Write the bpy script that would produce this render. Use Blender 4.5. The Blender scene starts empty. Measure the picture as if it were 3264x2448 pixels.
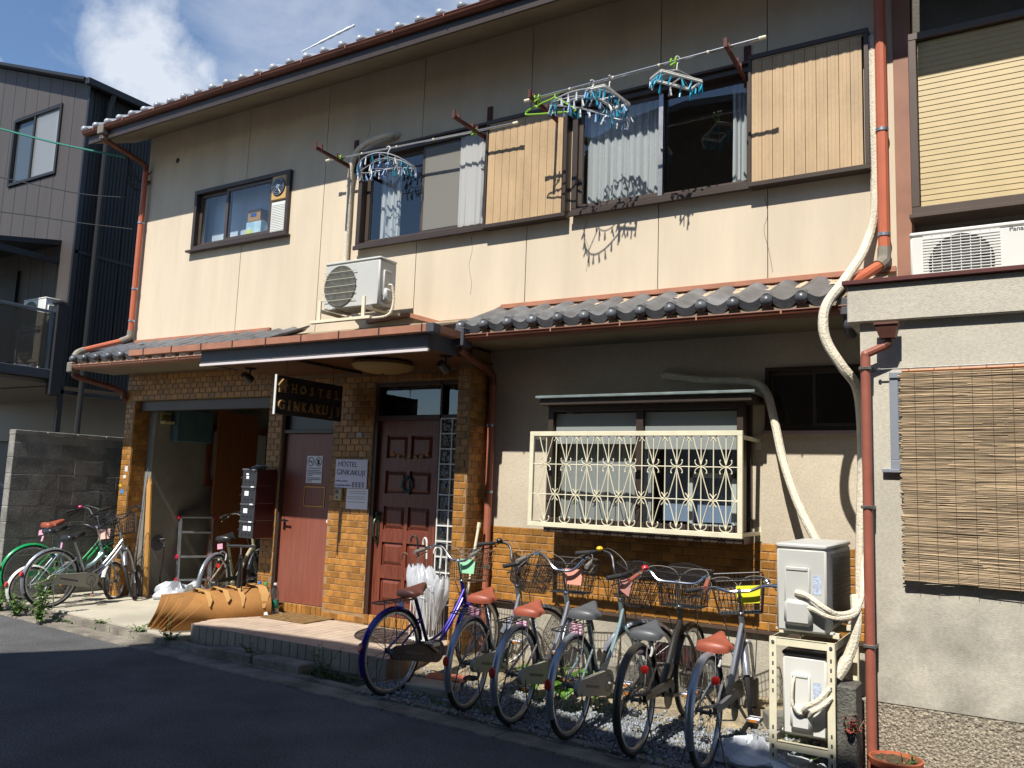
import bpy, math, random
from math import sin, cos, pi, radians, sqrt, atan2
from mathutils import Vector, Matrix, Quaternion
from mathutils.noise import noise as mnoise
random.seed(7)
SC = bpy.context.scene
COL = SC.collection

# ---------------------------------------------------------------- camera
cam_d = bpy.data.cameras.new('camera')
cam_d.sensor_width = 36.0
cam_d.lens = 29.34
cam_d.clip_start = 0.05
cam_d.clip_end = 6000
cam = bpy.data.objects.new('camera', cam_d)
COL.objects.link(cam)
R_ = ((0.8540, -0.0340, -0.5190), (0.5190, 0.1250, 0.8460), (0.0360, -0.9920, 0.1240))
def _n(v):
    v = Vector(v); return v.normalized()
cx_ = _n((R_[0][0], R_[1][0], R_[2][0])); cz_ = -_n((R_[0][2], R_[1][2], R_[2][2]))
cy_ = cz_.cross(cx_).normalized(); cx_ = cy_.cross(cz_).normalized()
cam.matrix_world = Matrix(((cx_.x, cy_.x, cz_.x, 0), (cx_.y, cy_.y, cz_.y, 0), (cx_.z, cy_.z, cz_.z, 1.62), (0, 0, 0, 1)))
SC.camera = cam

# ---------------------------------------------------------------- sky, sun, exposure
SUN_DIR = Vector((-0.025, 1.0, -1.35)).normalized()      # way the light travels
ELEV = math.asin(-SUN_DIR.z)
world = bpy.data.worlds.new('World'); SC.world = world; world.use_nodes = True
wn = world.node_tree.nodes; wl = world.node_tree.links
for n in list(wn): wn.remove(n)
sky = wn.new('ShaderNodeTexSky'); sky.sky_type = 'NISHITA'; sky.sun_disc = False
sky.sun_elevation = ELEV; sky.sun_rotation = pi + math.atan2(0.025, 1.0)
sky.air_density = 1.0; sky.dust_density = 0.2; sky.ozone_density = 4.0
tc = wn.new('ShaderNodeTexCoord')
def wmath(op, a, b=None, clamp=False):
    m = wn.new('ShaderNodeMath'); m.operation = op; m.use_clamp = clamp
    for i, v in enumerate((a, b)):
        if v is None: continue
        if isinstance(v, (int, float)): m.inputs[i].default_value = v
        else: wl.new(v, m.inputs[i])
    return m.outputs[0]
def wblob(d, lo, hi):
    vm = wn.new('ShaderNodeVectorMath'); vm.operation = 'DOT_PRODUCT'
    wl.new(tc.outputs['Generated'], vm.inputs[0]); vm.inputs[1].default_value = Vector(d).normalized()
    mr = wn.new('ShaderNodeMapRange'); mr.interpolation_type = 'SMOOTHSTEP'
    wl.new(vm.outputs['Value'], mr.inputs[0])
    mr.inputs[1].default_value = cos(radians(hi)); mr.inputs[2].default_value = cos(radians(lo))
    return mr.outputs[0]
def wnoise(scale, detail, rough, dist=0.0, stretch=(1, 1, 1)):
    mp = wn.new('ShaderNodeMapping'); mp.inputs['Scale'].default_value = stretch
    wl.new(tc.outputs['Generated'], mp.inputs[0])
    n = wn.new('ShaderNodeTexNoise'); n.inputs['Scale'].default_value = scale
    n.inputs['Detail'].default_value = detail; n.inputs['Roughness'].default_value = rough; n.inputs['Distortion'].default_value = dist
    wl.new(mp.outputs[0], n.inputs['Vector'])
    return n.outputs['Fac']
CD = ((-0.764, 0.478, 0.436), (-0.742, 0.520, 0.400), (-0.849, 0.372, 0.375), (-0.752, 0.470, 0.466))
# clouds: a cumulus puff, and thin streaky cloud over the rest of the sky
n1 = wnoise(11.0, 9, 0.6, 0.3); n2 = wnoise(3.4, 8, 0.62, 0.6, (1, 1, 2.2)); n3 = wnoise(30.0, 6, 0.6)
puff = wmath('MAXIMUM', wmath('MAXIMUM', wblob(CD[0], 0.2, 5.0), wmath('MULTIPLY', wblob(CD[1], 0.2, 5.5), 0.95)),
             wmath('MAXIMUM', wblob(CD[2], 0.1, 2.6), wmath('MULTIPLY', wblob(CD[3], 0.2, 4.5), 0.85)))
cum = wmath('MULTIPLY', wmath('SUBTRACT', wmath('ADD', wmath('MULTIPLY', puff, 0.78), wmath('ADD', wmath('MULTIPLY', n1, 1.25), wmath('MULTIPLY', n3, 0.35))), 1.24), 2.4, True)
thin_mask = wmath('MAXIMUM', wmath('MULTIPLY', wblob((-0.56, 0.66, 0.50), 2, 16), 0.42), 0.0)
thin = wmath('MULTIPLY', wmath('SUBTRACT', wmath('ADD', wmath('ADD', n2, wmath('MULTIPLY', n3, 0.18)), thin_mask), 0.74), 2.0, True)
cloud = wmath('MAXIMUM', wmath('MULTIPLY', cum, 0.92), wmath('MULTIPLY', thin, 0.7), True)
mixc = wn.new('ShaderNodeMix'); mixc.data_type = 'RGBA'
wl.new(cloud, mixc.inputs[0]); hs = wn.new('ShaderNodeHueSaturation'); hs.inputs['Saturation'].default_value = 1.02; hs.inputs['Value'].default_value = 1.62; wl.new(sky.outputs[0], hs.inputs['Color']); wl.new(hs.outputs[0], mixc.inputs[6]); mixc.inputs[7].default_value = (8.6, 9.2, 10.2, 1)
bg = wn.new('ShaderNodeBackground'); bg.inputs['Strength'].default_value = 0.06
wl.new(mixc.outputs[2], bg.inputs[0])
wo = wn.new('ShaderNodeOutputWorld'); wl.new(bg.outputs[0], wo.inputs[0])

sun_d = bpy.data.lights.new('sun', 'SUN'); sun_d.energy = 4.6; sun_d.angle = radians(0.53); sun_d.color = (1.0, 0.955, 0.88)
sun = bpy.data.objects.new('sun', sun_d); COL.objects.link(sun)
sun.rotation_euler = SUN_DIR.to_track_quat('-Z', 'Y').to_euler(); sun.location = (0, -20, 30)
vs = SC.view_settings
vs.view_transform = 'Standard'; vs.look = 'None'; vs.exposure = 0.62; vs.gamma = 1.0; vs.use_curve_mapping = False

# ---------------------------------------------------------------- materials
def S(h, k=1.0):
    h = h.lstrip('#'); o = []
    for i in (0, 2, 4):
        c = int(h[i:i+2], 16) / 255
        o.append((c / 12.92 if c <= 0.04045 else ((c + 0.055) / 1.055) ** 2.4) * k)
    return tuple(o)
MATS = {}
def mat(name, col, rough=0.6, metal=0.0, var=0.0, scale=6.0, stretch=(1, 1, 1), bump=0.0, bscale=80.0, col2=None, fine=0.0, fscale=200.0,
        rnd=0.0, spec=0.5, local=False, trans=0.0, detail=6, island=False, coat=0.0, lo=0.35, hi=0.65, grime=None):
    if name in MATS: return MATS[name]
    m = bpy.data.materials.new(name); m.use_nodes = True; nt = m.node_tree; N = nt.nodes; L = nt.links
    b = N['Principled BSDF']; b.inputs['Roughness'].default_value = rough; b.inputs['Metallic'].default_value = metal
    b.inputs['Specular IOR Level'].default_value = spec
    if coat: b.inputs['Coat Weight'].default_value = coat; b.inputs['Coat Roughness'].default_value = 0.08
    c4 = (*col, 1)
    b.inputs['Base Color'].default_value = c4
    if local:
        t = N.new('ShaderNodeTexCoord'); src = t.outputs['Object']
    else:
        t = N.new('ShaderNodeNewGeometry'); src = t.outputs['Position']
    out = None
    if var > 0 or col2:
        mp = N.new('ShaderNodeMapping'); mp.inputs['Scale'].default_value = stretch; L.new(src, mp.inputs[0])
        nz = N.new('ShaderNodeTexNoise'); nz.inputs['Scale'].default_value = scale; nz.inputs['Detail'].default_value = detail; nz.inputs['Roughness'].default_value = 0.6
        L.new(mp.outputs[0], nz.inputs['Vector'])
        rp = N.new('ShaderNodeValToRGB'); L.new(nz.outputs['Fac'], rp.inputs[0])
        a = tuple(x * (1 - var) for x in col); z = col2 if col2 else tuple(min(1, x * (1 + var)) for x in col)
        rp.color_ramp.elements[0].position = lo; rp.color_ramp.elements[0].color = (*a, 1)
        rp.color_ramp.elements[1].position = hi; rp.color_ramp.elements[1].color = (*z, 1)
        out = rp.outputs[0]
    def mul(out, fac_socket, lo, hi):
        mr = N.new('ShaderNodeMapRange'); L.new(fac_socket, mr.inputs[0]); mr.inputs[3].default_value = lo; mr.inputs[4].default_value = hi
        mx = N.new('ShaderNodeMix'); mx.data_type = 'RGBA'; mx.blend_type = 'MULTIPLY'; mx.inputs[0].default_value = 1
        if out is None: mx.inputs[6].default_value = c4
        else: L.new(out, mx.inputs[6])
        L.new(mr.outputs[0], mx.inputs[7]); return mx.outputs[2]
    if fine > 0:
        fz = N.new('ShaderNodeTexNoise'); fz.inputs['Scale'].default_value = fscale; fz.inputs['Detail'].default_value = 3; L.new(src, fz.inputs['Vector'])
        mr0 = N.new('ShaderNodeMapRange'); L.new(fz.outputs['Fac'], mr0.inputs[0]); mr0.inputs[1].default_value = 0.3; mr0.inputs[2].default_value = 0.7
        out = mul(out, mr0.outputs[0], 1 - fine, 1 + fine)
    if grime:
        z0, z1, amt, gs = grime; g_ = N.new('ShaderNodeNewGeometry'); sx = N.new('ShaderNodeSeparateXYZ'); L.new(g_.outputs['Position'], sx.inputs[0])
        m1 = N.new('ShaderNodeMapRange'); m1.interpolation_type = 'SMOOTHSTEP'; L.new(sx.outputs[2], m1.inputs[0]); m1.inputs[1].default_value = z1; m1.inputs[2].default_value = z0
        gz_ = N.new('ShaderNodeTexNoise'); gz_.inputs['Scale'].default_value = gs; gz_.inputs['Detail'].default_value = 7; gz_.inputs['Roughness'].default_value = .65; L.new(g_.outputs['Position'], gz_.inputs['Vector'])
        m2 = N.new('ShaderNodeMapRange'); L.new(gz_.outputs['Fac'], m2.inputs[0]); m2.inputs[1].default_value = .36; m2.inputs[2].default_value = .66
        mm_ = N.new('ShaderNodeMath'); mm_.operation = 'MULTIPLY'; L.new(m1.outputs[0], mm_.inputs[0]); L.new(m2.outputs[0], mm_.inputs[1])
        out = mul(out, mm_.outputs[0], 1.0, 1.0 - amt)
    if rnd > 0:
        oi = N.new('ShaderNodeObjectInfo'); r = oi.outputs['Random']
        if island:
            g = N.new('ShaderNodeNewGeometry'); ad = N.new('ShaderNodeMath'); ad.operation = 'ADD'; L.new(r, ad.inputs[0]); L.new(g.outputs['Random Per Island'], ad.inputs[1])
            fr = N.new('ShaderNodeMath'); fr.operation = 'FRACT'; L.new(ad.outputs[0], fr.inputs[0]); r = fr.outputs[0]
        out = mul(out, r, 1 - rnd, 1 + rnd)
    if out is not None: L.new(out, b.inputs['Base Color'])
    if bump > 0:
        bz = N.new('ShaderNodeTexNoise'); bz.inputs['Scale'].default_value = bscale; bz.inputs['Detail'].default_value = 4; L.new(src, bz.inputs['Vector'])
        bp = N.new('ShaderNodeBump'); bp.inputs['Strength'].default_value = bump; bp.inputs['Distance'].default_value = 0.02; L.new(bz.outputs['Fac'], bp.inputs['Height'])
        L.new(bp.outputs[0], b.inputs['Normal'])
    if trans > 0:
        tl = N.new('ShaderNodeBsdfTranslucent'); tl.inputs[0].default_value = c4
        if out is not None: L.new(out, tl.inputs[0])
        ms = N.new('ShaderNodeMixShader'); ms.inputs[0].default_value = trans
        L.new(b.outputs[0], ms.inputs[1]); L.new(tl.outputs[0], ms.inputs[2]); L.new(ms.outputs[0], N['Material Output'].inputs[0])
    MATS[name] = m
    return m
def clear_mat(name, tint=(1, 1, 1), refl=0.0, rough=0.0, body=None, bodyfac=0.0, bumps=0.0, bscale=3):
    """a thin pane: clear, with the mirror reflection of glass; body = a share of dull or milky surface"""
    if name in MATS: return MATS[name]
    m = bpy.data.materials.new(name); m.use_nodes = True; N = m.node_tree.nodes; L = m.node_tree.links
    for n in list(N): N.remove(n)
    o = N.new('ShaderNodeOutputMaterial'); tr = N.new('ShaderNodeBsdfTransparent'); tr.inputs[0].default_value = (*tint, 1)
    gl = N.new('ShaderNodeBsdfGlossy'); gl.inputs['Roughness'].default_value = rough
    lw = N.new('ShaderNodeLayerWeight'); lw.inputs[0].default_value = .5
    pw = N.new('ShaderNodeMath'); pw.operation = 'POWER'; pw.inputs[1].default_value = 5.0; L.new(lw.outputs['Facing'], pw.inputs[0])
    ad = N.new('ShaderNodeMath'); ad.operation = 'MULTIPLY_ADD'; ad.use_clamp = True; ad.inputs[1].default_value = .9 if refl > -.03 else 0.0; ad.inputs[2].default_value = max(0, .08 + refl); L.new(pw.outputs[0], ad.inputs[0])
    base = tr.outputs[0]
    if body:
        d = N.new('ShaderNodeBsdfDiffuse'); d.inputs[0].default_value = (*body, 1)
        t2 = N.new('ShaderNodeBsdfTranslucent'); t2.inputs[0].default_value = (*body, 1)
        a2 = N.new('ShaderNodeMixShader'); a2.inputs[0].default_value = 0.45; L.new(d.outputs[0], a2.inputs[1]); L.new(t2.outputs[0], a2.inputs[2])
        m1 = N.new('ShaderNodeMixShader'); m1.inputs[0].default_value = bodyfac; L.new(base, m1.inputs[1]); L.new(a2.outputs[0], m1.inputs[2]); base = m1.outputs[0]
    if bumps:
        g = N.new('ShaderNodeNewGeometry'); nz = N.new('ShaderNodeTexNoise'); nz.inputs['Scale'].default_value = bscale; L.new(g.outputs['Position'], nz.inputs['Vector'])
        bp = N.new('ShaderNodeBump'); bp.inputs['Strength'].default_value = bumps; bp.inputs['Distance'].default_value = 0.05; L.new(nz.outputs['Fac'], bp.inputs['Height']); L.new(bp.outputs[0], gl.inputs['Normal'])
    mx = N.new('ShaderNodeMixShader'); L.new(ad.outputs[0], mx.inputs[0]); L.new(base, mx.inputs[1]); L.new(gl.outputs[0], mx.inputs[2]); L.new(mx.outputs[0], o.inputs[0])
    MATS[name] = m
    return m

# ---------------------------------------------------------------- mesh builder
class MB:
    def __init__(s): s.v = []; s.f = []
    def add(s, vs, fs, M=None):
        o = len(s.v)
        s.v += [(M @ Vector(p))[:] for p in vs] if M else [tuple(p) for p in vs]
        s.f += [tuple(i + o for i in f) for f in fs]
        return s
    def box(s, x0, x1, y0, y1, z0, z1, c=0.0, M=None):
        if x1 < x0: x0, x1 = x1, x0
        if y1 < y0: y0, y1 = y1, y0
        if z1 < z0: z0, z1 = z1, z0
        c = min(c, (x1 - x0) * .45, (y1 - y0) * .45, (z1 - z0) * .45)
        if c <= 0:
            vs = [(x, y, z) for z in (z0, z1) for y in (y0, y1) for x in (x0, x1)]
            return s.add(vs, [(0, 2, 3, 1), (4, 5, 7, 6), (0, 1, 5, 4), (2, 6, 7, 3), (0, 4, 6, 2), (1, 3, 7, 5)], M)
        vs = []; idx = {}
        for iz, z, dz in ((0, z0, c), (1, z1, -c)):
            for iy, y, dy in ((0, y0, c), (1, y1, -c)):
                for ix, x, dx in ((0, x0, c), (1, x1, -c)):
                    for a, p in enumerate(((x, y + dy, z + dz), (x + dx, y, z + dz), (x + dx, y + dy, z))):
                        idx[ix, iy, iz, a] = len(vs); vs.append(p)
        I = idx; fs = []
        fs += [(I[0,0,0,0], I[0,0,1,0], I[0,1,1,0], I[0,1,0,0]), (I[1,0,0,0], I[1,1,0,0], I[1,1,1,0], I[1,0,1,0])]
        fs += [(I[0,0,0,1], I[1,0,0,1], I[1,0,1,1], I[0,0,1,1]), (I[0,1,0,1], I[0,1,1,1], I[1,1,1,1], I[1,1,0,1])]
        fs += [(I[0,0,0,2], I[0,1,0,2], I[1,1,0,2], I[1,0,0,2]), (I[0,0,1,2], I[1,0,1,2], I[1,1,1,2], I[0,1,1,2])]
        for a in (0, 1):
            for b in (0, 1):
                q = (I[a,b,0,0], I[a,b,0,1], I[a,b,1,1], I[a,b,1,0]); fs.append(q if (a + b) % 2 == 0 else q[::-1])
                q = (I[a,0,b,0], I[a,1,b,0], I[a,1,b,2], I[a,0,b,2]); fs.append(q if (a + b) % 2 == 0 else q[::-1])
                q = (I[0,a,b,1], I[0,a,b,2], I[1,a,b,2], I[1,a,b,1]); fs.append(q if (a + b) % 2 == 0 else q[::-1])
                for e in (0, 1):
                    t = (I[a,b,e,0], I[a,b,e,2], I[a,b,e,1]); fs.append(t if (a + b + e) % 2 == 0 else t[::-1])
        return s.add(vs, fs, M)
    def tube(s, path, r, n=8, closed=False, caps=True, M=None):
        P = [Vector(p) for p in path]; k = len(P)
        if k < 2: return s
        rs = r if isinstance(r, (list, tuple)) else [r] * k
        T = []
        for i in range(k):
            if closed: t = P[(i + 1) % k] - P[i - 1]
            elif i == 0: t = P[1] - P[0]
            elif i == k - 1: t = P[-1] - P[-2]
            else: t = (P[i + 1] - P[i]).normalized() + (P[i] - P[i - 1]).normalized()
            if t.length < 1e-9: t = P[min(i + 1, k - 1)] - P[max(i - 1, 0)]
            T.append(t.normalized())
        up = Vector((0, 0, 1)) if abs(T[0].z) < 0.9 else Vector((1, 0, 0))
        u = T[0].cross(up).normalized(); vs = []; fs = []
        for i in range(k):
            if i: 
                q = T[i - 1].rotation_difference(T[i]); u = (q @ u); u = (u - T[i] * u.dot(T[i])).normalized()
            w = T[i].cross(u)
            for j in range(n):
                a = 2 * pi * j / n; vs.append(P[i] + (u * cos(a) + w * sin(a)) * rs[i])
        m = k if closed else k - 1
        for i in range(m):
            for j in range(n):
                a = i * n + j; b = i * n + (j + 1) % n; c = ((i + 1) % k) * n; fs.append((a, b, c + (j + 1) % n, c + j))
        if caps and not closed:
            fs.append(tuple(range(n - 1, -1, -1))); fs.append(tuple((k - 1) * n + j for j in range(n)))
        return s.add(vs, fs, M)
    def lathe(s, prof, n=16, M=None, arc=2 * pi):
        vs = []; fs = []; full = arc > 6.28; k = n if full else n + 1
        for r, z in prof:
            for j in range(k): vs.append((r * cos(arc * j / n), r * sin(arc * j / n), z))
        for i in range(len(prof) - 1):
            for j in range(n):
                a = i * k + j; b = i * k + (j + 1) % k; fs.append((a, b, b + k, a + k))
        return s.add(vs, fs, M)
    def prism(s, poly, axis, a, b, M=None):
        n = len(poly)
        mk = {'x': lambda p, t: (t, p[0], p[1]), 'y': lambda p, t: (p[0], t, p[1]), 'z': lambda p, t: (p[0], p[1], t)}[axis]
        vs = [mk(p, a) for p in poly] + [mk(p, b) for p in poly]
        fs = [tuple(range(n - 1, -1, -1)), tuple(range(n, 2 * n))] + [(i, (i + 1) % n, n + (i + 1) % n, n + i) for i in range(n)]
        return s.add(vs, fs, M)
    def quad(s, a, b, c, d): return s.add([a, b, c, d], [(0, 1, 2, 3)])
    def ball(s, c, r, n=10, sc=(1, 1, 1), M=None):
        k = max(4, n // 2)
        prof = [(r * sin(pi * i / k), -r * cos(pi * i / k)) for i in range(k + 1)]
        T = Matrix.Translation(c) @ Matrix.Diagonal((*sc, 1)); return s.lathe(prof, n, (M @ T) if M else T)
    def grid(s, fn, nu, nv, closed_u=False):
        vs = [fn(i / nu, j / nv) for j in range(nv + 1) for i in range(nu + 1)]
        fs = [(j * (nu + 1) + i, j * (nu + 1) + i + 1, (j + 1) * (nu + 1) + i + 1, (j + 1) * (nu + 1) + i) for j in range(nv) for i in range(nu)]
        return s.add(vs, fs)
    def xf(s, M): s.v = [(M @ Vector(p))[:] for p in s.v]; return s
    def mesh(s, name, m, smooth=35):
        me = bpy.data.meshes.new(name); me.from_pydata(s.v, [], s.f)
        import bmesh
        bm = bmesh.new(); bm.from_mesh(me); bmesh.ops.remove_doubles(bm, verts=bm.verts, dist=1e-5) if len(s.v) < 60000 else None
        bmesh.ops.recalc_face_normals(bm, faces=bm.faces) if len(s.v) < 60000 else None
        bm.to_mesh(me); bm.free()
        if m: me.materials.append(m)
        if smooth:
            me.polygons.foreach_set('use_smooth', [True] * len(me.polygons)); me.set_sharp_from_angle(angle=radians(smooth))
        return me
    def build(s, name, m, parent=None, smooth=35, kind=None):
        return obj(name, s.mesh(name, m, smooth), parent, kind)
def obj(name, me, parent=None, kind=None, M=None):
    o = bpy.data.objects.new(name, me); COL.objects.link(o)
    if parent is not None:
        o.parent = parent
        if parent.get('_w'): o.matrix_parent_inverse = Matrix.Translation(-Vector(parent.location))
    if M is not None: o.matrix_basis = M
    if kind: o['kind'] = kind
    return o
def tag(o, label, cat, group=None):
    o['label'] = label; o['category'] = cat
    if group: o['group'] = group
    return o
def thing(name, label, cat, loc=(0, 0, 0), rz=0.0, group=None, world=False, tilt=0.0):
    """an Empty at the thing's base; world=True: parts are modelled in world coordinates"""
    o = bpy.data.objects.new(name, None); COL.objects.link(o); o.empty_display_size = 0.1
    o.location = loc; o.rotation_euler = (tilt, 0, rz)
    if world: o['_w'] = 1
    return tag(o, label, cat, group)
def structure(name, mb, m, smooth=0):
    o = mb.build(name, m, None, smooth); o['kind'] = 'structure'; return o
_FT = {}
def text_mesh(body, size, ext=0.0, off=0.0, align='LEFT'):
    key = (body, size, ext, off, align)
    if key in _FT: return _FT[key]
    c = bpy.data.curves.new('text', 'FONT'); c.body = body; c.size = size; c.extrude = ext; c.offset = off; c.align_x = align; c.resolution_u = 3
    o = bpy.data.objects.new('text', c); COL.objects.link(o)
    bpy.context.view_layer.update()
    me = bpy.data.meshes.new_from_object(o.evaluated_get(bpy.context.evaluated_depsgraph_get()))
    bpy.data.objects.remove(o); bpy.data.curves.remove(c)
    _FT[key] = me
    return me
def text_obj(name, body, size, M, m, parent, ext=0.001, off=0.0, align='LEFT'):
    me = text_mesh(body, size, ext, off, align).copy(); me.materials.clear(); me.materials.append(m); me.transform(M)
    return obj(name, me, parent)
def frame_M(o, x, z):
    """matrix whose local x runs along x, local y along z (for lettering standing on a wall)"""
    x = Vector(x).normalized(); y = Vector(z).normalized(); w = x.cross(y)
    return Matrix(((x.x, y.x, w.x, o[0]), (x.y, y.y, w.y, o[1]), (x.z, y.z, w.z, o[2]), (0, 0, 0, 1)))
def bez(pts, n=8):
    """smooth path through points (Catmull-Rom)"""
    P = [Vector(p) for p in pts]; out = []
    for i in range(len(P) - 1):
        p0 = P[i - 1] if i else P[i] * 2 - P[i + 1]; p1 = P[i]; p2 = P[i + 1]; p3 = P[i + 2] if i + 2 < len(P) else P[i + 1] * 2 - P[i]
        for k in range(n):
            t = k / n; out.append(0.5 * ((2 * p1) + (p2 - p0) * t + (2 * p0 - 5 * p1 + 4 * p2 - p3) * t * t + (3 * p1 - p0 - 3 * p2 + p3) * t ** 3))
    out.append(P[-1]); return out
def arc(c, r, a0, a1, n, fn): return [fn(c[0] + r * cos(a0 + (a1 - a0) * i / n), c[1] + r * sin(a0 + (a1 - a0) * i / n)) for i in range(n + 1)]
# ---------------------------------------------------------------- materials used in many places
m_asphalt = mat('asphalt', (0.092, 0.091, 0.092), 0.88, var=0.22, scale=1.6, fine=0.62, fscale=75, bump=0.9, bscale=95, col2=(0.122, 0.120, 0.118))
m_conc = mat('concrete', S('#b7b0a0', .8), 0.85, var=0.22, scale=2.2, fine=0.14, fscale=90, bump=0.25, bscale=120)
m_kerb = mat('kerb_concrete', S('#8d8578', .75), 0.9, var=0.4, scale=3.5, fine=0.25, fscale=70, bump=0.5, bscale=90)
m_pad = mat('pad_concrete', S('#c6beaa', .76), 0.85, var=0.16, scale=1.3, fine=0.08, fscale=120, bump=0.15, bscale=150)
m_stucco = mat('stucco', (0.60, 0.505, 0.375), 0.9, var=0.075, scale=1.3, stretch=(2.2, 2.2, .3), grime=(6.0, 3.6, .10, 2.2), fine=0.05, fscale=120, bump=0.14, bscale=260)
m_stucco2 = mat('rough_stucco', (0.56, 0.485, 0.37), 0.92, var=0.07, scale=1.5, grime=(1.3, 1.75, .22, 3), fine=0.12, fscale=110, bump=0.22, bscale=190)
m_ngrey = mat('grey_stucco', (0.485, 0.452, 0.372), 0.92, var=0.10, scale=1.1, grime=(.75, 1.6, .55, 1.9), fine=0.10, fscale=50, bump=0.22, bscale=150, lo=.36, hi=.62)
m_pebble = mat('pebble_dash', (0.33, 0.285, 0.215), 0.9, var=0.42, scale=70, fine=0.35, fscale=110, bump=1.0, bscale=60, detail=2)
m_brick = mat('glazed_brick', S('#b27c3a', .72), 0.42, var=0.20, scale=14, spec=.35, rnd=0.30, island=True, bump=0.12, bscale=40)
m_mortar = mat('mortar', S('#a98a64', .72), 0.95, var=0.15, scale=9, bump=0.3, bscale=120)
m_tile = mat('roof_tile_clay', S('#64676c', .78), 0.36, var=0.30, scale=7, rnd=0.25, bump=0.15, bscale=60, spec=.6)
m_brown = mat('bronze_aluminium', S('#4b3f38', .8), 0.42, metal=0.25, var=0.10, scale=3, spec=.5)
m_brownl = mat('bronze_sash', S('#5d5048', .8), 0.42, metal=0.3, var=0.08, scale=3)
m_gutter = mat('brown_gutter', S('#7a4632', .8), 0.5, var=0.22, scale=4, stretch=(.6, 2, 2))
m_flash = mat('copper_flashing', S('#b07a60', .8), 0.55, var=0.12, scale=6)
m_pipe = mat('orange_drainpipe', S('#c0694a', .85), 0.5, var=0.10, scale=3)
m_pipe2 = mat('faded_drainpipe', S('#b06a52', .8), 0.55, var=0.12, scale=3)
m_elbow = mat('grey_elbow', S('#7b7468'), 0.6, var=0.15)
m_dgrey = mat('dark_grey_paint', S('#4b4b50'), 0.5, var=0.12, scale=4)
m_white = mat('white_paint', S('#e4e4de', .85), 0.45, var=0.05, scale=5)
m_ivory = mat('ivory_paint', S('#e6dfc2', .88), 0.45, var=0.07, scale=9)
m_black = mat('black_plastic', (0.018, 0.018, 0.02), 0.4)
m_rubber = mat('tyre_rubber', (0.022, 0.022, 0.023), 0.75, bump=.2, bscale=300)
m_chrome = mat('chrome', (0.62, 0.62, 0.64), 0.22, metal=1.0)
m_steel = mat('galvanised_steel', (0.45, 0.46, 0.48), 0.38, metal=0.9, var=.15, scale=12)
m_dsteel = mat('dirty_steel', (0.16, 0.155, 0.15), 0.5, metal=0.7, var=.3, scale=20)
m_glass = clear_mat('window_glass', tint=(.86, .90, .90), refl=0.05)
m_glass_d = clear_mat('dim_glass', tint=(.55, .58, .60), refl=0.05)
m_screen = clear_mat('insect_screen', tint=(.8, .8, .78), refl=-0.04, rough=.6, body=(.42, .40, .35), bodyfac=.72)
m_frost = clear_mat('frosted_pane', tint=(.7, .72, .72), refl=0.02, rough=.12, body=(.52, .53, .52), bodyfac=.62)
m_block_glass = clear_mat('pressed_glass', tint=(.18, .20, .20), refl=0.06, rough=.05, bumps=.8, bscale=26)
m_smoke = clear_mat('smoked_panel', tint=(.42, .39, .35), refl=0.03, body=(.20, .19, .17), bodyfac=.35)
m_curtain = mat('white_curtain', (0.80, 0.81, 0.82), 0.9, trans=.35)
m_lace = clear_mat('lace_curtain', tint=(1, 1, 1), refl=-0.06, rough=1, body=(.80, .81, .80), bodyfac=.78)
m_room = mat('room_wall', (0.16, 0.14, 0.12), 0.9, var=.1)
m_wood_d = mat('dark_red_wood', S('#83432f', .66), 0.42, var=0.32, scale=5, stretch=(9, 9, .8), bump=.1, bscale=60)
m_door = mat('red_brown_door', S('#985846', .70), 0.45, var=0.14, scale=4, stretch=(14, 14, .5), fine=.05, fscale=160)
m_wood_b = mat('cabinet_wood', S('#7e4a22', .75), 0.5, var=0.18, scale=4, stretch=(12, 12, .6))
m_pine = mat('pine_plank', S('#cf9a55', .85), 0.6, var=0.14, scale=4, stretch=(9, 9, .7))
m_shutter = mat('cream_shutter', S('#c2a47c', .85), 0.55, var=0.13, scale=2.0, stretch=(2.0, 2.0, .8), grime=(5.3, 4.1, .14, 4), fine=.03, fscale=40)
m_rust = mat('rusty_bracket', S('#5b2a20', .8), 0.7, var=0.3, scale=20)
m_hose = mat('hose_tape', S('#ddd3bd', .9), 0.7, var=0.08, scale=14, bump=.5, bscale=70)
m_soffit = mat('soffit_board', S('#9c8d74', .72), 0.85, var=0.10, scale=3)
m_ceil = mat('canopy_ceiling', S('#8a5a2c', .5), 0.6, var=0.12, scale=3, stretch=(1, 8, 1))
m_gold = mat('brass', S('#b98a3e'), 0.35, metal=.8)
m_paper = mat('paper', (0.84, 0.85, 0.88), 0.8)
m_ink = mat('black_ink', (0.02, 0.02, 0.03), 0.7)
m_red = mat('red_reflector', (0.45, 0.02, 0.015), 0.25, spec=.7)
m_pink = mat('pink_tag', S('#d59cb4'), 0.6, rnd=.1)
m_leaf = mat('weed_leaf', (0.065, 0.14, 0.03), 0.55, var=.45, scale=18, trans=.3, rnd=.15, island=True)
m_leaf_b = mat('broad_leaf', (0.12, 0.27, 0.035), 0.45, var=.3, scale=14, trans=.35, rnd=.15)
m_gravel = mat('crushed_stone', S('#9aa0a6', .75), 0.85, var=.25, scale=30, rnd=.35, island=True)
m_dirt = mat('sandy_soil', S('#a4967a', .7), 0.95, var=.35, scale=5, fine=.3, fscale=60, bump=.8, bscale=40)
m_moss = mat('mossy_kerb', (0.055, 0.055, 0.035), 0.95, var=.5, scale=6, fine=.3, fscale=50, bump=.8, bscale=50)

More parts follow.
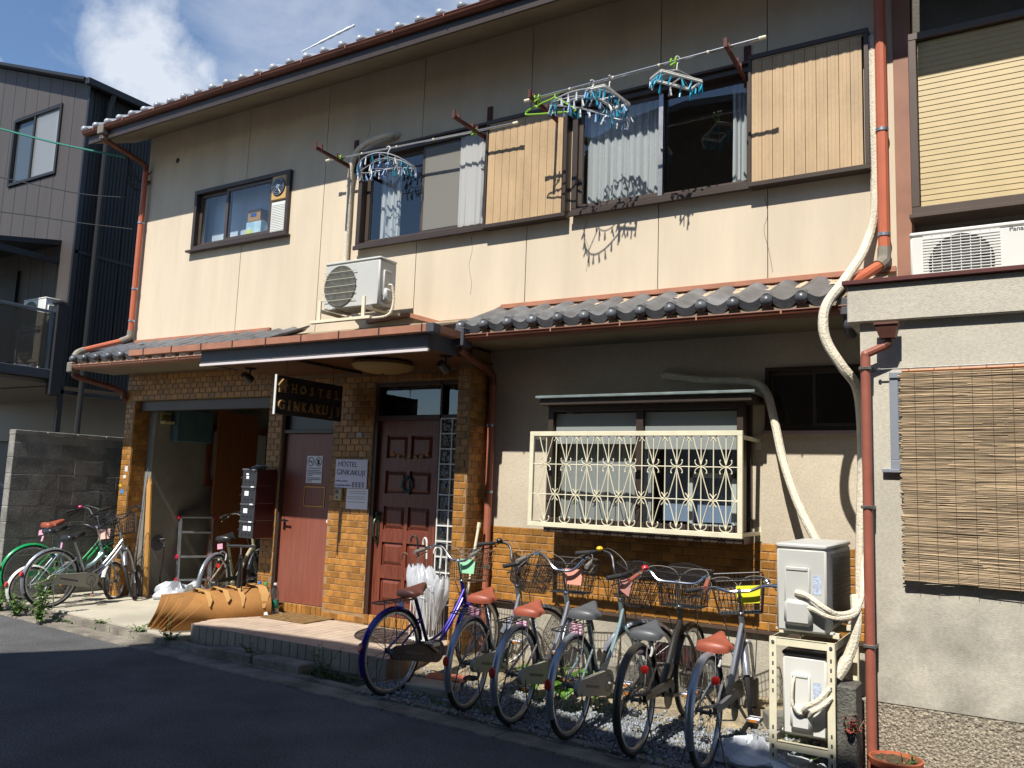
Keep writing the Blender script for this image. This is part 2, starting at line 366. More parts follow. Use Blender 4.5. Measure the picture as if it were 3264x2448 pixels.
# ---------------------------------------------------------------- the setting: ground, road, kerb, gravel bed
def kerb_y(x): return 4.60 - 0.070 * x if x > -10.5 else 5.335 - 0.02 * (x + 10.5)
structure('ground', MB().grid(lambda u, v: (-300 + 600 * u, -300 + 600 * v, -0.03), 30, 30), mat('bare_ground', (0.13, 0.12, 0.10), 0.95, var=.2, scale=.3))
xs = [-40, -30, -22, -16, -13, -10.5, -9, -7, -5, -3, -1, 1, 4, 9, 20, 40]
b = MB()
for a, c in zip(xs[:-1], xs[1:]): b.quad((a, -1.25, 0), (c, -1.25, 0), (c, kerb_y(c), 0), (a, kerb_y(a), 0))
structure('road', b, m_asphalt)
b = MB()                                    # gutter strip of concrete along the road, laid in lengths
edges = [-14 + 1.0 * i for i in range(19)]
for a, c in zip(edges[:-1], edges[1:]):
    for k, (w0, w1, h) in enumerate(((0.0, 0.205, 0.014), (0.212, 0.30, 0.075 if a < -6.95 else 0.03))):
        a2, c2 = a + .004, c - .004
        ya0, ya1, yc0, yc1 = kerb_y(a2) + w0, kerb_y(a2) + w1, kerb_y(c2) + w0, kerb_y(c2) + w1
        b.add([(a2, ya0, -.02), (c2, yc0, -.02), (c2, yc1, -.02), (a2, ya1, -.02), (a2, ya0 + .006, h), (c2, yc0 + .006, h), (c2, yc1, h), (a2, ya1, h)],
              [(0, 3, 2, 1), (4, 5, 6, 7), (0, 1, 5, 4), (1, 2, 6, 5), (2, 3, 7, 6), (3, 0, 4, 7)])
structure('kerb', b, m_kerb)
b = MB()                                    # concrete pad in front of and inside the car port
px_ = [-10.42, -9.7, -9, -8, -6.98]
b.prism([(x, kerb_y(x) + .305) for x in px_] + [(-6.98, 6.72), (-7.30, 6.72), (-7.30, 9.3), (-9.66, 9.3), (-9.66, 6.9), (-10.42, 6.9)], 'z', -.02, 0.09)
structure('pad', b, m_pad)
b = MB()                                    # bare soil between kerb and house wall
def soil_z(x, y):
    h = .02 + .10 * max(0, min(1, (y - 5.75) / .5))
    return h + .018 * mnoise(Vector((x * 2.2, y * 2.2, 0))) + .012 * mnoise(Vector((x * 7, y * 7, 3)))
b.grid(lambda u, v: (-4.55 + 5.35 * u, (kerb_y(-4.55 + 5.35 * u) + .3) * (1 - v) + 6.66 * v, soil_z(-4.55 + 5.35 * u, (kerb_y(-4.55 + 5.35 * u) + .3) * (1 - v) + 6.66 * v)), 60, 26)
structure('soil', b, m_dirt, 60)
b = MB()
b.grid(lambda u, v: (-7.05 + 2.5 * u, (kerb_y(-7.05 + 2.5 * u) + .3) * (1 - v) + 5.6 * v, .012 + .02 * mnoise(Vector((u * 14, v * 6, 1)))), 40, 10)
structure('earth_strip', b, m_moss, 60)
# gravel: thousands of small crushed stones between the bicycles and the wall
b = MB(); rg = random.Random(3)
OCT = [(1, 0, 0), (-1, 0, 0), (0, 1, 0), (0, -1, 0), (0, 0, 1), (0, 0, -1)]
OF = [(0, 2, 4), (2, 1, 4), (1, 3, 4), (3, 0, 4), (2, 0, 5), (1, 2, 5), (3, 1, 5), (0, 3, 5)]
cnt = 0
while cnt < 9500:
    x = rg.uniform(-4.45, -0.9); y = rg.uniform(kerb_y(x) + .18, 6.12)
    if y > 5.85 + .15 * mnoise(Vector((x * 3, 0, 7))) + rg.gauss(0, .07): continue
    if y < kerb_y(x) + .3 and rg.random() > .25: continue
    s = rg.uniform(.007, .017); R = Quaternion((rg.gauss(0, 1), rg.gauss(0, 1), rg.gauss(0, 1), rg.gauss(0, 1))).normalized().to_matrix()
    z = soil_z(x, y) + rg.uniform(.0, .016); vs = []
    for p in OCT:
        q = R @ Vector((p[0] * s * rg.uniform(.7, 1.3), p[1] * s * rg.uniform(.7, 1.3), p[2] * s * rg.uniform(.6, 1.1))); vs.append((x + q.x, y + q.y, z + q.z))
    b.add(vs, OF); cnt += 1
g = b.build('gravel', m_gravel, None, 0); g['kind'] = 'stuff'
# ---------------------------------------------------------------- the hostel building
W = 6.65
H = thing('hostel_building', 'two-storey cream stucco house with tiled eaves, laundry brackets and yellow tiled porch', 'building', (-5.3, W, 0), world=True)
def wall_cells(mb, x0, x1, z0, z1, holes, y=W, d=0.12):
    """front face of a wall with openings, reveals d deep"""
    X = sorted({x0, x1, *[h[0] for h in holes if x0 < h[0] < x1], *[h[1] for h in holes if x0 < h[1] < x1]})
    Z = sorted({z0, z1, *[h[2] for h in holes if z0 < h[2] < z1], *[h[3] for h in holes if z0 < h[3] < z1]})
    inside = lambda x, z: any(h[0] < x < h[1] and h[2] < z < h[3] for h in holes)
    nx, nz = len(X) - 1, len(Z) - 1
    full = lambda i, k: 0 <= i < nx and 0 <= k < nz and not inside((X[i] + X[i+1]) / 2, (Z[k] + Z[k+1]) / 2)
    for i in range(nx):
        for k in range(nz):
            if not full(i, k): continue
            a, c, e, f = X[i], X[i+1], Z[k], Z[k+1]
            mb.quad((a, y, e), (c, y, e), (c, y, f), (a, y, f))
            if not full(i - 1, k): mb.quad((a, y, e), (a, y, f), (a, y + d, f), (a, y + d, e))
            if not full(i + 1, k): mb.quad((c, y, e), (c, y + d, e), (c, y + d, f), (c, y, f))
            if not full(i, k - 1): mb.quad((a, y, e), (a, y + d, e), (c, y + d, e), (c, y, e))
            if not full(i, k + 1): mb.quad((a, y, f), (c, y, f), (c, y + d, f), (a, y + d, f))
# --- upper storey: stucco panels parted by grooves
UH = [(-8.86, -7.24, 4.50, 5.20), (-6.06, -4.42, 4.18, 5.18), (-3.44, -1.80, 4.18, 5.18)]
J = [-9.97, -8.0, -6.68, -5.305, -3.975, -2.64, -1.70, -0.745]
for a, c in zip(J[:-1], J[1:]):
    b = MB(); wall_cells(b, a + (.004 if a > -9.9 else 0), c - (.004 if c < -.8 else 0), 3.20, 6.19, UH)
    b.build('wall_panel', m_stucco, H, 0)
b = MB(); wall_cells(b, -9.96, -0.75, 3.2, 6.18, [(h[0] - .03, h[1] + .03, h[2] - .03, h[3] + .03) for h in UH], W + .012, .1); b.build('wall_backing', mat('groove_shadow', S('#6d6252'), .95), H, 0)
# hairline cracks in the stucco
for pts in (((-4.62, 4.10), (-4.60, 3.95), (-4.63, 3.8), (-4.59, 3.62), (-4.60, 3.5)), ((-3.34, 4.08), (-3.36, 3.95), (-3.31, 3.8), (-3.33, 3.6)),
            ((-1.72, 4.05), (-1.70, 3.9), (-1.73, 3.78), (-1.69, 3.6), (-1.66, 3.42)), ((-6.06, 5.6), (-6.04, 5.5), (-6.07, 5.42))):
    MB().tube([(p.x, W - .0005, p.y) for p in bez([(q[0], q[1], 0) for q in pts], 4)], .0022, 3).build('crack', mat('crack_dark', (.10, .08, .06), 1), H)
# --- ground storey stucco (right-hand room) and side and rear walls, floors
b = MB(); wall_cells(b, -4.33, -0.745, 1.268, 3.2, [(-3.5, -1.86, 1.30, 2.38), (-1.70, -1.0, 2.14, 2.63)], W, .14); b.build('lower_wall', m_stucco2, H, 0)
b = MB(); b.box(-4.33, -0.745, W + .012, W + .12, -.02, .612); b.build('foundation', m_conc, H, 0)
b = MB(); b.box(-4.331, -0.745, W - .03, W + .011, .585, .6085); b.build('foundation_ledge', mat('dark_joint', S('#4a3a2e'), .9), H, 0)
b = MB()
b.box(-9.97, -9.86, W + .02, 13, 0, 6.1); b.box(-0.84, -0.745, W + .02, 13, 0, 6.1); b.box(-9.97, -0.745, 12.9, 13, 0, 6.1)
b.build('side_wall', m_stucco, H, 0)
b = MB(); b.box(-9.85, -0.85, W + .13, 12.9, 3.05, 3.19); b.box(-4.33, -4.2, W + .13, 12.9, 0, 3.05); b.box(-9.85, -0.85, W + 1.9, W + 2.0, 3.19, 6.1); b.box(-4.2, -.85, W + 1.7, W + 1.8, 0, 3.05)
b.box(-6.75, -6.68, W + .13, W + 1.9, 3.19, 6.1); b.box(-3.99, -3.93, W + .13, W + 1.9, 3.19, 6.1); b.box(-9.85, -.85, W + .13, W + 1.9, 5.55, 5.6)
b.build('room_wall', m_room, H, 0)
b = MB().box(-8.9, -7.2, W + .20, W + .22, 4.3, 5.4); b.build('partition', mat('pale_room_wall', (.50, .55, .62), .9, var=.15, scale=2, stretch=(2, 1, .3)), H, 0)
# --- roofs
def tiled_row(x0, n, pitch, y0, z0, rows, step, slope, me_eave, me_tile, roll):
    a = math.atan(slope)
    for r in range(rows):
        for i in range(n):
            o = obj('roof_tile', me_eave if r == 0 else me_tile, H, M=Matrix.Translation((x0 + i * pitch, y0 + r * step, z0 + r * step * slope)) @ Matrix.Rotation(a, 4, 'X') @ Matrix.Rotation(random.gauss(0, .006), 4, 'Y'))
def tile_mesh(name, w, ln, eave, cap_r=.036, roll=False):
    b = MB(); t = .022; n = 10
    wave = lambda s: .024 * cos(2 * pi * s)
    def top(u, v): return (u * w, v * ln, wave(u) + t)
    def bot(u, v): return (u * w, v * ln, wave(u))
    T = [top(i / n, 0) for i in range(n + 1)]; T2 = [top(i / n, 1) for i in range(n + 1)]; B0 = [bot(i / n, 0) for i in range(n + 1)]; B2 = [bot(i / n, 1) for i in range(n + 1)]
    vs = T + T2 + B0 + B2; k = n + 1; fs = []
    for i in range(n):
        fs += [(i, i + 1, k + i + 1, k + i), (2*k + i, 3*k + i, 3*k + i + 1, 2*k + i + 1), (i, 2*k + i, 2*k + i + 1, i + 1), (k + i, k + i + 1, 3*k + i + 1, 3*k + i)]
    fs += [(0, k, 3*k, 2*k), (n, 2*k + n, 3*k + n, k + n)]
    b.add(vs, fs)
    if eave:                                  # hanging lip and round end cap
        P = []; sk = lambda u: .056 * sin(pi * u) ** .6 if 0 < u < 1 else 0
        us = [i / n for i in range(n + 1)]
        vs = [(u * w, -.006, wave(u) + t + .002) for u in us] + [(u * w, -.006, wave(u) - sk(u) + .004) for u in us] + [(u * w, .02, wave(u) + t) for u in us] + [(u * w, .02, wave(u) - sk(u) + .004) for u in us]
        fs = []
        for i in range(n): fs += [(i, k + i, k + i + 1, i + 1), (2*k + i, 2*k + i + 1, 3*k + i + 1, 3*k + i), (i, i + 1, 2*k + i + 1, 2*k + i), (k + i, 3*k + i, 3*k + i + 1, k + i + 1)]
        b.add(vs, fs)
        b.ball((0, -.026, .006 if not roll else .022), cap_r, 14)
        b.tube([(0, -.018, .022), (0, .05 if not roll else ln, .024 if not roll else .03)], cap_r * .86, 10)
    elif roll: b.tube([(0, -.01, .03), (0, ln, .03)], cap_r * .86, 10)
    return b.mesh(name, m_tile, 40)
tm_e = tile_mesh('eave_tile', .243, .27, True, .046); tm = tile_mesh('pan_tile', .243, .27, False)
m_tile = mat('silver_tile_clay', S('#a3a8ad', .8), 0.36, var=0.22, scale=7, rnd=0.2, bump=0.1, bscale=60, spec=.6); tu_e = tile_mesh('upper_eave_tile', .249, .34, True, .045, True); tu = tile_mesh('upper_tile', .249, .34, False, .042, True); m_tile = MATS['roof_tile_clay']
tiled_row(-4.215, 13, .2437, 5.99, 3.03, 3, .185, .42, tm_e, tm, False)
tiled_row(-10.13, 14, .2445, 5.99, 3.035, 3, .185, .42, tm_e, tm, False)
tiled_row(-10.35, 39, .2502, 5.965, 6.075, 2, .30, .40, tu_e, tu, True)
b = MB()                                     # upper roof deck, ridge and soffit
b.prism([(5.98, 6.04), (5.98, 6.075), (9.8, 7.62), (9.8, 7.5)], 'x', -10.33, -0.60); b.prism([(9.8, 7.5), (9.8, 7.62), (13.6, 6.08), (13.6, 6.04)], 'x', -10.33, -0.60)
b.build('roof', m_tile, H, 0)
b = MB(); b.prism([(6.0, 5.90), (W - .002, 6.165), (W - .002, 6.185), (6.0, 5.92)], 'x', -10.30, -0.62); b.build('soffit', m_soffit, H, 0)
b = MB(); b.box(-10.30, -0.62, 5.975, 5.999, 5.885, 6.03); b.build('fascia', m_brown, H, 0)
b = MB(); b.box(-10.30, -4.3, 6.045, W - .002, 2.925, 2.945); b.box(-4.3, -0.9, 6.045, W - .002, 2.915, 2.935); b.build('soffit', m_soffit, H, 0)
b = MB(); b.prism([(6.01, 2.95), (6.01, 2.995), (W - .003, 3.265), (W - .003, 3.2), (W - .003, 2.95)], 'x', -10.28, -0.93); b.build('eave_deck', m_soffit, H, 0)
b = MB()
for a, c in ((-4.22, -0.75), (-9.92, -7.37)):
    MB().box(a, c, W - .035, W - .001, 3.315, 3.365, .004).box(a, c, W - .055, W - .0345, 3.318, 3.332).build('flashing', m_flash, H, 0)
b = MB()                                     # mortar bedding visible under the top row of tiles
b.grid(lambda u, v: (-4.2 + 3.4 * u, 6.44 + .19 * v, 3.222 + .088 * v + .02 * mnoise(Vector((u * 60, v * 3, 0)))), 120, 3); b.build('mortar_bed', mat('bedding_mortar', S('#c2ad90', .8), .95, var=.3, scale=20), H)
def gutter(mb, x0, x1, y, z, r=.052):
    n = 8; prof = [(y + r * cos(a), z + r * sin(a)) for a in [pi + pi * i / n for i in range(n + 1)]]
    inner = [(y + (r - .005) * cos(a), z + (r - .005) * sin(a)) for a in [2 * pi - pi * i / n for i in range(n + 1)]]
    mb.prism(prof + inner, 'x', x0, x1); mb.tube([(x0, y - r, z), (x1, y - r, z)], .007, 6)
for nm, x0, x1, y, z, mm in (('gutter', -10.36, -0.62, 5.955, 6.045, m_gutter), ('gutter', -10.16, -7.2, 5.985, 2.945, m_flash), ('gutter', -4.16, -0.97, 5.985, 2.94, m_gutter)):
    b = MB(); gutter(b, x0, x1, y, z); g = b.build(nm, mm, H)
    x = x0 + .25
    while x < x1:
        MB().box(x, x + .012, y - .06, y - .045, z - .025, z + .008).build('gutter_hook', m_flash, g, 0); x += .62
# --- porch canopy
b = MB(); b.prism([(5.60, 2.93), (5.60, 2.955), (W - .04, 3.235), (W - .04, 2.95)], 'x', -7.24, -4.36)
b.prism([(-7.5, 2.99), (-7.24, 2.955), (-7.24, 2.99)], 'y', 5.6, 6.0); b.build('canopy_roof', mat('worn_shingle', S('#4a3a30'), .95, var=.4, scale=9, fine=.4, fscale=60, bump=.8, bscale=60), H, 0)
b = MB(); b.box(-7.18, -4.28, 5.585, 5.61, 2.775, 2.93); b.box(-4.30, -4.28, 5.61, 6.04, 2.775, 2.93); b.box(-7.20, -7.18, 5.585, 6.05, 2.775, 2.93); b.build('canopy_fascia', m_dgrey, H, 0)
b = MB(); b.box(-7.2, -4.27, 5.572, 5.6, 2.748, 2.773, .003); b.build('canopy_trim', mat('white_trim', S('#d9cfcf', .9), .5), H, 0)
b = MB(); b.box(-7.18, -4.30, 5.61, W - .002, 2.782, 2.80); b.build('canopy_ceiling', m_ceil, H, 0)
b = MB(); b.prism([(5.50, 2.905), (5.50, 2.968), (5.507, 2.968), (5.507, 2.912), (5.575, 2.912), (5.575, 2.968), (5.582, 2.968), (5.582, 2.905)], 'x', -8.30, -4.23)
b.prism([(-4.24, 2.905), (-4.24, 2.968), (-4.165, 2.968), (-4.165, 2.905)], 'y', 5.50, 5.98); g = b.build('canopy_gutter', m_flash, H, 0)
for i in range(9): MB().box(-8.05 + .47 * i, -8.04 + .47 * i, 5.493, 5.499, 2.89, 2.972).build('gutter_hook', m_brown, g, 0)
MB().box(-4.245, -4.16, 5.494, 5.60, 2.893, 2.975, .006).build('gutter_corner', m_dgrey, H); MB().box(-4.235, -4.14, 5.90, 6.05, 2.84, 3.01, .008).build('gutter_outlet', m_dgrey, H)
b = MB(); b.add([(-5.34, W - .045, 3.33), (-4.93, W - .045, 3.21), (-4.45, W - .045, 3.215), (-4.22, W - .045, 3.30), (-4.22, W - .045, 3.345), (-4.45, W - .045, 3.255), (-4.93, W - .045, 3.255), (-5.34, W - .045, 3.375), (-5.9, W - .045, 3.345), (-5.9, W - .045, 3.30)], [(0, 1, 6, 7), (1, 2, 5, 6), (2, 3, 4, 5), (9, 0, 7, 8)]); 
for v in list(b.v): b.v.append((v[0], W - .002, v[2]))
b.f += [(k + 10, k2 + 10, k3 + 10, k4 + 10) for k, k2, k3, k4 in ((7, 6, 1, 0), (6, 5, 2, 1), (5, 4, 3, 2), (8, 7, 0, 9))]; b.f += [(i, (i + 1) % 10, (i + 1) % 10 + 10, i + 10) for i in (1, 2, 3, 0, 4, 5, 6, 7, 8, 9)]
b.build('flashing', m_flash, H, 0)
# --- drain pipes
def pipe(name, pts, r, m, clamps=(), par=None, n=10):
    p = MB().tube(pts, r, n).build(name, m, par or H)
    for (x, y, z) in clamps: MB().lathe([(r + .001, -.012), (r + .006, -.012), (r + .006, .012), (r + .001, .012)], 12, Matrix.Translation((x, y, z))).build('clamp', m_steel, p)
    return p
pipe('drain_pipe', [(-9.93, 6.58, 5.66), (-9.93, 6.58, 3.47)], .037, m_pipe, ((-9.93, 6.58, 4.95), (-9.93, 6.58, 4.05), (-9.93, 6.58, 3.62)))
pipe('drain_pipe', bez([(-9.93, 5.955, 5.93), (-9.94, 5.99, 5.88), (-9.93, 6.52, 5.76), (-9.93, 6.58, 5.66)], 5), .037, m_gutter)
MB().box(-10.0, -9.88, 5.89, 6.02, 5.93, 6.06, .012).box(-9.98, -9.90, 5.915, 6.0, 5.87, 5.93, .01).build('gutter_outlet', m_elbow, H)
pipe('elbow', bez([(-9.93, 6.58, 3.49), (-9.935, 6.57, 3.40), (-9.98, 6.48, 3.335)], 6), .043, m_elbow)
pipe('drain_pipe', [(-9.98, 6.48, 3.335), (-10.13, 6.09, 3.165)], .036, m_pipe)
pipe('elbow', bez([(-10.13, 6.09, 3.165), (-10.14, 6.02, 3.12), (-10.14, 5.985, 3.06)], 6), .042, m_elbow)
pipe('drain_pipe', [(-10.14, 5.985, 3.06), (-10.14, 5.985, 2.95)], .036, m_pipe)
MB().box(-10.19, -10.09, 5.92, 6.05, 2.86, 2.99, .012).build('gutter_outlet', m_elbow, H)
pipe('drain_pipe', bez([(-10.13, 6.0, 2.86), (-10.12, 6.05, 2.81), (-9.99, 6.55, 2.70), (-9.98, 6.60, 2.60)], 6), .036, m_gutter)
pipe('drain_pipe', [(-9.98, 6.60, 2.62), (-10.02, 6.78, 2.50), (-10.02, 6.78, .1)], .036, m_gutter)
pipe('drain_pipe', [(-4.255, 6.59, 2.60), (-4.255, 6.59, .2)], .036, m_pipe2, ((-4.255, 6.59, 2.2), (-4.255, 6.59, 1.58), (-4.255, 6.59, .9)))
pipe('drain_pipe', bez([(-4.20, 5.985, 2.85), (-4.21, 6.03, 2.80), (-4.255, 6.53, 2.70), (-4.255, 6.59, 2.58)], 6), .036, m_gutter)
pipe('drain_pipe', [(-.825, 6.585, 6.0), (-.825, 6.585, 3.50)], .042, m_pipe, ((-.825, 6.585, 4.42), (-.825, 6.585, 3.60)))
pipe('elbow', bez([(-.825, 6.585, 3.50), (-.83, 6.57, 3.40), (-.86, 6.50, 3.34)], 6), .048, m_elbow)
pipe('drain_pipe', [(-.86, 6.50, 3.34), (-.99, 6.08, 3.12)], .038, m_pipe)
MB().box(-1.03, -.95, 5.93, 6.05, 2.87, 3.0, .012).build('gutter_outlet', m_dgrey, H)
pipe('elbow', bez([(-.985, 5.99, 2.87), (-.985, 6.0, 2.80), (-.98, 6.08, 2.76)], 6), .036, m_dgrey)
# --- windows
def rect_frame(mb, x0, x1, z0, z1, y0, y1, w, c=.003):
    mb.box(x0, x1, y0, y1, z0, z0 + w, c); mb.box(x0, x1, y0, y1, z1 - w, z1, c); mb.box(x0, x0 + w, y0, y1, z0 + w, z1 - w, c); mb.box(x1 - w, x1, y0, y1, z0 + w, z1 - w, c)
def curtain(mb, x0, x1, z0, z1, y, amp=.022, waves=7, seed=0):
    rr = random.Random(seed); ph = [rr.uniform(0, 6) for _ in range(4)]
    f = lambda u: amp * (sin(u * waves * 2 * pi + ph[0]) + .5 * sin(u * waves * 4.6 * pi + ph[1]) + .4 * sin(u * waves * 1.1 * pi + ph[2]))
    mb.grid(lambda u, v: (x0 + (x1 - x0) * u + .008 * sin(u * 37 + ph[3]) * (1 - v), y + f(u) * (1 - .45 * v), z0 + (z1 - z0) * v), max(24, int(waves * 9)), 6)
def sash(par, x0, x1, z0, z1, y, w=.045, glass=m_glass, m=m_brownl):
    b = MB(); rect_frame(b, x0, x1, z0, z1, y - .014, y + .014, w); s = b.build('sash', m, par, 0)
    MB().quad((x0 + w - .004, y, z0 + w - .004), (x1 - w + .004, y, z0 + w - .004), (x1 - w + .004, y, z1 - w + .004), (x0 + w - .004, y, z1 - w + .004)).build('pane', glass, par, 0)
    return s
def shutter_box(x0, x1, z0, z1, xs_):
    t = MB().box(x0, x1, W - .10, W - .002, z1 - .03, z1 + .012, .004).box(x0, x1, W - .11, W - .002, z0 - .045, z0 - .005, .004).box(x1 - .035, x1, W - .105, W - .002, z0 - .005, z1 - .03, .004).box(x0, x0 + .02, W - .1, W - .002, z0 - .005, z1 - .03).build('shutter_box', m_brown, H, 0)
    n = 10; w = (x1 - .05 - x0 - .022) / n
    for i in range(n):
        a = x0 + .022 + i * w
        MB().prism([(a + .001, W - .085), (a + .003, W - .088), (a + w * .30, W - .088), (a + w * .34, W - .0905), (a + w * .66, W - .0905), (a + w * .70, W - .088), (a + w - .003, W - .088), (a + w - .001, W - .085), (a + w - .001, W - .06), (a + .001, W - .06)], 'z', z0 - .002, z1 - .045).build('board', m_shutter, t, 0)
    MB().box(x0 + .01, x1 - .04, W - .09, W - .06, z1 - .042, z1 - .031).build('rail', m_shutter, t, 0)
    return t
# small window with the extractor fan
ws = MB(); rect_frame(ws, -8.90, -7.20, 4.455, 5.235, W - .045, W + .05, .05); ws.box(-8.96, -7.17, W - .075, W - .002, 4.43, 4.458, .004); ws = ws.build('window', m_brown, H, 0)
sash(ws, -8.85, -8.27, 4.505, 5.185, W + .03); sash(ws, -8.32, -7.50, 4.505, 5.185, W - .005)
MB().box(-7.49, -7.25, W - .03, W + .02, 4.505, 4.88, .004).build('louvre_frame', m_white, ws, 0)
for i in range(17): MB().box(-7.475, -7.265, W - .012, W + .012, 0, .004, M=None).xf(Matrix.Translation((0, 0, 4.525 + i * .0205)) @ Matrix.Translation((0, W, 0)) @ Matrix.Rotation(.7, 4, 'X') @ Matrix.Translation((0, -W, 0)) @ Matrix.Translation((0, -.03, 0))).build('louvre_slat', m_white, ws, 0)
fan = MB().box(-7.49, -7.25, W - .05, W + .02, 4.885, 5.185, .01).build('extractor_fan', mat('yellowed_plastic', S('#cda565', .85), .5, var=.1), ws)
b = MB(); Mf = Matrix.Translation((-7.37, W - .052, 5.045)) @ Matrix.Rotation(pi / 2, 4, 'X')
b.lathe([(.0, -.002), (.112, -.002), (.112, .004), (.10, .006), (.10, .002), (0, .002)], 24, Mf); b.build('fan_housing', m_black, fan)
b = MB()
for r in (.03, .055, .08, .1): b.tube([Mf @ Vector((r * cos(a), r * sin(a), .012)) for a in [2 * pi * i / 20 for i in range(20)]], .0035, 5, True)
for a in range(6): b.tube([Mf @ Vector((.02 * cos(a), .02 * sin(a), .012)), Mf @ Vector((.1 * cos(a * pi / 3), .1 * sin(a * pi / 3), .012))], .003, 4)
b.lathe([(0, .02), (.03, .018), (.032, .008)], 16, Mf); b.build('fan_guard', m_steel, fan)
# middle window: two sashes, net curtain and shutter box
def big_window(x0, x1, xm):
    w = MB(); rect_frame(w, x0, x1, 4.135, 5.20, W - .06, W + .06, .055); w.box(x0 - .01, x1, W - .085, W - .061, 4.115, 4.16, .004); w.box(x0 - .01, x1, W - .09, W + .05, 5.20, 5.225, .004)
    return w.build('window', m_brown, H, 0)
w2 = big_window(-6.11, -4.40, -5.23)
sash(w2, -6.05, -5.20, 4.19, 5.15, W + .035); sash(w2, -5.26, -4.40, 4.19, 5.15, W - .01, glass=m_glass)
MB().quad((-5.22, W - .028, 4.23), (-4.44, W - .028, 4.23), (-4.44, W - .028, 5.11), (-5.22, W - .028, 5.11)).build('insect_screen', m_screen, w2, 0)
b = MB(); curtain(b, -5.95, -5.68, 4.2, 5.16, W + .15, .02, 4, 1); b.build('curtain', m_curtain, w2)
b = MB(); curtain(b, -4.76, -4.40, 4.2, 5.16, W - .045, .009, 4, 2); b.build('curtain', m_lace, w2)
shutter_box(-4.42, -3.515, 4.165, 5.215, 0)
w3 = big_window(-3.48, -1.80, -2.65)
sash(w3, -3.43, -2.60, 4.19, 5.15, W - .01); sash(w3, -2.66, -1.80, 4.19, 5.15, W + .035)
MB().box(-2.64, -2.60, W - .03, W + .01, 4.2, 5.14).build('stile', m_steel, w3, 0)
b = MB(); curtain(b, -3.40, -2.66, 4.2, 5.14, W + .09, .016, 9, 3); b.build('curtain', m_curtain, w3)
b = MB(); curtain(b, -2.03, -1.84, 4.2, 5.14, W + .12, .02, 4, 4); b.build('curtain', m_curtain, w3)
MB().ball((-2.605, W - .035, 4.62), .014, 8).build('window_catch', m_chrome, w3)
shutter_box(-1.83, -0.905, 4.165, 5.25, 0)
# low window at the right, dark
wl_ = MB(); rect_frame(wl_, -1.72, -0.98, 2.14, 2.64, W - .02, W + .06, .03); wl_ = wl_.build('window', m_brown, H, 0); MB().box(-1.73, -0.95, W - .05, W - .001, 2.105, 2.139, .003).build('sill', mat('pale_sill', S('#b59c92', .85), .5), wl_, 0)
sash(wl_, -1.69, -1.32, 2.17, 2.61, W + .03, .028, m_glass_d); sash(wl_, -1.36, -1.0, 2.17, 2.61, W + .0, .028, m_glass_d)
# bay window with its own small roof
bay = MB().box(-3.60, -1.70, 6.26, W - .001, 2.402, 2.425, .004).build('bay_window', mat('zinc_sheet', S('#8f9c9c'), .4, metal=.5, var=.2, scale=8), H, 0)
b = MB(); b.box(-3.57, -1.73, 6.29, W - .002, 2.345, 2.40, .004); b.box(-3.54, -1.81, 6.37, W - .002, 1.26, 1.335, .004); rect_frame(b, -3.53, -1.82, 1.335, 2.345, 6.38, 6.44, .05)
b.box(-2.705, -2.645, 6.385, 6.43, 1.385, 2.295)
b.box(-3.53, -3.49, 6.44, W - .002, 1.335, 2.345); b.box(-1.86, -1.82, 6.60, W - .002, 1.335, 2.345); b.box(-1.86, -1.82, 6.44, 6.47, 1.335, 2.345)
b.build('bay_frame', m_brown, bay, 0)
def pane(par, a, b_, c, d, g): return MB().quad(a, b_, c, d).build('pane', g, par, 0)
pane(bay, (-3.48, 6.41, 1.385), (-2.70, 6.41, 1.385), (-2.70, 6.41, 2.295), (-3.48, 6.41, 2.295), m_glass)
pane(bay, (-2.65, 6.405, 1.385), (-1.87, 6.405, 1.385), (-1.87, 6.405, 2.295), (-2.65, 6.405, 2.295), m_glass)
pane(bay, (-1.84, 6.47, 1.335), (-1.84, 6.60, 1.335), (-1.84, 6.60, 2.345), (-1.84, 6.47, 2.345), m_glass)
b = MB(); b.box(-3.47, -2.71, 6.425, 6.43, 2.02, 2.28); b.box(-2.64, -1.88, 6.425, 6.43, 1.98, 2.28); b.build('blind', mat('roller_blind', (.42, .42, .40), .9), bay, 0)
b = MB(); curtain(b, -3.46, -2.62, 1.35, 2.05, 6.53, .008, 4, 6); b.build('curtain', m_lace, bay)
b = MB(); b.box(-2.34, -2.30, 6.62, 6.66, 1.36, 1.80); b.box(-1.98, -1.94, 6.62, 6.66, 1.36, 1.80); b.box(-2.34, -1.94, 6.62, 6.66, 1.76, 1.80); b.box(-2.34, -1.94, 6.62, 6.66, 1.36, 1.39); b.build('inner_frame', m_white, bay, 0)
b = MB(); b.box(-2.60, -1.9, 6.75, 6.77, 1.4, 2.0); b.build('inner_panel', mat('pale_blue_panel', S('#8fa4c4', .8), .5), bay, 0)
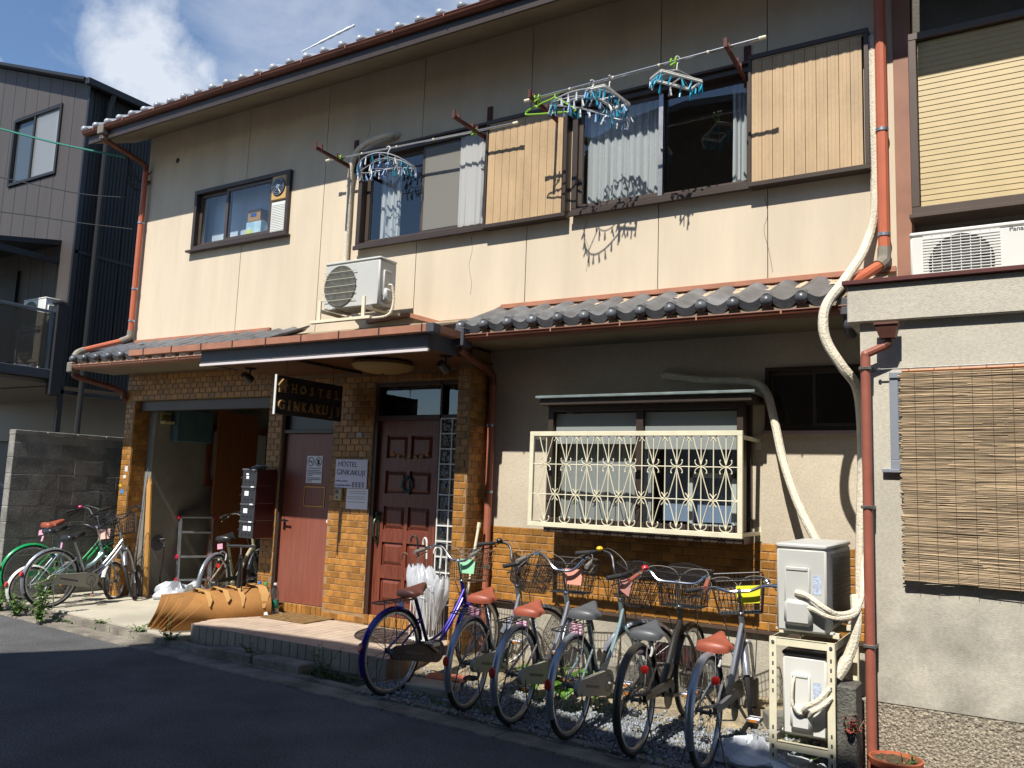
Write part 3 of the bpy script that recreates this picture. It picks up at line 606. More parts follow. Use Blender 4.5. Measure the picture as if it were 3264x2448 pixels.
# iron grille in front of the bay, scrolls and bars
YG = 6.15
gr = MB(); rect_frame(gr, -3.565, -1.755, 1.315, 2.105, YG - .015, YG + .015, .038, .002)
for z in (2.06, 1.34): gr.box(-1.79, -1.757, YG + .015, W - .002, z - .012, z + .014); gr.box(-3.56, -3.53, YG + .015, W - .002, z - .012, z + .014)
gr.box(-1.80, -1.75, W - .008, W - .001, 1.99, 2.10); gr.box(-1.80, -1.75, W - .008, W - .001, 1.28, 1.39)
gr = gr.build('window_grille', m_ivory, H, 0)
for z in (1.832, 1.584): MB().tube([(-3.53, YG, z), (-1.79, YG, z)], .0045, 6).build('rail', m_ivory, gr)
bx = [-3.506 + .0956 * i for i in range(19)]
for x in bx[1:-1]: MB().tube([(x, YG, 1.352), (x, YG, 2.07)], .0045, 6).build('bar', m_ivory, gr)
def scroll(mb, x, z, sx, sz, r=.024):
    mb.tube([(x + sx * (.002 + r * (1 - cos(a))) * 1.15, YG - .006, z + sz * (.002 + r * sin(a) * 1.3)) for a in [pi * .93 * i / 7 for i in range(8)]], [.0045] * 5 + [.006, .007, .003], 5)
for i, x in enumerate(bx):
    if i in (0, 18): continue
    b = MB(); odd = i % 2
    if odd:      # V strands meeting on the upper rail, and again on the bottom
        for s in (-1, 1):
            b.tube(bez([(x, YG - .004, 1.845), (x + s * .018, YG - .004, 1.91), (x + s * .047, YG - .004, 2.0), (x + s * .062, YG - .004, 2.055), (x + s * .085, YG - .004, 2.066)], 4), .004, 5)
            b.tube(bez([(x, YG - .004, 1.82), (x + s * .018, YG - .004, 1.75), (x + s * .045, YG - .004, 1.66), (x + s * .065, YG - .004, 1.60), (x + s * .09, YG - .004, 1.586)], 4), .004, 5)
            b.tube(bez([(x, YG - .004, 1.37), (x + s * .018, YG - .004, 1.43), (x + s * .045, YG - .004, 1.52), (x + s * .065, YG - .004, 1.57), (x + s * .09, YG - .004, 1.582)], 4), .004, 5)
            for sz, zz_ in ((1, 1.835), (-1, 1.829)): b.tube([(x + s * (.004 + .042 * sin(a * .85)), YG - .006, zz_ + sz * (.028 * (1 - cos(a)))) for a in [pi * .80 * k / 8 for k in range(9)]], [.004] * 7 + [.0065, .003], 5)
            b.tube([(x + s * (.004 + .042 * sin(a * .85)), YG - .006, 1.355 + (.028 * (1 - cos(a)))) for a in [pi * .80 * k / 8 for k in range(9)]], [.004] * 7 + [.0065, .003], 5)
    else:
        for s in (-1, 1):
            b.tube([(x, YG - .006, 2.048), (x + s * .016, YG - .006, 2.066)], .0045, 5); b.tube([(x, YG - .006, 2.048), (x + s * .022, YG - .006, 2.026)], [.0045, .003], 5)
            b2 = b2 if s > 0 else MB(); b2.tube(bez([(x, YG - .006, 1.590), (x + s * .008, YG - .006, 1.612), (x + s * .026, YG - .006, 1.632)], 3), .004, 5)
            b2.tube(bez([(x, YG - .006, 1.578), (x + s * .008, YG - .006, 1.556), (x + s * .026, YG - .006, 1.536)], 3), .004, 5)
    b.build('scroll', m_ivory, gr)
    if not odd: b2.build('scroll', m_ivory, gr)
# --- laundry brackets on the wall
for x, yt, zt, zp in ((-6.224, 6.03, 5.11, 5.41), (-4.452, 6.03, 5.08, 5.42), (-3.63, 6.03, 5.10, 5.38), (-1.864, 6.03, 5.12, 5.40)):
    b = MB(); b.box(x - .03, x + .03, W - .012, W - .001, 5.03, zp, .002)
    b.add([(x + a, y, z) for a in (-.012, .012) for y, z in ((W - .01, 5.05), (yt, zt - .03), (yt, zt), (W - .01, 5.09))], [(0, 1, 2, 3), (7, 6, 5, 4), (0, 4, 5, 1), (1, 5, 6, 2), (2, 6, 7, 3), (3, 7, 4, 0)])
    for yy in (yt + .005, yt + .085, yt + .32, yt + .40):
        zz_ = zt - .01 - (yy - yt) * ((zt - 5.09) / (W - yt)); b.box(x - .014, x + .014, yy - .006, yy + .006, zz_ - .02, zz_ + .055)
    b.build('laundry_bracket', m_rust, H, 0)
MB().tube([(-9.367, W - .004, 5.744), (-9.367, W + .004, 5.744)], .035, 14).build('vent_hole', m_black, H)
# foundation vent
v = MB().box(-2.62, -2.24, W + .004, W + .013, .24, .42).build('foundation_vent', m_black, H, 0)
for i in range(13): MB().box(-2.61 + i * .029, -2.60 + i * .029, W - .001, W + .006, .25, .41).build('vent_bar', m_rust, v, 0)
# ---------------------------------------------------------------- car port, porch, doors, tiled brickwork (parts of the hostel)
PZ = 0.21
# mortar faces behind the bricks
b = MB()
wall_cells(b, -7.30, -4.46, PZ - .05, 2.95, [(-7.085, -6.31, .30, 2.60), (-5.745, -4.60, .30, 2.66)], W - .003, .10)
b.box(-9.97, -7.30, W - .003, W + .06, 2.57, 2.94)
b.box(-9.968, -9.787, W - .003, 6.87, 0, 2.57)
b.box(-4.468, -4.328, 6.328, W + .1, PZ - .1, 2.9)
b.box(-4.332, -0.747, W - .003, W + .05, .609, 1.268)
b.build('brick_mortar', m_mortar, H, 0)
BR = []                                     # (centre, axis, width)
BW, BH, BP, BC = .1062, .0585, .1146, .0660
def bricks(axis, a0, a1, z0, z1, plane, holes=(), shift=0):
    k = 0; z = z0
    while z + BH <= z1 + .004:
        x = a0 - (BP / 2 if (k + shift) % 2 else 0)
        while x < a1 - .015:
            l, r = max(x, a0), min(x + BW, a1)
            if r - l > .018 and not any(h[0] - .002 < (l + r) / 2 < h[1] + .002 and h[2] < z + BH / 2 < h[3] for h in holes):
                for h in holes:
                    if h[2] < z + BH / 2 < h[3]:
                        if l < h[0] < r: r = h[0] - .003
                        if l < h[1] < r: l = h[1] + .003
                if r - l > .018:
                    c = (l + r) / 2
                    BR.append(((c, plane, z + BH / 2) if axis == 'y' else (plane, c, z + BH / 2), axis, r - l))
            x += BP
        z += BC; k += 1
bricks('y', -4.33, -0.75, .612, 1.268, W + .004)
bricks('y', -4.466, -4.336, PZ + .004, 2.76, 6.335)
bricks('x', 6.337, 6.645, PZ + .004, 2.76, -4.335, shift=1)
bricks('y', -7.30, -4.47, PZ + .094, 2.78, W + .004, [(-7.085, -6.31, .2, 2.60), (-5.745, -4.60, .2, 2.66)])
bricks('y', -7.30, -7.085, PZ + .004, PZ + .095, W + .004); bricks('y', -6.31, -5.745, PZ + .004, PZ + .095, W + .004)
bricks('y', -9.97, -7.30, 2.575, 2.94, W + .004)
bricks('y', -9.966, -9.796, .094, 2.57, W + .004)
bricks('x', W + .008, 6.868, .094, 2.57, -9.794, shift=1)
def brick_mesh(d=.012, c=.004):
    w, h = BW / 2, BH / 2
    vs = [(-w, 0, -h), (w, 0, -h), (w, 0, h), (-w, 0, h), (-w, -d + .003, -h), (w, -d + .003, -h), (w, -d + .003, h), (-w, -d + .003, h), (-w + c, -d, -h + c), (w - c, -d, -h + c), (w - c, -d, h - c), (-w + c, -d, h - c)]
    return MB().add(vs, [(0, 1, 5, 4), (1, 2, 6, 5), (2, 3, 7, 6), (3, 0, 4, 7), (4, 5, 9, 8), (5, 6, 10, 9), (6, 7, 11, 10), (7, 4, 8, 11), (8, 9, 10, 11)])
bm_b = brick_mesh().mesh('brick', m_brick, 0)
def brick_M(br):
    (x, y, z), ax, w = br
    R = Matrix.Rotation(pi / 2, 4, 'Z') if ax == 'x' else Matrix.Identity(4)
    return Matrix.Translation((x, y, z)) @ R @ Matrix.Rotation(random.gauss(0, .006), 4, 'X') @ Matrix.Rotation(random.gauss(0, .004), 4, 'Z') @ Matrix.Diagonal((w / BW, 1, 1, 1))
def seen(br):
    (x, y, z), ax, w = br; d = sqrt(x * x + y * y + (z - 1.62) ** 2)
    return -(w * BH) * ((y if ax == 'y' else -x) / d) / d ** 2
BR.sort(key=seen)
for br in BR[:300]: obj('brick', bm_b, H, M=brick_M(br))
b = MB(); bb = brick_mesh()
for br in BR[300:]: b.add(bb.v, bb.f, brick_M(br))
o = obj('brickwork', b.mesh('brickwork', m_brick, 0), H); o['kind'] = 'stuff'
# upright sill bricks below the doors
sill = MB()
for x0, x1 in ((-7.08, -6.315), (-5.735, -4.61)):
    n = int((x1 - x0) / .069)
    for i in range(n):
        obj('sill_brick', bm_b, H, M=Matrix.Translation((x0 + .034 + i * (x1 - x0) / n, W + .002, PZ + .052)) @ Matrix.Rotation(pi / 2, 4, 'Y') @ Matrix.Diagonal((.85, 1.3, 1.0, 1)))
b = MB(); b.box(-7.085, -6.31, W - .004, W + .12, PZ, .298); b.box(-5.745, -4.60, W - .004, W + .12, PZ, .298); b.build('door_sill', m_mortar, H, 0)
# door one: plain red-brown steel door
d1 = MB(); d1.box(-7.085, -7.062, W + .02, W + .11, .30, 2.6, .003); d1.box(-6.335, -6.31, W + .02, W + .11, .30, 2.6, .003); d1.box(-7.062, -6.335, W + .02, W + .11, 2.565, 2.6, .003); d1.box(-7.062, -6.335, W + .02, W + .11, 2.14, 2.18, .003)
d1 = d1.build('plain_door', m_brown, H, 0)
MB().box(-7.06, -6.337, W + .06, W + .10, .305, 2.138, .003).build('door_leaf', m_door, d1, 0)
MB().box(-7.06, -6.337, W + .075, W + .085, 2.182, 2.563).build('transom_panel', mat('dark_panel', (.06, .06, .055), .4), d1, 0)
hd = MB(); hd.box(-7.02, -6.98, W + .052, W + .06, 1.08, 1.20, .002); hd.tube([(-7.0, W + .055, 1.18), (-7.0, W + .01, 1.18), (-6.895, W + .008, 1.178)], .010, 8); hd.build('handle', m_chrome, d1)
MB().tube([(-6.35, W + .057, 1.20), (-6.35, W + .04, 1.20)], .02, 12).build('peephole', m_white, d1)
b = MB(); rect_frame(b, -6.735, -6.43, 1.345, 1.56, W + .053, W + .06, .007, 0); b.build('letter_flap', m_gold, d1, 0)
# door two: panelled wooden door with transom, glass bricks beside it
d2 = MB(); d2.box(-5.745, -5.70, W + .01, W + .13, .30, 2.66, .004); d2.box(-4.915, -4.885, W + .01, W + .13, .30, 2.66, .004); d2.box(-5.70, -4.62, W + .01, W + .13, 2.27, 2.32, .004); d2.box(-5.70, -4.62, W + .01, W + .13, 2.62, 2.66, .004)
d2.box(-4.93, -4.60, W + .03, W + .13, .30, .50); d2 = d2.build('panelled_door', mat('dark_door_frame', S('#40231a', .8), .5, var=.2), H, 0)
leaf = MB(); wall_cells(leaf, -5.698, -4.917, .305, 2.268, [(a, a + .27, z, z + .235) for a in (-5.60, -5.285) for z in (.44, .80, 1.16, 1.52, 1.88)], W + .055, .022); leaf = leaf.build('door_leaf', m_wood_d, d2, 0)
for a in (-5.60, -5.285):
    for z in (.44, .80, 1.16, 1.52, 1.88):
        x0, x1, z0, z1, y = a, a + .27, z, z + .235, W + .077; i = .045
        MB().add([(x0, y, z0), (x1, y, z0), (x1, y, z1), (x0, y, z1), (x0 + .012, y, z0 + .012), (x1 - .012, y, z0 + .012), (x1 - .012, y, z1 - .012), (x0 + .012, y, z1 - .012), (x0 + i, y - .018, z0 + i), (x1 - i, y - .018, z0 + i), (x1 - i, y - .018, z1 - i), (x0 + i, y - .018, z1 - i)],
                 [(0, 1, 5, 4), (1, 2, 6, 5), (2, 3, 7, 6), (3, 0, 4, 7), (4, 5, 9, 8), (5, 6, 10, 9), (6, 7, 11, 10), (7, 4, 8, 11), (8, 9, 10, 11)]).build('door_panel', m_wood_d, d2, 0)
m_bronze = mat('green_bronze', S('#5d6a55', .6), .45, metal=.7, var=.4, scale=30)
b = MB(); b.box(-5.675, -5.635, W + .04, W + .055, 1.02, 1.34, .008); b.tube(bez([(-5.655, W + .04, 1.27), (-5.655, W - .01, 1.25), (-5.655, W - .025, 1.16), (-5.655, W - .01, 1.09), (-5.655, W + .04, 1.07)], 5), [.012] * 21, 8); b.ball((-5.655, W + .02, 1.31), .018, 8, (1, 1, 1.6)); b.ball((-5.655, W + .03, 1.035), .016, 8, (1, 1, 2)); b.build('handle', m_bronze, d2)
MB().quad((-5.69, W + .07, 2.325), (-4.63, W + .07, 2.325), (-4.63, W + .07, 2.615), (-5.69, W + .07, 2.615)).build('transom_pane', m_glass_d, d2, 0)
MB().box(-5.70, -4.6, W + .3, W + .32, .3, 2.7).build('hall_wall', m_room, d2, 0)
gb = MB()
for k in range(13): gb.box(-4.885, -4.602, W - .004, W + .09, .495 + k * .1485 - .006, .495 + k * .1485 + .006)
for x in (-4.88, -4.744, -4.608): gb.box(x - .006, x + .006, W - .0045, W + .088, .49, 2.285)
gb = gb.build('glass_block_strip', m_white, H, 0)
for k in range(12):
    for x in (-4.812, -4.676):
        MB().grid(lambda u, v: (x - .062 + .124 * u, W + .012 - .014 * sin(pi * u) ** .5 * sin(pi * v) ** .5 if 0 < u < 1 and 0 < v < 1 else W + .012, .503 + k * .1485 + .134 * v), 6, 6).build('glass_block', m_block_glass, gb)
MB().box(-4.88, -4.60, W + .085, W + .095, .49, 2.28).build('glass_block_back', mat('dim_back', (.10, .10, .095), .8), gb, 0)
# car port room: side wall, rear wall, lintel track, window
b = MB(); b.box(-9.86, -9.65, 6.871, 9.3, 0, 2.9); b.box(-9.86, -7.3, 9.3, 9.4, 0, 2.9); b.box(-7.29, -7.18, 6.76, 9.3, 0, 2.9); b.box(-9.86, -7.3, 6.72, 9.4, 2.86, 2.92)
b.build('car_port_wall', mat('bare_plaster', S('#8f8a7e', .72), .95, var=.22, scale=1.6, fine=.08, fscale=70, bump=.3, bscale=90), H, 0)
MB().box(-9.785, -7.30, W + .065, W + .16, 2.44, 2.57, .004).box(-9.79, -9.765, 6.872, 6.90, .09, 2.45).build('shutter_track', m_brown, H, 0)
cw = MB(); cw.box(-9.649, -9.60, 7.70, 8.80, 2.26, 2.36); cw.box(-9.649, -9.60, 7.70, 8.80, 1.50, 1.58); cw.box(-9.649, -9.60, 7.70, 7.76, 1.58, 2.26); cw.box(-9.649, -9.60, 8.74, 8.80, 1.58, 2.26); cw = cw.build('car_port_window', m_wood_d, H, 0)
MB().box(-9.645, -9.63, 7.76, 8.74, 1.58, 2.26).build('pane', mat('opal_pane', (.50, .52, .52), .4), cw, 0)
# --- porch: slab with tiled edge
b = MB(); FY = 5.50
slab = [(-6.93, FY + .02), (-6.86, FY - .01), (-4.50, FY - .01), (-4.50, 6.33), (-4.47, 6.33), (-4.47, W + .005), (-7.25, W + .005)]
b.prism(slab, 'z', -.02, PZ - .008)
po = b.build('porch', mat('porch_bed', S('#a5917c', .8), .9, var=.2), None, 0); tag(po, 'raised porch floor with pinkish tiles in front of the two doors', 'porch')
m_ptile = mat('porch_tile', S('#c9b5a0', .80), .6, var=.10, scale=3, rnd=.07, island=True, fine=.05, fscale=100)
m_ptile2 = mat('front_tile', S('#a89a88', .7), .6, var=.15, scale=4, rnd=.10)
t = MB().box(-.0475, .0475, -.0475, .0475, -.006, 0, .0015).mesh('tile', m_ptile, 0)
tf = MB().box(-.047, .047, -.008, 0, -.165, 0, .002).mesh('front_tile', m_ptile2, 0)
for i in range(24):
    x = -6.81 + i * .1
    obj('front_tile', tf, po, M=Matrix.Translation((x, FY - .010, PZ - .006)))
    for j in range(3): obj('tile', t, po, M=Matrix.Translation((x, FY + .04 + j * .1, PZ + random.uniform(-.0008, .0008))))
MB().add([(-6.932, FY + .02, .0), (-6.862, FY - .012, .0), (-6.862, FY - .012, PZ), (-6.932, FY + .02, PZ), (-6.927, FY + .03, 0), (-6.857, FY - .002, 0), (-6.857, FY - .002, PZ), (-6.927, FY + .03, PZ)], [(0, 1, 2, 3), (7, 6, 5, 4), (0, 3, 7, 4), (1, 5, 6, 2), (3, 2, 6, 7)]).build('corner_tile', m_ptile2, po, 0)
b = MB()
for j in range(8):
    for i in range(24):
        x0 = -6.856 + i * .1; y0 = FY + .293 + j * .1
        if y0 + .095 < W: b.box(x0, x0 + .095, y0, y0 + .095, PZ - .009, PZ - random.uniform(0, .001))
for j in range(11):                          # the tiles left of the squares, cut to the slanting edge
    y0 = FY + .05 + j * .1; xl = -6.93 - .32 * (y0 - FY) / 1.15
    if -6.862 - xl > .02: b.box(xl + .01, -6.862, y0, y0 + .095, PZ - .009, PZ - .0005)
o = b.build('inner_tile', m_ptile, po, 0); o['kind'] = 'stuff'
# stepping slabs in the gutter before the porch
for k, (cx, cy, rz, lab) in enumerate(((-6.07, 5.325, .03, 'dark kerb step slab before the porch, nearer the cardboard'), (-5.45, 5.31, -.02, 'dark kerb step slab before the porch, nearer the purple bicycle'))):
    o = MB().box(-.29, .29, -.09, .09, 0, .10, .012).build('step_slab', m_kerb, None, 0); o.location = (cx, cy, .005); o.rotation_euler = (0, 0, rz); tag(o, lab, 'step', 'step slabs in the gutter')
# --- things in and by the doors
o = MB().box(-.31, .31, -.235, .235, 0, .012, .003).build('door_mat', mat('coir_mat', S('#8a6a3c', .7), .95, var=.4, scale=18, fine=.3, fscale=150, bump=.6), None, 0); o.location = (-6.44, 6.455, PZ + .001); tag(o, 'brown coir door mat in front of the plain red-brown door', 'door mat')
mm = thing('round_mat', 'half-round dark rubber mat with scroll pattern before the panelled door', 'door mat', (-5.05, 6.55, PZ))
b = MB(); R1, R2 = .46, .62
half = [(R1 * cos(a), -R2 * sin(a)) for a in [pi * i / 28 for i in range(29)]]
b.prism(half, 'z', 0.001, .008); b.build('mat_base', mat('rubber_mat', S('#5a463c', .7), .8, var=.3, scale=20), mm, 0)
b = MB(); m_rm = mat('rubber_relief', S('#2c2522'), .7)
b.tube([(x * .97, y * .97 - .008, .010) for x, y in half], .008, 5); b.tube([(x * .72, y * .72 - .01, .010) for x, y in half], .006, 5)
for i in range(1, 14):
    a = pi * i / 14; s = 1 if i % 2 else -1
    b.tube(bez([(R1 * .74 * cos(a), -R2 * .74 * sin(a), .01), (R1 * .84 * cos(a + .05 * s), -R2 * .84 * sin(a + .05 * s), .01), (R1 * .95 * cos(a - .04 * s), -R2 * .95 * sin(a - .04 * s), .01)], 4), .005, 4)
    b.tube(bez([(R1 * .1 * cos(a), -R2 * .1 * sin(a) - .02, .01), (R1 * .4 * cos(a + .12 * s), -R2 * .4 * sin(a + .12 * s) - .01, .01), (R1 * .68 * cos(a), -R2 * .68 * sin(a), .01)], 4), .005, 4)
b.build('mat_relief', m_rm, mm)
# hanging sign
sg = thing('hanging_sign', 'black wooden sign with raised letters HOSTEL GINKAKUJI hung under the canopy', 'sign', (-6.10, 6.07, 2.24), world=True)
m_sgb = mat('sign_board', S('#2d2520', .8), .7, var=.2, scale=6); m_let = mat('wooden_letter', S('#b08a50', .62), .5, var=.12, scale=10)
MB().box(-6.125, -6.105, 5.625, 6.54, 2.25, 2.625, .002).build('board', m_sgb, sg, 0)
MB().box(-6.128, -6.102, 5.615, 5.624, 2.245, 2.63).build('edge_strip', m_white, sg, 0)
he = MB().prism([(5.650, 2.462), (5.735, 2.462), (5.735, 2.53), (5.6925, 2.578), (5.650, 2.53)], 'x', -6.104, -6.088).build('house_emblem', m_let, sg, 0)
MB().prism([(5.638, 2.522), (5.6925, 2.582), (5.747, 2.522), (5.747, 2.536), (5.6925, 2.598), (5.638, 2.536)], 'x', -6.104, -6.080).build('emblem_roof', m_let, he, 0); MB().box(-6.104, -6.086, 5.722, 5.736, 2.552, 2.592).build('emblem_chimney', m_let, he, 0); MB().box(-6.0875, -6.086, 5.684, 5.702, 2.462, 2.492).build('emblem_door', m_sgb, he, 0)
def sign_line(txt, y0, y1, z, size):
    n = len(txt); st = (y1 - y0) / n
    for i, ch in enumerate(txt):
        M = frame_M((-6.094, y0 + (i + .5) * st, z), (0, 1, 0), (0, 0, 1)) @ Matrix.Diagonal((.92, 1, 1, 1))
        l = text_obj('letter', ch, size, M, m_let, sg, .010, .0022, 'CENTER')
        if ch in 'HIKTNLU':                  # slab feet
            w = .012 if ch in 'IT' else .03
            h = size * .70
            f = MB()
            feet = {'H': ((-.026, 0), (.026, 0), (-.026, h), (.026, h)), 'I': ((0, 0), (0, h)), 'K': ((-.022, 0), (-.022, h), (.026, 0)), 'T': ((0, 0),), 'N': ((-.026, 0), (-.026, h), (.026, h)), 'L': ((-.02, 0), (-.02, h)), 'U': ((-.024, h), (.024, h))}[ch]
            for a, c in feet: f.box(-6.104, -6.0845, y0 + (i + .5) * st + a - .015, y0 + (i + .5) * st + a + .015, z + c - .003, z + c + .004)
            f.build('serif', m_let, l, 0)
sign_line('HOSTEL', 5.775, 6.50, 2.475, .115); sign_line('GINKAKUJI', 5.64, 6.52, 2.30, .125)
b = MB()
for y in (5.75, 6.4): b.tube([(-6.115, y, 2.625), (-6.115, y, 2.70)], .004, 6); b.tube([(-6.115, y + .015 * cos(a), 2.715 + .015 * sin(a)) for a in [2 * pi * i / 12 for i in range(12)]], .003, 5, True); b.tube([(-6.115, y, 2.73), (-6.115, y, 2.781)], .004, 6)
b.build('hook', m_dsteel, sg)
MB().box(-5.93, -5.90, 5.70, 6.60, 2.755, 2.781).build('ceiling_bar', m_brown, H, 0)
# mailboxes, four in a stack on the tiled wall
mb0 = None
labs = ('topmost black mailbox of the stack, with two white name cards', 'second mailbox from the top of the stack, one white card', 'third mailbox from the top of the stack, one white card', 'lowest black mailbox of the stack, with two square cards')
for k in range(4):
    t = thing('mailbox', labs[k], 'mailbox', (-7.213, 6.355, 1.545 - k * .188), group='mailboxes on the porch wall')
    MB().box(-.112, .112, 0.006, .284, 0, .185, .004).build('box', mat('maroon_lacquer', S('#4f2722', .7), .3, var=.15, scale=4), t, 0)
    MB().box(-.111, .111, -.002, .0055, .002, .183, .002).build('front', mat('black_front', S('#2c2c30'), .45), t, 0)
    MB().box(-.078, .082, -.006, -.002, .138, .162).build('slot', m_black, t, 0)
    MB().box(-.114, .114, -.012, .004, .164, .186, .003).build('flap', mat('grey_flap', S('#4d4d52'), .4), t, 0)
    for q in range(3):
        MB().box(-.068 + q * .058, -.062 + q * .058, -.005, -.002, .03, .052).box(-.056 + q * .058, -.05 + q * .058, -.005, -.002, .03, .052).build('lock_slot', m_black, t, 0)
    cards = ((-.03, .075, .04, .03), (-.035, .115, .04, .02)) if k == 0 else ((-.03, .08, .062, .05),) if k < 3 else ((-.015, .08, .06, .05), (.052, .08, .045, .05))
    for cx2, cz2, w2, h2 in cards: MB().box(cx2 - w2 / 2, cx2 + w2 / 2, -.0045, -.002, cz2, cz2 + h2).build('name_card', m_paper, t, 0)
    MB().box(.04, .088, -.0135, -.011, .17, .184).build('tag', m_paper, t, 0)
    MB().tube([(-.112, .02, .09), (-.135, .018, .09), (-.135, .0, .085)], .006, 6).build('latch', m_chrome, t)
    b = MB(); b.box(.1125, .115, .03, .27, .0, .003); b.build('side_rail', m_steel, t, 0)
o = MB(); rgg = random.Random(5)
for i in range(5): o.tube(bez([(-7.28 + rgg.uniform(0, .12), 6.42 + rgg.uniform(0, .15), 1.74 + rgg.uniform(0, .03)) for _ in range(5)], 4), .008, 5)
tag(o.build('cable_coil', mat('coil', (.25, .27, .26), .4), None), 'tangled pale cord lying on top of the mailbox stack', 'cord')
# notices, intercom, welcome letters, wreath
m_note = mat('note_paper', S('#e4e4f2', .95), .8)
nt = thing('door_notice', 'white notice with two prohibition signs taped to the plain door', 'notice', (-6.62, W + .055, 1.50), world=True)
MB().box(-6.72, -6.49, W + .0545, W + .0565, 1.60, 1.895).build('sheet', m_paper, nt, 0)
def stand_text(txt, size, x, y, z, m, par, off=0.0, ext=.0006, al='LEFT', nm='lettering', tilt=0): return text_obj(nm, txt, size, frame_M((x, y, z), (1, 0, tilt), (0, 0, 1)), m, par, ext, off, al)
for cx2 in (-6.66, -6.548):
    b = MB(); b.tube([(cx2 + .046 * cos(a), W + .0535, 1.83 + .046 * sin(a)) for a in [2 * pi * i / 24 for i in range(24)]], .0035, 4, True); b.tube([(cx2 - .032, W + .0535, 1.862), (cx2 + .032, W + .0535, 1.798)], .0035, 4); b.build('ring_symbol', mat('dark_red_ink', (.10, .03, .03), .7), nt)
b = MB(); b.box(-6.69, -6.635, W + .0535, W + .0545, 1.827, 1.835).tube([(-6.635, W + .054, 1.831), (-6.625, W + .054, 1.845), (-6.63, W + .054, 1.86)], .002, 4); b.box(-6.565, -6.535, W + .0535, W + .0545, 1.80, 1.855); b.build('symbol', m_ink, nt, 0)
rgt = random.Random(11); b = MB()
for r, (z, n) in enumerate(((1.76, 1), (1.735, 1), (1.718, 1), (1.70, 1), (1.683, .4), (1.655, 1), (1.638, 1), (1.62, .35))):
    x = -6.705
    while x < -6.705 + .195 * n: w = rgt.uniform(.006, .02); b.box(x, min(x + w, -6.50), W + .0538, W + .0545, z - .005, z + .004); x += w + .004
b.build('printed_line', m_ink, nt, 0)
bd = thing('handwritten_board', 'white board hand-lettered HOSTEL GINKAKUJI on the wall between the doors', 'sign', (-6.02, W - .02, 1.47), world=True)
MB().box(-6.222, -5.783, W - .022, W - .013, 1.562, 1.86, .001).build('board', m_note, bd, 0)
stand_text('HOSTEL', .074, -6.19, W - .0225, 1.787, m_ink, bd, 0, tilt=-.02); stand_text('GINKAKUJI', .080, -6.205, W - .0225, 1.70, m_ink, bd, 0, tilt=-.02)
b = MB()
for z, x0, x1 in ((1.63, -6.21, -6.05), (1.585, -6.21, -6.0)):
    x = x0
    while x < x1: w = rgt.uniform(.006, .018); b.box(x, x + w, W - .0235, W - .022, z - .003, z + rgt.uniform(.004, .012)); x += w + .006
for i in range(4):
    x = -5.975 + i * .044; z = 1.572; b.box(x, x + .034, W - .0235, W - .022, z + .003, z + .007); b.box(x + .003, x + .031, W - .0235, W - .022, z + .026, z + .030); b.box(x + .014, x + .019, W - .0235, W - .022, z, z + .056); b.box(x, x + .005, W - .0235, W - .022, z, z + .046); b.box(x + .002, x + .032, W - .0235, W - .022, z + .048, z + .052)
b.build('written_line', m_ink, bd, 0)
pp = thing('lower_notice', 'plain white paper notice hung below the hand-lettered board', 'notice', (-5.95, W - .02, 1.25), world=True)
MB().box(-6.05, -5.757, W - .019, W - .016, 1.348, 1.557).build('sheet', m_paper, pp, 0)
b = MB()
for z in (1.53, 1.51, 1.475, 1.455, 1.42):
    x = -6.03
    while x < -5.80: w = rgt.uniform(.008, .03); b.box(x, x + w, W - .0198, W - .019, z - .003, z + .003); x += w + .006
b.build('printed_line', mat('grey_ink', (.30, .30, .32), .7), pp, 0)
ic = MB().box(-6.21, -6.107, W - .035, W - .009, 1.43, 1.556, .006).build('intercom', mat('cream_plastic', S('#b9ad88', .85), .5), None, 0); tag(ic, 'cream doorbell box just below the hand-lettered board', 'intercom')
MB().box(-6.195, -6.15, W - .0365, W - .035, 1.50, 1.54).build('grille', m_dgrey, ic, 0); MB().tube([(-6.17, W - .035, 1.46), (-6.17, W - .04, 1.46)], .012, 10).build('button', m_dgrey, ic)
wl2 = thing('welcome_letters', 'small gold letters spelling WELCOME on the panelled door', 'sign', (-5.3, W + .05, 1.86), world=True)
m_gl = mat('gold_letter', S('#c08a3a', .9), .45)
for i, ch in enumerate('WELCOME'): text_obj('letter', ch, .052, frame_M((-5.52 + i * .075, W + .048, 1.905 - .0022 * (9 - (i - 3) ** 2) * 2), (1, 0, (i - 3) * .09), (-(i - 3) * .09, 0, 1)), m_gl, wl2, .004, .001, 'CENTER')
MB().tube([(-5.56, W + .05, 1.95), (-5.40, W + .05, 1.92), (-5.25, W + .05, 1.915), (-5.05, W + .05, 1.955)], .0015, 4).build('string', m_gl, wl2)
b = MB()
for i in range(40):
    a = 2 * pi * i / 40; b.ball((-5.30 + .055 * cos(a) * rgt.uniform(.85, 1.15), W + .04 + rgt.uniform(-.01, .01), 1.62 + .07 * sin(a) * rgt.uniform(.85, 1.15)), .013, 6, (1, .6, 1.2))
tag(b.build('wreath', mat('teal_wreath', S('#2c5a52', .7), .8), None), 'small teal wreath hung on the panelled door', 'wreath')
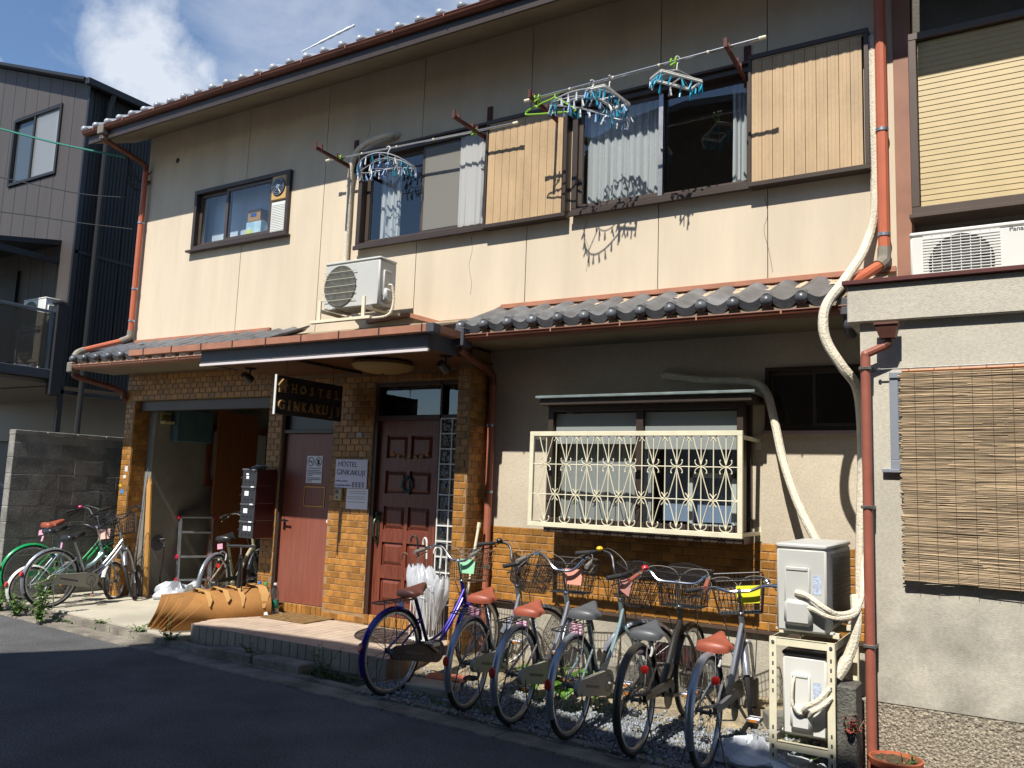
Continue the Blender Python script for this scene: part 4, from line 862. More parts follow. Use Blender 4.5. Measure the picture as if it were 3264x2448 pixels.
# labels stuck on the left brick pillar
for nm, x, z, w, h, c, lab in (('sticker', -9.84, 1.69, .06, .07, '#d8d6d4', 'square white sticker on the car port pillar, highest one'), ('sticker', -9.86, 1.59, .06, .045, '#dfe6df', 'oval white plate on the car port pillar'), ('sticker', -9.935, 1.475, .055, .03, '#e0bb38', 'yellow sticker on the car port pillar'), ('sticker', -9.885, 1.40, .075, .055, '#5a87b8', 'blue and white plate on the car port pillar, lowest one')):
    o = (MB().lathe([(0, -.002), (.03, -.002), (.031, .001), (0, .002)], 18, Matrix.Translation((x, W - .0115, z)) @ Matrix.Rotation(pi / 2, 4, 'X') @ Matrix.Diagonal((1, .75, 1, 1))) if 'oval' in lab else MB().box(x - w / 2, x + w / 2, W - .012, W - .0085, z - h / 2, z + h / 2, .001)).build(nm, mat('sticker' + c, S(c, .9), .5), None, 0); tag(o, lab, 'sticker', 'stickers on the car port pillar')
for nm, x, z, c, lab in (('wall_plate', -5.93, 2.12, '#8f98a0', 'small grey name plate on the brick wall between doors'),):
    tag(MB().box(x - .035, x + .035, W - .013, W - .0085, z - .022, z + .022, .001).build(nm, mat('plate_grey', S(c), .5), None, 0), lab, 'plate')
# ceiling lamp and spot lamps under the canopy
cl = thing('ceiling_lamp', 'round paper-shaded ceiling lamp under the porch canopy', 'lamp', (-5.20, 6.1, 2.70), world=True)
MB().lathe([(0, 2.665), (.16, 2.675), (.27, 2.705), (.30, 2.735), (.28, 2.765), (.2, 2.778), (0, 2.78)], 24, Matrix.Translation((-5.20, 6.1, 0))).build('shade', mat('lamp_shade', S('#a58a52', .8), .6), cl)
MB().ball((-5.20, 6.1, 2.66), .012, 8).build('knob', m_brown, cl)
for x, lab in ((-6.95, 'black spot lamp under the canopy near the hanging sign'), (-4.40, 'black spot lamp under the canopy above the tiled pillar')):
    t = thing('spot_lamp', lab, 'lamp', (x, 6.02, 2.78), group='spot lamps under the canopy')
    MB().lathe([(0, 0), (.055, 0), (.055, -.012), (0, -.014)], 16).build('mount', m_black, t); MB().tube([(0, 0, -.012), (0, 0, -.07), (0, -.015, -.085)], .010, 8).build('arm', m_black, t)
    MB().lathe([(0, -.075), (.035, -.07), (.048, .04), (.044, .045), (.03, .03), (0, .03)], 16, Matrix.Translation((0, -.02, -.105)) @ Matrix.Rotation(-2.0, 4, 'X')).build('head', m_black, t)
# ---------------------------------------------------------------- neighbouring house on the right
NB = thing('neighbour_house', 'grey rendered neighbouring house with flat roof ledge, louvred shutter and pebble base', 'building', (.6, 5.5, 0), world=True)
N0 = 5.5
b = MB(); wall_cells(b, -.838, 6.0, .455, 2.72, [(-.675, .45, 1.82, 2.405)], N0, .12); b.box(-.838, -.80, N0 + .001, 6.64, 0, 2.72); b.build('front_wall', m_ngrey, NB, 0)
b = MB(); b.prism([(N0 + .03, 0), (N0 + .004, .452), (N0 + .12, .452), (N0 + .12, 0)], 'x', -.872, 6.0); b.build('pebble_base', m_pebble, NB, 0)
b = MB(); b.box(-.905, 6.0, N0 - .045, N0 + .10, 2.72, 2.955, .006); b.box(-.90, -.80, N0 + .101, 6.64, 2.72, 2.955); b.build('parapet', m_ngrey, NB, 0)
b = MB(); b.box(-.93, 6.0, N0 - .075, N0 + .16, 2.956, 2.985, .004); b.build('coping', mat('maroon_coping', S('#5a2723', .8), .5, var=.2, scale=5), NB, 0)
b = MB(); b.box(-.80, 6.0, N0 + .1, 6.72, 2.85, 2.95); b.box(6.0, 6.1, N0, 13, 0, 6.8); b.box(-.8, 6.0, 12.9, 13, 0, 6.8); b.box(-.745, -.60, 6.80, 13, 0, 6.8); b.build('flat_roof', m_conc, NB, 0)
m_nup = mat('upper_render', S('#6f6a62', .75), .95, var=.15, scale=2, bump=.4, bscale=80)
b = MB(); b.box(-.62, 6.0, 6.72, 6.85, 2.95, 6.8); b.build('upper_wall', m_nup, NB, 0)
b = MB(); b.box(-.743, -.625, W - .01, W + .10, 2.95, 6.6); b.build('pilaster', mat('brown_sheet', S('#a07058', .8), .6, var=.14, scale=3), NB, 0)
b = MB(); b.prism([(5.9, 5.62), (5.9, 5.69), (9.9, 7.2), (9.9, 7.1)], 'x', -.55, 6.3); b.build('roof', m_tile, NB, 0)
sh = MB(); rect_frame(sh, -.625, 1.35, 3.70, 5.10, 6.50, 6.719, .055, .004); sh.box(-.64, 1.37, 6.48, 6.719, 3.67, 3.70, .003); sh = sh.build('louvred_shutter', m_brownl, NB, 0)
me = MB().prism([(0, 0), (.03, -.004), (.034, .006), (.012, .040), (.004, .042)], 'x', -.565, 1.292).mesh('slat', mat('cream_slat', S('#bda673', .85), .5, var=.06, scale=6), 0)
for i in range(30): obj('slat', me, sh, M=Matrix.Translation((0, 6.535, 3.762 + i * .0425)))
MB().box(-.57, 1.3, 6.62, 6.64, 3.75, 5.05).build('backing', mat('dark_backing', (.05, .045, .04), .8), sh, 0)
nw = MB(); rect_frame(nw, -.675, .45, 1.82, 2.405, N0 - .012, N0 + .07, .05, .004); nw.box(-.72, .50, N0 - .035, N0 - .001, 1.795, 1.818, .003); nw = nw.build('window', mat('mill_aluminium', S('#b4bcc8', .8), .4, metal=.5), NB, 0)
sash(nw, -.63, -.08, 1.87, 2.355, N0 + .01, .035, m_frost, m_steel); sash(nw, -.12, .41, 1.87, 2.355, N0 + .04, .035, m_frost, m_steel)
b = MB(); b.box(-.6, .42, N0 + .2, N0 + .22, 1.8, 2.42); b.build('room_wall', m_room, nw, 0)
# hopper and drain pipe
m_np = mat('red_brown_pipe', S('#a5604e', .8), .5, var=.12, scale=5); m_hop = mat('brown_hopper', S('#6b4236', .8), .55, var=.2, scale=9)
hp = MB(); hp.add([(-.735, 5.35, 2.68), (-.605, 5.35, 2.68), (-.605, 5.455, 2.68), (-.735, 5.455, 2.68), (-.71, 5.375, 2.60), (-.625, 5.375, 2.60), (-.625, 5.455, 2.60), (-.71, 5.455, 2.60)], [(3, 2, 1, 0), (4, 5, 6, 7), (0, 1, 5, 4), (1, 2, 6, 5), (2, 3, 7, 6), (3, 0, 4, 7)]).box(-.74, -.60, 5.345, 5.455, 2.675, 2.69, .003)
hp = hp.build('rain_hopper', m_hop, NB, 0)
MB().tube(bez([(-.665, 5.42, 2.61), (-.665, 5.42, 2.575), (-.68, 5.42, 2.56)], 4), .027, 10).build('elbow', m_hop, hp)
dp = MB().tube([(-.675, 5.42, 2.562), (-.785, 5.42, 2.515)], .025, 10).tube([(-.797, 5.42, 2.50), (-.797, 5.42, -.02)], .0285, 12).ball((-.795, 5.42, 2.508), .030, 10).build('drain_pipe', m_np, NB)
for z in (2.425, 1.588, .782): MB().box(-.830, -.765, 5.386, 5.395, z - .012, z + .006, .002).box(-.832, -.822, 5.39, N0 - .001, z - .012, z + .006).box(-.772, -.762, 5.39, N0 - .001, z - .012, z + .006).build('clamp', m_dsteel, dp, 0)
# reed blind on a rod
rb = thing('reed_blind', 'weathered reed blind hung on a cane before the window of the grey wall', 'blind', (.2, 5.46, 1.15), world=True)
MB().tube([(-.735, 5.447, 2.418), (1.3, 5.447, 2.435)], .0045, 6).ball((-.725, 5.447, 2.418), .011, 8).build('rod', m_dsteel, rb)
b = MB(); x = -.60
cane = MB().tube([(-.60, 5.450, 2.402), (1.25, 5.450, 2.415)], .012, 8); 
for k in range(14): cane.lathe([(.012, -.004), (.0145, 0), (.012, .004)], 8, Matrix.Translation((-.56 + k * .135, 5.450, 2.4022 + k * .0009)) @ Matrix.Rotation(pi / 2, 4, 'Y'))
cane.build('cane', mat('bamboo_cane', S('#b87745', .85), .5, var=.15, scale=8), rb)
rr = random.Random(9); b = MB(); z = 2.388; row = 0
def blind_y(x, z): return 5.438 + .012 * sin(x * 3 + z * 2) * (2.4 - z) + .006 * mnoise(Vector((x * 2, z * 5, 2)))
while z > 1.165:
    x0 = -.612 + rr.uniform(-.012, .014); r = rr.uniform(.0026, .0046); xx = x0
    while xx < .62:
        x1 = min(.64, xx + rr.uniform(.25, .9)); n = 4; dz = rr.gauss(0, .0022); zs = z - .035 * max(0, (2.4 - z) - 1.05) * (xx + .6) * 2
        b.tube([(xx + (x1 - xx) * i / n, blind_y(xx + (x1 - xx) * i / n, z) + rr.gauss(0, .0015), zs + dz * i / n + .004 * mnoise(Vector((xx * 4 + i, z * 30, 0)))) for i in range(n + 1)], r, 4); xx = x1 - .02
    z -= rr.uniform(.0036, .0056); row += 1
m_reed = mat('reed', S('#a48f72', .9), .7, var=.36, scale=9, stretch=(.8, 3, 26), rnd=.45, island=True)
o = b.build('reeds', m_reed, rb, 0); o['kind'] = 'stuff'
b = MB()
for k in range(12): b.tube([(-.53 + k * .1, blind_y(-.53 + k * .1, zz) - .008, zz - (.035 * max(0, 2.4 - zz - 1.05) * (.07 + k * .1) * 2)) for zz in (2.39, 2.1, 1.8, 1.5, 1.3, 1.16)], .0015, 3)
b.build('string', mat('blind_string', (.10, .08, .07), .8), rb)

# ---------------------------------------------------------------- block wall and the dark grey house on the left
bw = MB().box(-10.582, -10.4575, 5.535, 9.5, -.02, 2.09).build('block_wall', mat('block_mortar', S('#a19d92', .7), .95, var=.2), None, 0); tag(bw, 'weathered grey concrete block wall beside the car port', 'wall')
m_blk = mat('concrete_block', S('#96938a', .70), .95, var=.36, scale=3.2, fine=.2, fscale=60, bump=.5, bscale=60, rnd=.10)
blk = MB().box(-.0645, .0645, -.193, .193, -.0925, .0925, .004).mesh('block', m_blk, 0); hblk = MB().box(-.065, .065, -.095, .095, -.093, .093, .006).mesh('half_block', m_blk, 0)
for r in range(10):
    y = 5.53
    if r % 2: obj('block', hblk, bw, M=Matrix.Translation((-10.52, 5.53 + .095, .118 + r * .195))); y += .198
    while y < 7.9: obj('block', blk, bw, M=Matrix.Translation((-10.52 + random.gauss(0, .001), y + .194, .118 + r * .195))); y += .396
CAPM = MB().box(-.07, .07, -.194, .194, -.03, .03, .006).mesh('cap', m_blk, 0)
for k in range(7): obj('cap_block', CAPM, bw, M=Matrix.Translation((-10.52, 5.53 + .194 + k * .396, 2.085)))
DX, DF = -15.1, 8.7
DH = thing('grey_clad_house', 'three-storey house clad in dark grey boards with glazed balcony', 'building', (-17, DF, 0), world=True)
m_clad = mat('grey_cladding', S('#6a625e', .42), .6, var=.07, scale=1.5, stretch=(3, 3, .3)); m_dark = mat('charcoal_cladding', S('#2e2d2d', .42), .6, var=.10, scale=2, stretch=(3, 3, .3)); m_dtrim = mat('charcoal_trim', S('#2c2c2e', .6), .5)
xw = -22.0
def roof_z(x): return 9.05 + (DX - x) * .34
hole = (-17.72, -16.02, 7.46, 8.82)
x = xw
while x < DX - .01:
    x1 = min(DX, x + .455); b = MB()
    if hole[0] - .2 < x1 and x < hole[1] + .2:
        for z0, z1 in ((3.2, 7.40), (8.90, None)):
            ztop = z1 or 0
            b.add([(x + .006, DF, z0), (x1 - .006, DF, z0), (x1 - .006, DF, z1 or roof_z(x1)), (x + .006, DF, z1 or roof_z(x)), (x + .006, DF + .05, z0), (x1 - .006, DF + .05, z0), (x1 - .006, DF + .05, z1 or roof_z(x1)), (x + .006, DF + .05, z1 or roof_z(x))], [(0, 1, 2, 3), (7, 6, 5, 4), (0, 4, 5, 1), (1, 5, 6, 2), (2, 6, 7, 3), (3, 7, 4, 0)])
        for a, c in ((x + .006, min(x1 - .006, hole[0])), (max(x + .006, hole[1]), x1 - .006)):
            if c - a > .02: b.box(a, c, DF, DF + .05, 7.40, 8.90)
    else:
        b.add([(x + .006, DF, 3.2), (x1 - .006, DF, 3.2), (x1 - .006, DF, roof_z(x1)), (x + .006, DF, roof_z(x)), (x + .006, DF + .05, 3.2), (x1 - .006, DF + .05, 3.2), (x1 - .006, DF + .05, roof_z(x1)), (x + .006, DF + .05, roof_z(x))], [(0, 1, 2, 3), (7, 6, 5, 4), (0, 4, 5, 1), (1, 5, 6, 2), (2, 6, 7, 3), (3, 7, 4, 0)])
    b.build('cladding_board', m_clad, DH, 0); x = x1
b = MB(); b.prism([(xw, 3.3), (DX - .02, 3.3), (DX - .02, 8.98), (xw, roof_z(xw) - .05)], 'y', DF + .051, 18); b.box(xw, DX - .02, DF + 2.2, 18, 0, 3.3); b.build('wall_core', m_dark, DH, 0)
y = DF
while y < 16:                                   # ribbed charcoal side wall
    n = 3; yy = [y + .91 * i / n for i in range(n + 1)]
    b = MB(); b.box(DX - .019, DX, y + .008, y + .902, .0 if y > DF + 2.2 else 3.2, 9.0)
    for i in range(12): b.box(DX + .0005, DX + .009, y + .02 + i * .075, y + .062 + i * .075, .05 if y > DF + 2.2 else 3.2, 8.98)
    b.build('side_board', m_dark, DH, 0); y += .91
b = MB(); b.box(DX - .03, DX + .03, DF - .03, DF + .06, 0, 9.05); b.build('corner_trim', m_dtrim, DH, 0)
b = MB(); b.prism([(xw - .3, roof_z(xw - .3) + .02), (DX + .15, roof_z(DX + .15) + .02), (DX + .15, roof_z(DX + .15) + .08), (xw - .3, roof_z(xw - .3) + .08)], 'y', DF - .25, 18.2); b.build('roof', m_dtrim, DH, 0)
b = MB(); b.box(DX + .15, DX + .27, DF - .22, 18.2, 8.93, 9.06, .01); b.build('gutter', m_dtrim, DH, 0)
for yy, zt in ((DF + .35, 8.95), (DF + 3.05, 8.95)): MB().tube([(DX + .20, yy, zt), (DX + .10, yy, zt - .25), (DX + .09, yy, .1)], .05, 10).build('drain_pipe', m_dtrim, DH)
b = MB(); b.box(DX + .013, DX + .03, DF, 16, 5.72, 5.78); b.box(DX + .013, DX + .03, DF, 16, 3.05, 3.12); b.build('band', m_dtrim, DH, 0)
w = MB(); rect_frame(w, -17.74, -16.0, 7.42, 8.86, DF - .04, DF + .06, .06); w.box(-16.98, -16.92, DF - .03, DF + .04, 7.48, 8.80); w = w.build('window', m_dtrim, DH, 0)
MB().quad((-17.68, DF + .02, 7.48), (-16.98, DF + .02, 7.48), (-16.98, DF + .02, 8.8), (-17.68, DF + .02, 8.8)).build('pane', m_glass_d, w, 0); MB().quad((-16.92, DF, 7.48), (-16.06, DF, 7.48), (-16.06, DF, 8.8), (-16.92, DF, 8.8)).build('pane', m_frost, w, 0)
MB().box(-17.68, -16.06, DF + .045, DF + .05, 7.48, 8.8).build('blind', mat('grey_blind', (.22, .24, .25), .8), w, 0); b = MB(); curtain(b, -16.22, -16.07, 7.5, 8.8, DF + .03, .006, 2, 9); b.build('curtain', m_curtain, w)
for y0, y1, z0, z1 in ((DF + 3.35, DF + 4.3, 6.3, 7.9), (DF + 3.2, DF + 4.2, 3.9, 5.6), (DF + 3.5, DF + 4.4, .9, 2.6)):
    w = MB(); w.box(DX + .01, DX + .05, y0, y1, z0, z0 + .06); w.box(DX + .01, DX + .05, y0, y1, z1 - .06, z1); w.box(DX + .01, DX + .05, y0, y0 + .06, z0, z1); w.box(DX + .01, DX + .05, y1 - .06, y1, z0, z1); w = w.build('window', m_dtrim, DH, 0)
    MB().box(DX + .012, DX + .02, y0 + .06, y1 - .06, z0 + .06, z1 - .06).build('pane', mat('opal_grey', (.16, .16, .155), .3), w, 0)
# balcony: slab, glass railing, posts, canopy
BYA, BYB = 6.6, DF - .03
b = MB(); b.box(xw, DX + .02, BYA, BYB, 3.30, 3.47, .01); bal = b.build('balcony', mat('grey_balcony', S('#4d5158', .7), .5, var=.08), DH, 0)
b = MB()
for y in (BYA + .02, 7.35, BYB - .25): b.box(DX - .05, DX, y - .025, y + .025, 3.471, 4.50)
b.box(DX - .06, DX + .015, BYA, BYB - .2, 4.50, 4.55, .005); b.box(xw, DX - .06, BYA, BYA + .07, 4.50, 4.55); 
for x in (-16.5, -18, -19.5): b.box(x - .025, x + .025, BYA, BYA + .05, 3.471, 4.50)
b.build('railing', mat('aluminium_rail', S('#8d959c', .7), .4, metal=.6), bal, 0)
for y0, y1 in ((BYA + .05, 7.32), (7.38, BYB - .28)): MB().box(DX - .03, DX - .024, y0, y1, 3.50, 4.49).build('railing_pane', m_smoke, bal, 0)
MB().box(xw, DX - .06, BYA + .022, BYA + .028, 3.50, 4.49).build('railing_pane', m_smoke, bal, 0)
b = MB(); b.box(DX - .09, DX + .05, BYB - .2, BYB + .03, 3.0, 4.72, .02); b.ball((DX - .03, BYB - .12, 4.72), .12, 10, (.9, 1.2, .5)); b.build('post', m_dtrim, bal)
# canopy over the balcony, with a drying rail and a bundle of white cloth
b = MB(); b.prism([(7.05, 5.62), (7.05, 5.70), (DF, 6.02), (DF, 5.92)], 'x', -20, -15.55); b.box(-15.62, -15.55, 7.0, DF, 5.55, 5.66); b.build('balcony_canopy', m_dtrim, DH, 0)
b = MB(); b.box(-20, -16.9, DF - .06, DF - .001, 3.5, 5.55, .0); b.build('balcony_door', m_dark, DH, 0)
pz = MB().quad((-19.5, DF - .065, 3.55), (-17.75, DF - .065, 3.55), (-17.75, DF - .065, 5.5), (-19.5, DF - .065, 5.5)).build('pane', m_glass_d, DH, 0)
MB().box(-20, -15.6, 7.2, 7.25, 5.12, 5.16).tube([(-20, 7.0, 5.0), (-16.4, 7.0, 5.05)], .018, 8).build('drying_rail', m_steel, DH, 0)
b = MB()
for i in range(5): b.ball((-16.6 + .06 * cos(i * 1.3), 7.0 + .05 * sin(i * 2), 5.02 + .09 * (i / 4) - .02), .07, 8, (1, .8, .8))
tag(b.build('white_cloth', m_white, None), 'knotted white cloth on the rail above the glazed balcony', 'cloth')
# open parking space under the balcony
m_pk = mat('parking_post', S('#77706a', .7), .5, metal=.3); MB().box(xw, DX - .15, BYA + .3, BYA + .4, 2.85, 3.29).build('parking_beam', m_pk, DH, 0); MB().box(DX - .06, DX + .0, BYA + .25, BYA + .35, 0, 3.29).build('parking_post', m_pk, DH, 0); MB().box(xw, DX - .5, DF + 2.0, DF + 2.1, 2.3, 3.29).build('parking_panel', m_pk, DH, 0)
MB().box(xw, DX - .1, BYA + .45, DF + 2.19, 3.22, 3.29).build('parking_ceiling', mat('pale_ceiling', S('#8d867a', .7), .9), DH, 0)
MB().box(xw, DX - .03, DF + 2.15, DF + 2.195, 0, 3.2).build('parking_wall', m_dtrim, DH, 0)
ll = MB().tube([(-15.5, BYA + .1, 3.25), (-15.15, BYA + .62, 3.24)], .035, 10).build('strip_lamp', m_white, DH)
# a car stands in the space, only its tail shows past the block wall
car = thing('parked_car', 'dark car standing under the balcony behind the block wall', 'car', (-14.2, 6.9, 0), 0.12)
m_car = mat('dark_car_paint', (.02, .022, .035), .25, coat=1.0)
prof = [(-1.9, .35), (-1.95, .7), (-1.85, .95), (-1.35, 1.02), (-.75, 1.42), (.75, 1.45), (1.35, 1.05), (1.85, .95), (1.95, .6), (1.85, .3)]
b = MB(); b.prism(prof, 'y', -.8, .8); b.build('body', m_car, car, 30)
b = MB(); b.prism([(-1.22, 1.05), (-.72, 1.36), (.72, 1.38), (1.2, 1.06)], 'y', -.812, .812); b.prism([(-.74, 1.435), (-1.36, 1.035), (-1.38, 1.04), (-.76, 1.44)], 'y', -.66, .66); b.build('window', m_glass_d, car, 0)
for x in (-1.2, 1.2):
    for y in (-.74, .74):
        wv = MB().lathe([(.2, -.1), (.31, -.1), (.33, -.06), (.33, .06), (.31, .1), (.2, .1)], 20, Matrix.Translation((x, y, .33)) @ Matrix.Rotation(pi / 2, 4, 'X')).build('wheel', m_rubber, car); MB().lathe([(0, -.07), (.2, -.08), (.2, .08), (0, .07)], 14, Matrix.Translation((x, y, .33)) @ Matrix.Rotation(pi / 2, 4, 'X')).build('rim', m_steel, wv)
for y in (-.55, .55): MB().box(1.86, 1.94, y - .14, y + .14, .72, .84, .02).build('headlight', m_frost, car)
MB().box(1.95, 1.96, -.25, .25, .45, .56).build('number_plate', m_white, car, 0)

# ---------------------------------------------------------------- the houses across the street (behind the viewer): they shade the road and show in the panes
OH = thing('opposite_house', 'brown rendered house across the street with sloping roof', 'building', (0, -3, 0), world=True)
OY = -0.9
prof = [(-8.9, 0), (-8.9, 4.6), (-7.75, 6.25), (-7.3, 7.1), (-7.1, 7.8), (-6.85, 8.2), (-6.3, 8.45), (-5.05, 8.64), (-4.0, 8.56), (-3.3, 8.44), (-2.75, 8.14), (-2.3, 7.86), (6.5, 7.86), (8.5, 6.1), (8.5, 0)]
b = MB(); b.prism(prof, 'y', -9.5, OY); b.build('wall', mat('brown_render', S('#8a7460', .45), .95, var=.12, scale=1.5), OH, 0)
b = MB(); up = prof[1:-1]
for (x0, z0), (x1, z1) in zip(up[:-1], up[1:]): b.add([(x0, OY + .35, z0 + .01), (x1, OY + .35, z1 + .01), (x1, OY + .35, z1 + .13), (x0, OY + .35, z0 + .13), (x0, -9.7, z0 + .01), (x1, -9.7, z1 + .01), (x1, -9.7, z1 + .13), (x0, -9.7, z0 + .13)], [(0, 1, 2, 3), (7, 6, 5, 4), (3, 2, 6, 7), (0, 4, 5, 1), (0, 3, 7, 4), (1, 5, 6, 2)])
b.build('roof', m_tile, OH, 0)
for x, z in ((-6.5, 1.2), (-3.5, 1.2), (1.5, 1.2), (4.5, 1.2), (-6, 4.4), (-2.8, 4.4), (1, 4.4), (4.5, 4.4)):
    w = MB(); rect_frame(w, x, x + 1.6, z, z + 1.2, OY + .001, OY + .07, .06); w = w.build('window', m_brown, OH, 0); MB().quad((x + .06, OY + .03, z + .06), (x + 1.54, OY + .03, z + .06), (x + 1.54, OY + .03, z + 1.14), (x + .06, OY + .03, z + 1.14)).build('pane', m_glass_d, w, 0)
# overhead cables
def cable(name, pts, r, m, lab):
    tag(MB().tube(bez(pts, 8), r, 5).build(name, m, None), lab, 'cable', 'overhead cables')
m_teal = mat('teal_cable', S('#2f8f7c', .8), .5); m_blackc = mat('black_cable', (.012, .012, .014), .6)
cable('overhead_cable', [(-10.05, 6.35, 5.80), (-11.2, 5.6, 6.05), (-13.5, 4.2, 6.75), (-17, 2, 8.2)], .014, m_teal, 'teal sheathed cable running from the eave corner past the grey house')
cable('overhead_cable', [(-9.98, 6.52, 5.28), (-11, 6.0, 5.40), (-13.5, 4.9, 6.1), (-18, 3, 8.0)], .007, m_blackc, 'thin black cable sagging across the grey house, upper one')
cable('overhead_cable', [(-9.98, 6.50, 4.85), (-11, 5.9, 4.97), (-13.5, 4.6, 5.4), (-18, 2.4, 6.9)], .007, m_blackc, 'thin black cable sagging across the grey house, lower one')
b = MB(); rq = random.Random(4)
for i in range(5): b.tube(bez([(-10.02, 6.40, 5.78), (-10.02 + rq.uniform(-.12, .02), 6.45, 5.60 + rq.uniform(-.1, .05)), (-9.98 + rq.uniform(-.1, .05), 6.55, 5.45 + rq.uniform(-.05, .1)), (-9.88, 6.63, 5.60 + rq.uniform(-.1, .1))], 6), .008, 5)
b.ball((-10.03, 6.37, 5.80), .03, 8); tag(b.build('cable_loops', m_blackc, None), 'loops of black cable hanging beside the eave corner', 'cable')
# high contrail
b = MB(); d0 = Vector((-.65, .60, .46)).normalized() * 2600; d1 = Vector((-.602, .628, .492)).normalized() * 2600
P = [d0.lerp(d1, i / 22) for i in range(23)]
b.tube(P, [1.2 + 2.2 * abs(sin(i * .9)) * (i / 22) ** .5 + (1.0 if i > 6 else 0) for i in range(23)], 6); tag(b.build('contrail', mat('contrail_white', (.95, .95, .97), 1), None), 'short thin white contrail high above the tiled roof', 'contrail')
# ---------------------------------------------------------------- bicycles
# local axes: origin on the ground under the rear axle, +x forwards, +y to the rider's left
m_spoke = mat('spoke_wire', (.35, .35, .36), .35, metal=.9)
m_tan = mat('brown_saddle', S('#a2553f', .8), .45, var=.08, scale=9, local=True); m_grey_s = mat('grey_saddle', S('#5b5d60', .8), .42); m_blk_s = mat('black_saddle', (.02, .02, .021), .3)
m_dbr_s = mat('dark_brown_saddle', S('#6a3f35', .7), .5)
m_silver = mat('silver_paint', S('#c3c6cc', .85), .28, metal=.75, coat=.4); m_purple = mat('purple_paint', S('#3a2a9a', .7), .28, metal=.45, coat=.6)
m_ice = mat('ice_blue_paint', S('#a9c3c8', .8), .3, metal=.55, coat=.5); m_darkf = mat('olive_black_paint', S('#3b3a35', .7), .35, metal=.3, coat=.3)
m_creamf = mat('cream_paint', S('#b9b193', .8), .4, coat=.3); m_greenf = mat('green_paint', S('#17a05a', .8), .3, coat=.5); m_bluegrey = mat('blue_grey_paint', S('#8fa7ad', .8), .35, metal=.3)
m_fend = mat('steel_fender', S('#a9adb6', .8), .33, metal=.6, var=.1, scale=9); m_dfend = mat('dark_fender', S('#55534c', .7), .4, metal=.5, var=.15)
m_case = mat('chain_case_plastic', S('#aaa79a', .8), .5, var=.06, scale=6, local=True)
m_wireb = mat('black_wire', (.02, .02, .022), .45); m_wirer = mat('rusty_wire', S('#7b6248', .7), .65, metal=.3, var=.4, scale=30)
m_grip = mat('black_grip', (.025, .025, .025), .6); m_grip_g = mat('grey_grip', S('#77746e'), .6); m_grip_b = mat('brown_grip', S('#a05a48', .8), .6)
_WH = {}
def wheel_parts(R, rim_m):
    k = (round(R, 3), rim_m.name)
    if k in _WH: return _WH[k]
    tr = .0185
    t = MB(); n = 40; k2 = 8
    vs = []; fs = []
    for i in range(n):
        a = 2 * pi * i / n
        for j in range(k2):
            c = 2 * pi * j / k2; r = R - tr + tr * cos(c); vs.append((r * cos(a), tr * .95 * sin(c), r * sin(a)))
    for i in range(n):
        for j in range(k2): fs.append((i * k2 + j, i * k2 + (j + 1) % k2, ((i + 1) % n) * k2 + (j + 1) % k2, ((i + 1) % n) * k2 + j))
    tyre = MB().add(vs, fs).mesh('tyre', m_rubber)
    ri = R - 2 * tr
    rim = MB()
    prof = [(ri + .006, .013), (ri - .010, .012), (ri - .016, .004), (ri - .016, -.004), (ri - .010, -.012), (ri + .006, -.013)]
    rim.lathe([(r, z) for r, z in prof], 40, Matrix.Rotation(pi / 2, 4, 'X')); rim = rim.mesh('rim', rim_m)
    sp = MB(); hr = .022
    for i in range(32):
        a = 2 * pi * i / 32; s = 1 if i % 2 else -1; tw = .75 if (i // 2) % 2 else -.75
        sp.tube([(hr * cos(a + tw), s * .027, hr * sin(a + tw)), ((ri - .014) * cos(a), s * .002, (ri - .014) * sin(a))], .0012, 3, caps=False)
    sp = sp.mesh('spokes', m_spoke, 0)
    hub = MB().lathe([(0, -.05), (.006, -.05), (.006, -.032), (.024, -.03), (.022, -.024), (.012, -.018), (.012, .018), (.022, .024), (.024, .03), (.006, .032), (.006, .05), (0, .05)], 12, Matrix.Rotation(pi / 2, 4, 'X')).mesh('hub', m_dsteel)
    _WH[k] = (tyre, rim, sp, hub); return _WH[k]
def put_wheel(root, M, R, name, rim_m):
    ty, rim, sp, hub = wheel_parts(R, rim_m)
    w = obj(name, rim, root, M=M @ Matrix.Rotation(random.uniform(0, 1), 4, 'Y'))
    obj('tyre', ty, w); obj('spokes', sp, w); obj('hub', hub, w); return w
def fender(mb, R, a0, a1, w=.026, n=18):
    ro = R + .014
    def f(u, v):
        a = a0 + (a1 - a0) * u; c = (v - .5) * 2
        r = ro - .020 * c * c; return (r * cos(a), w * c, r * sin(a))
    mb.grid(f, n, 6)
    def f2(u, v):
        a = a0 + (a1 - a0) * u; c = (v - .5) * 2
        r = ro - .003 - .020 * c * c; return (r * cos(a), w * c * .93, r * sin(a))
    mb.grid(f2, n, 6)
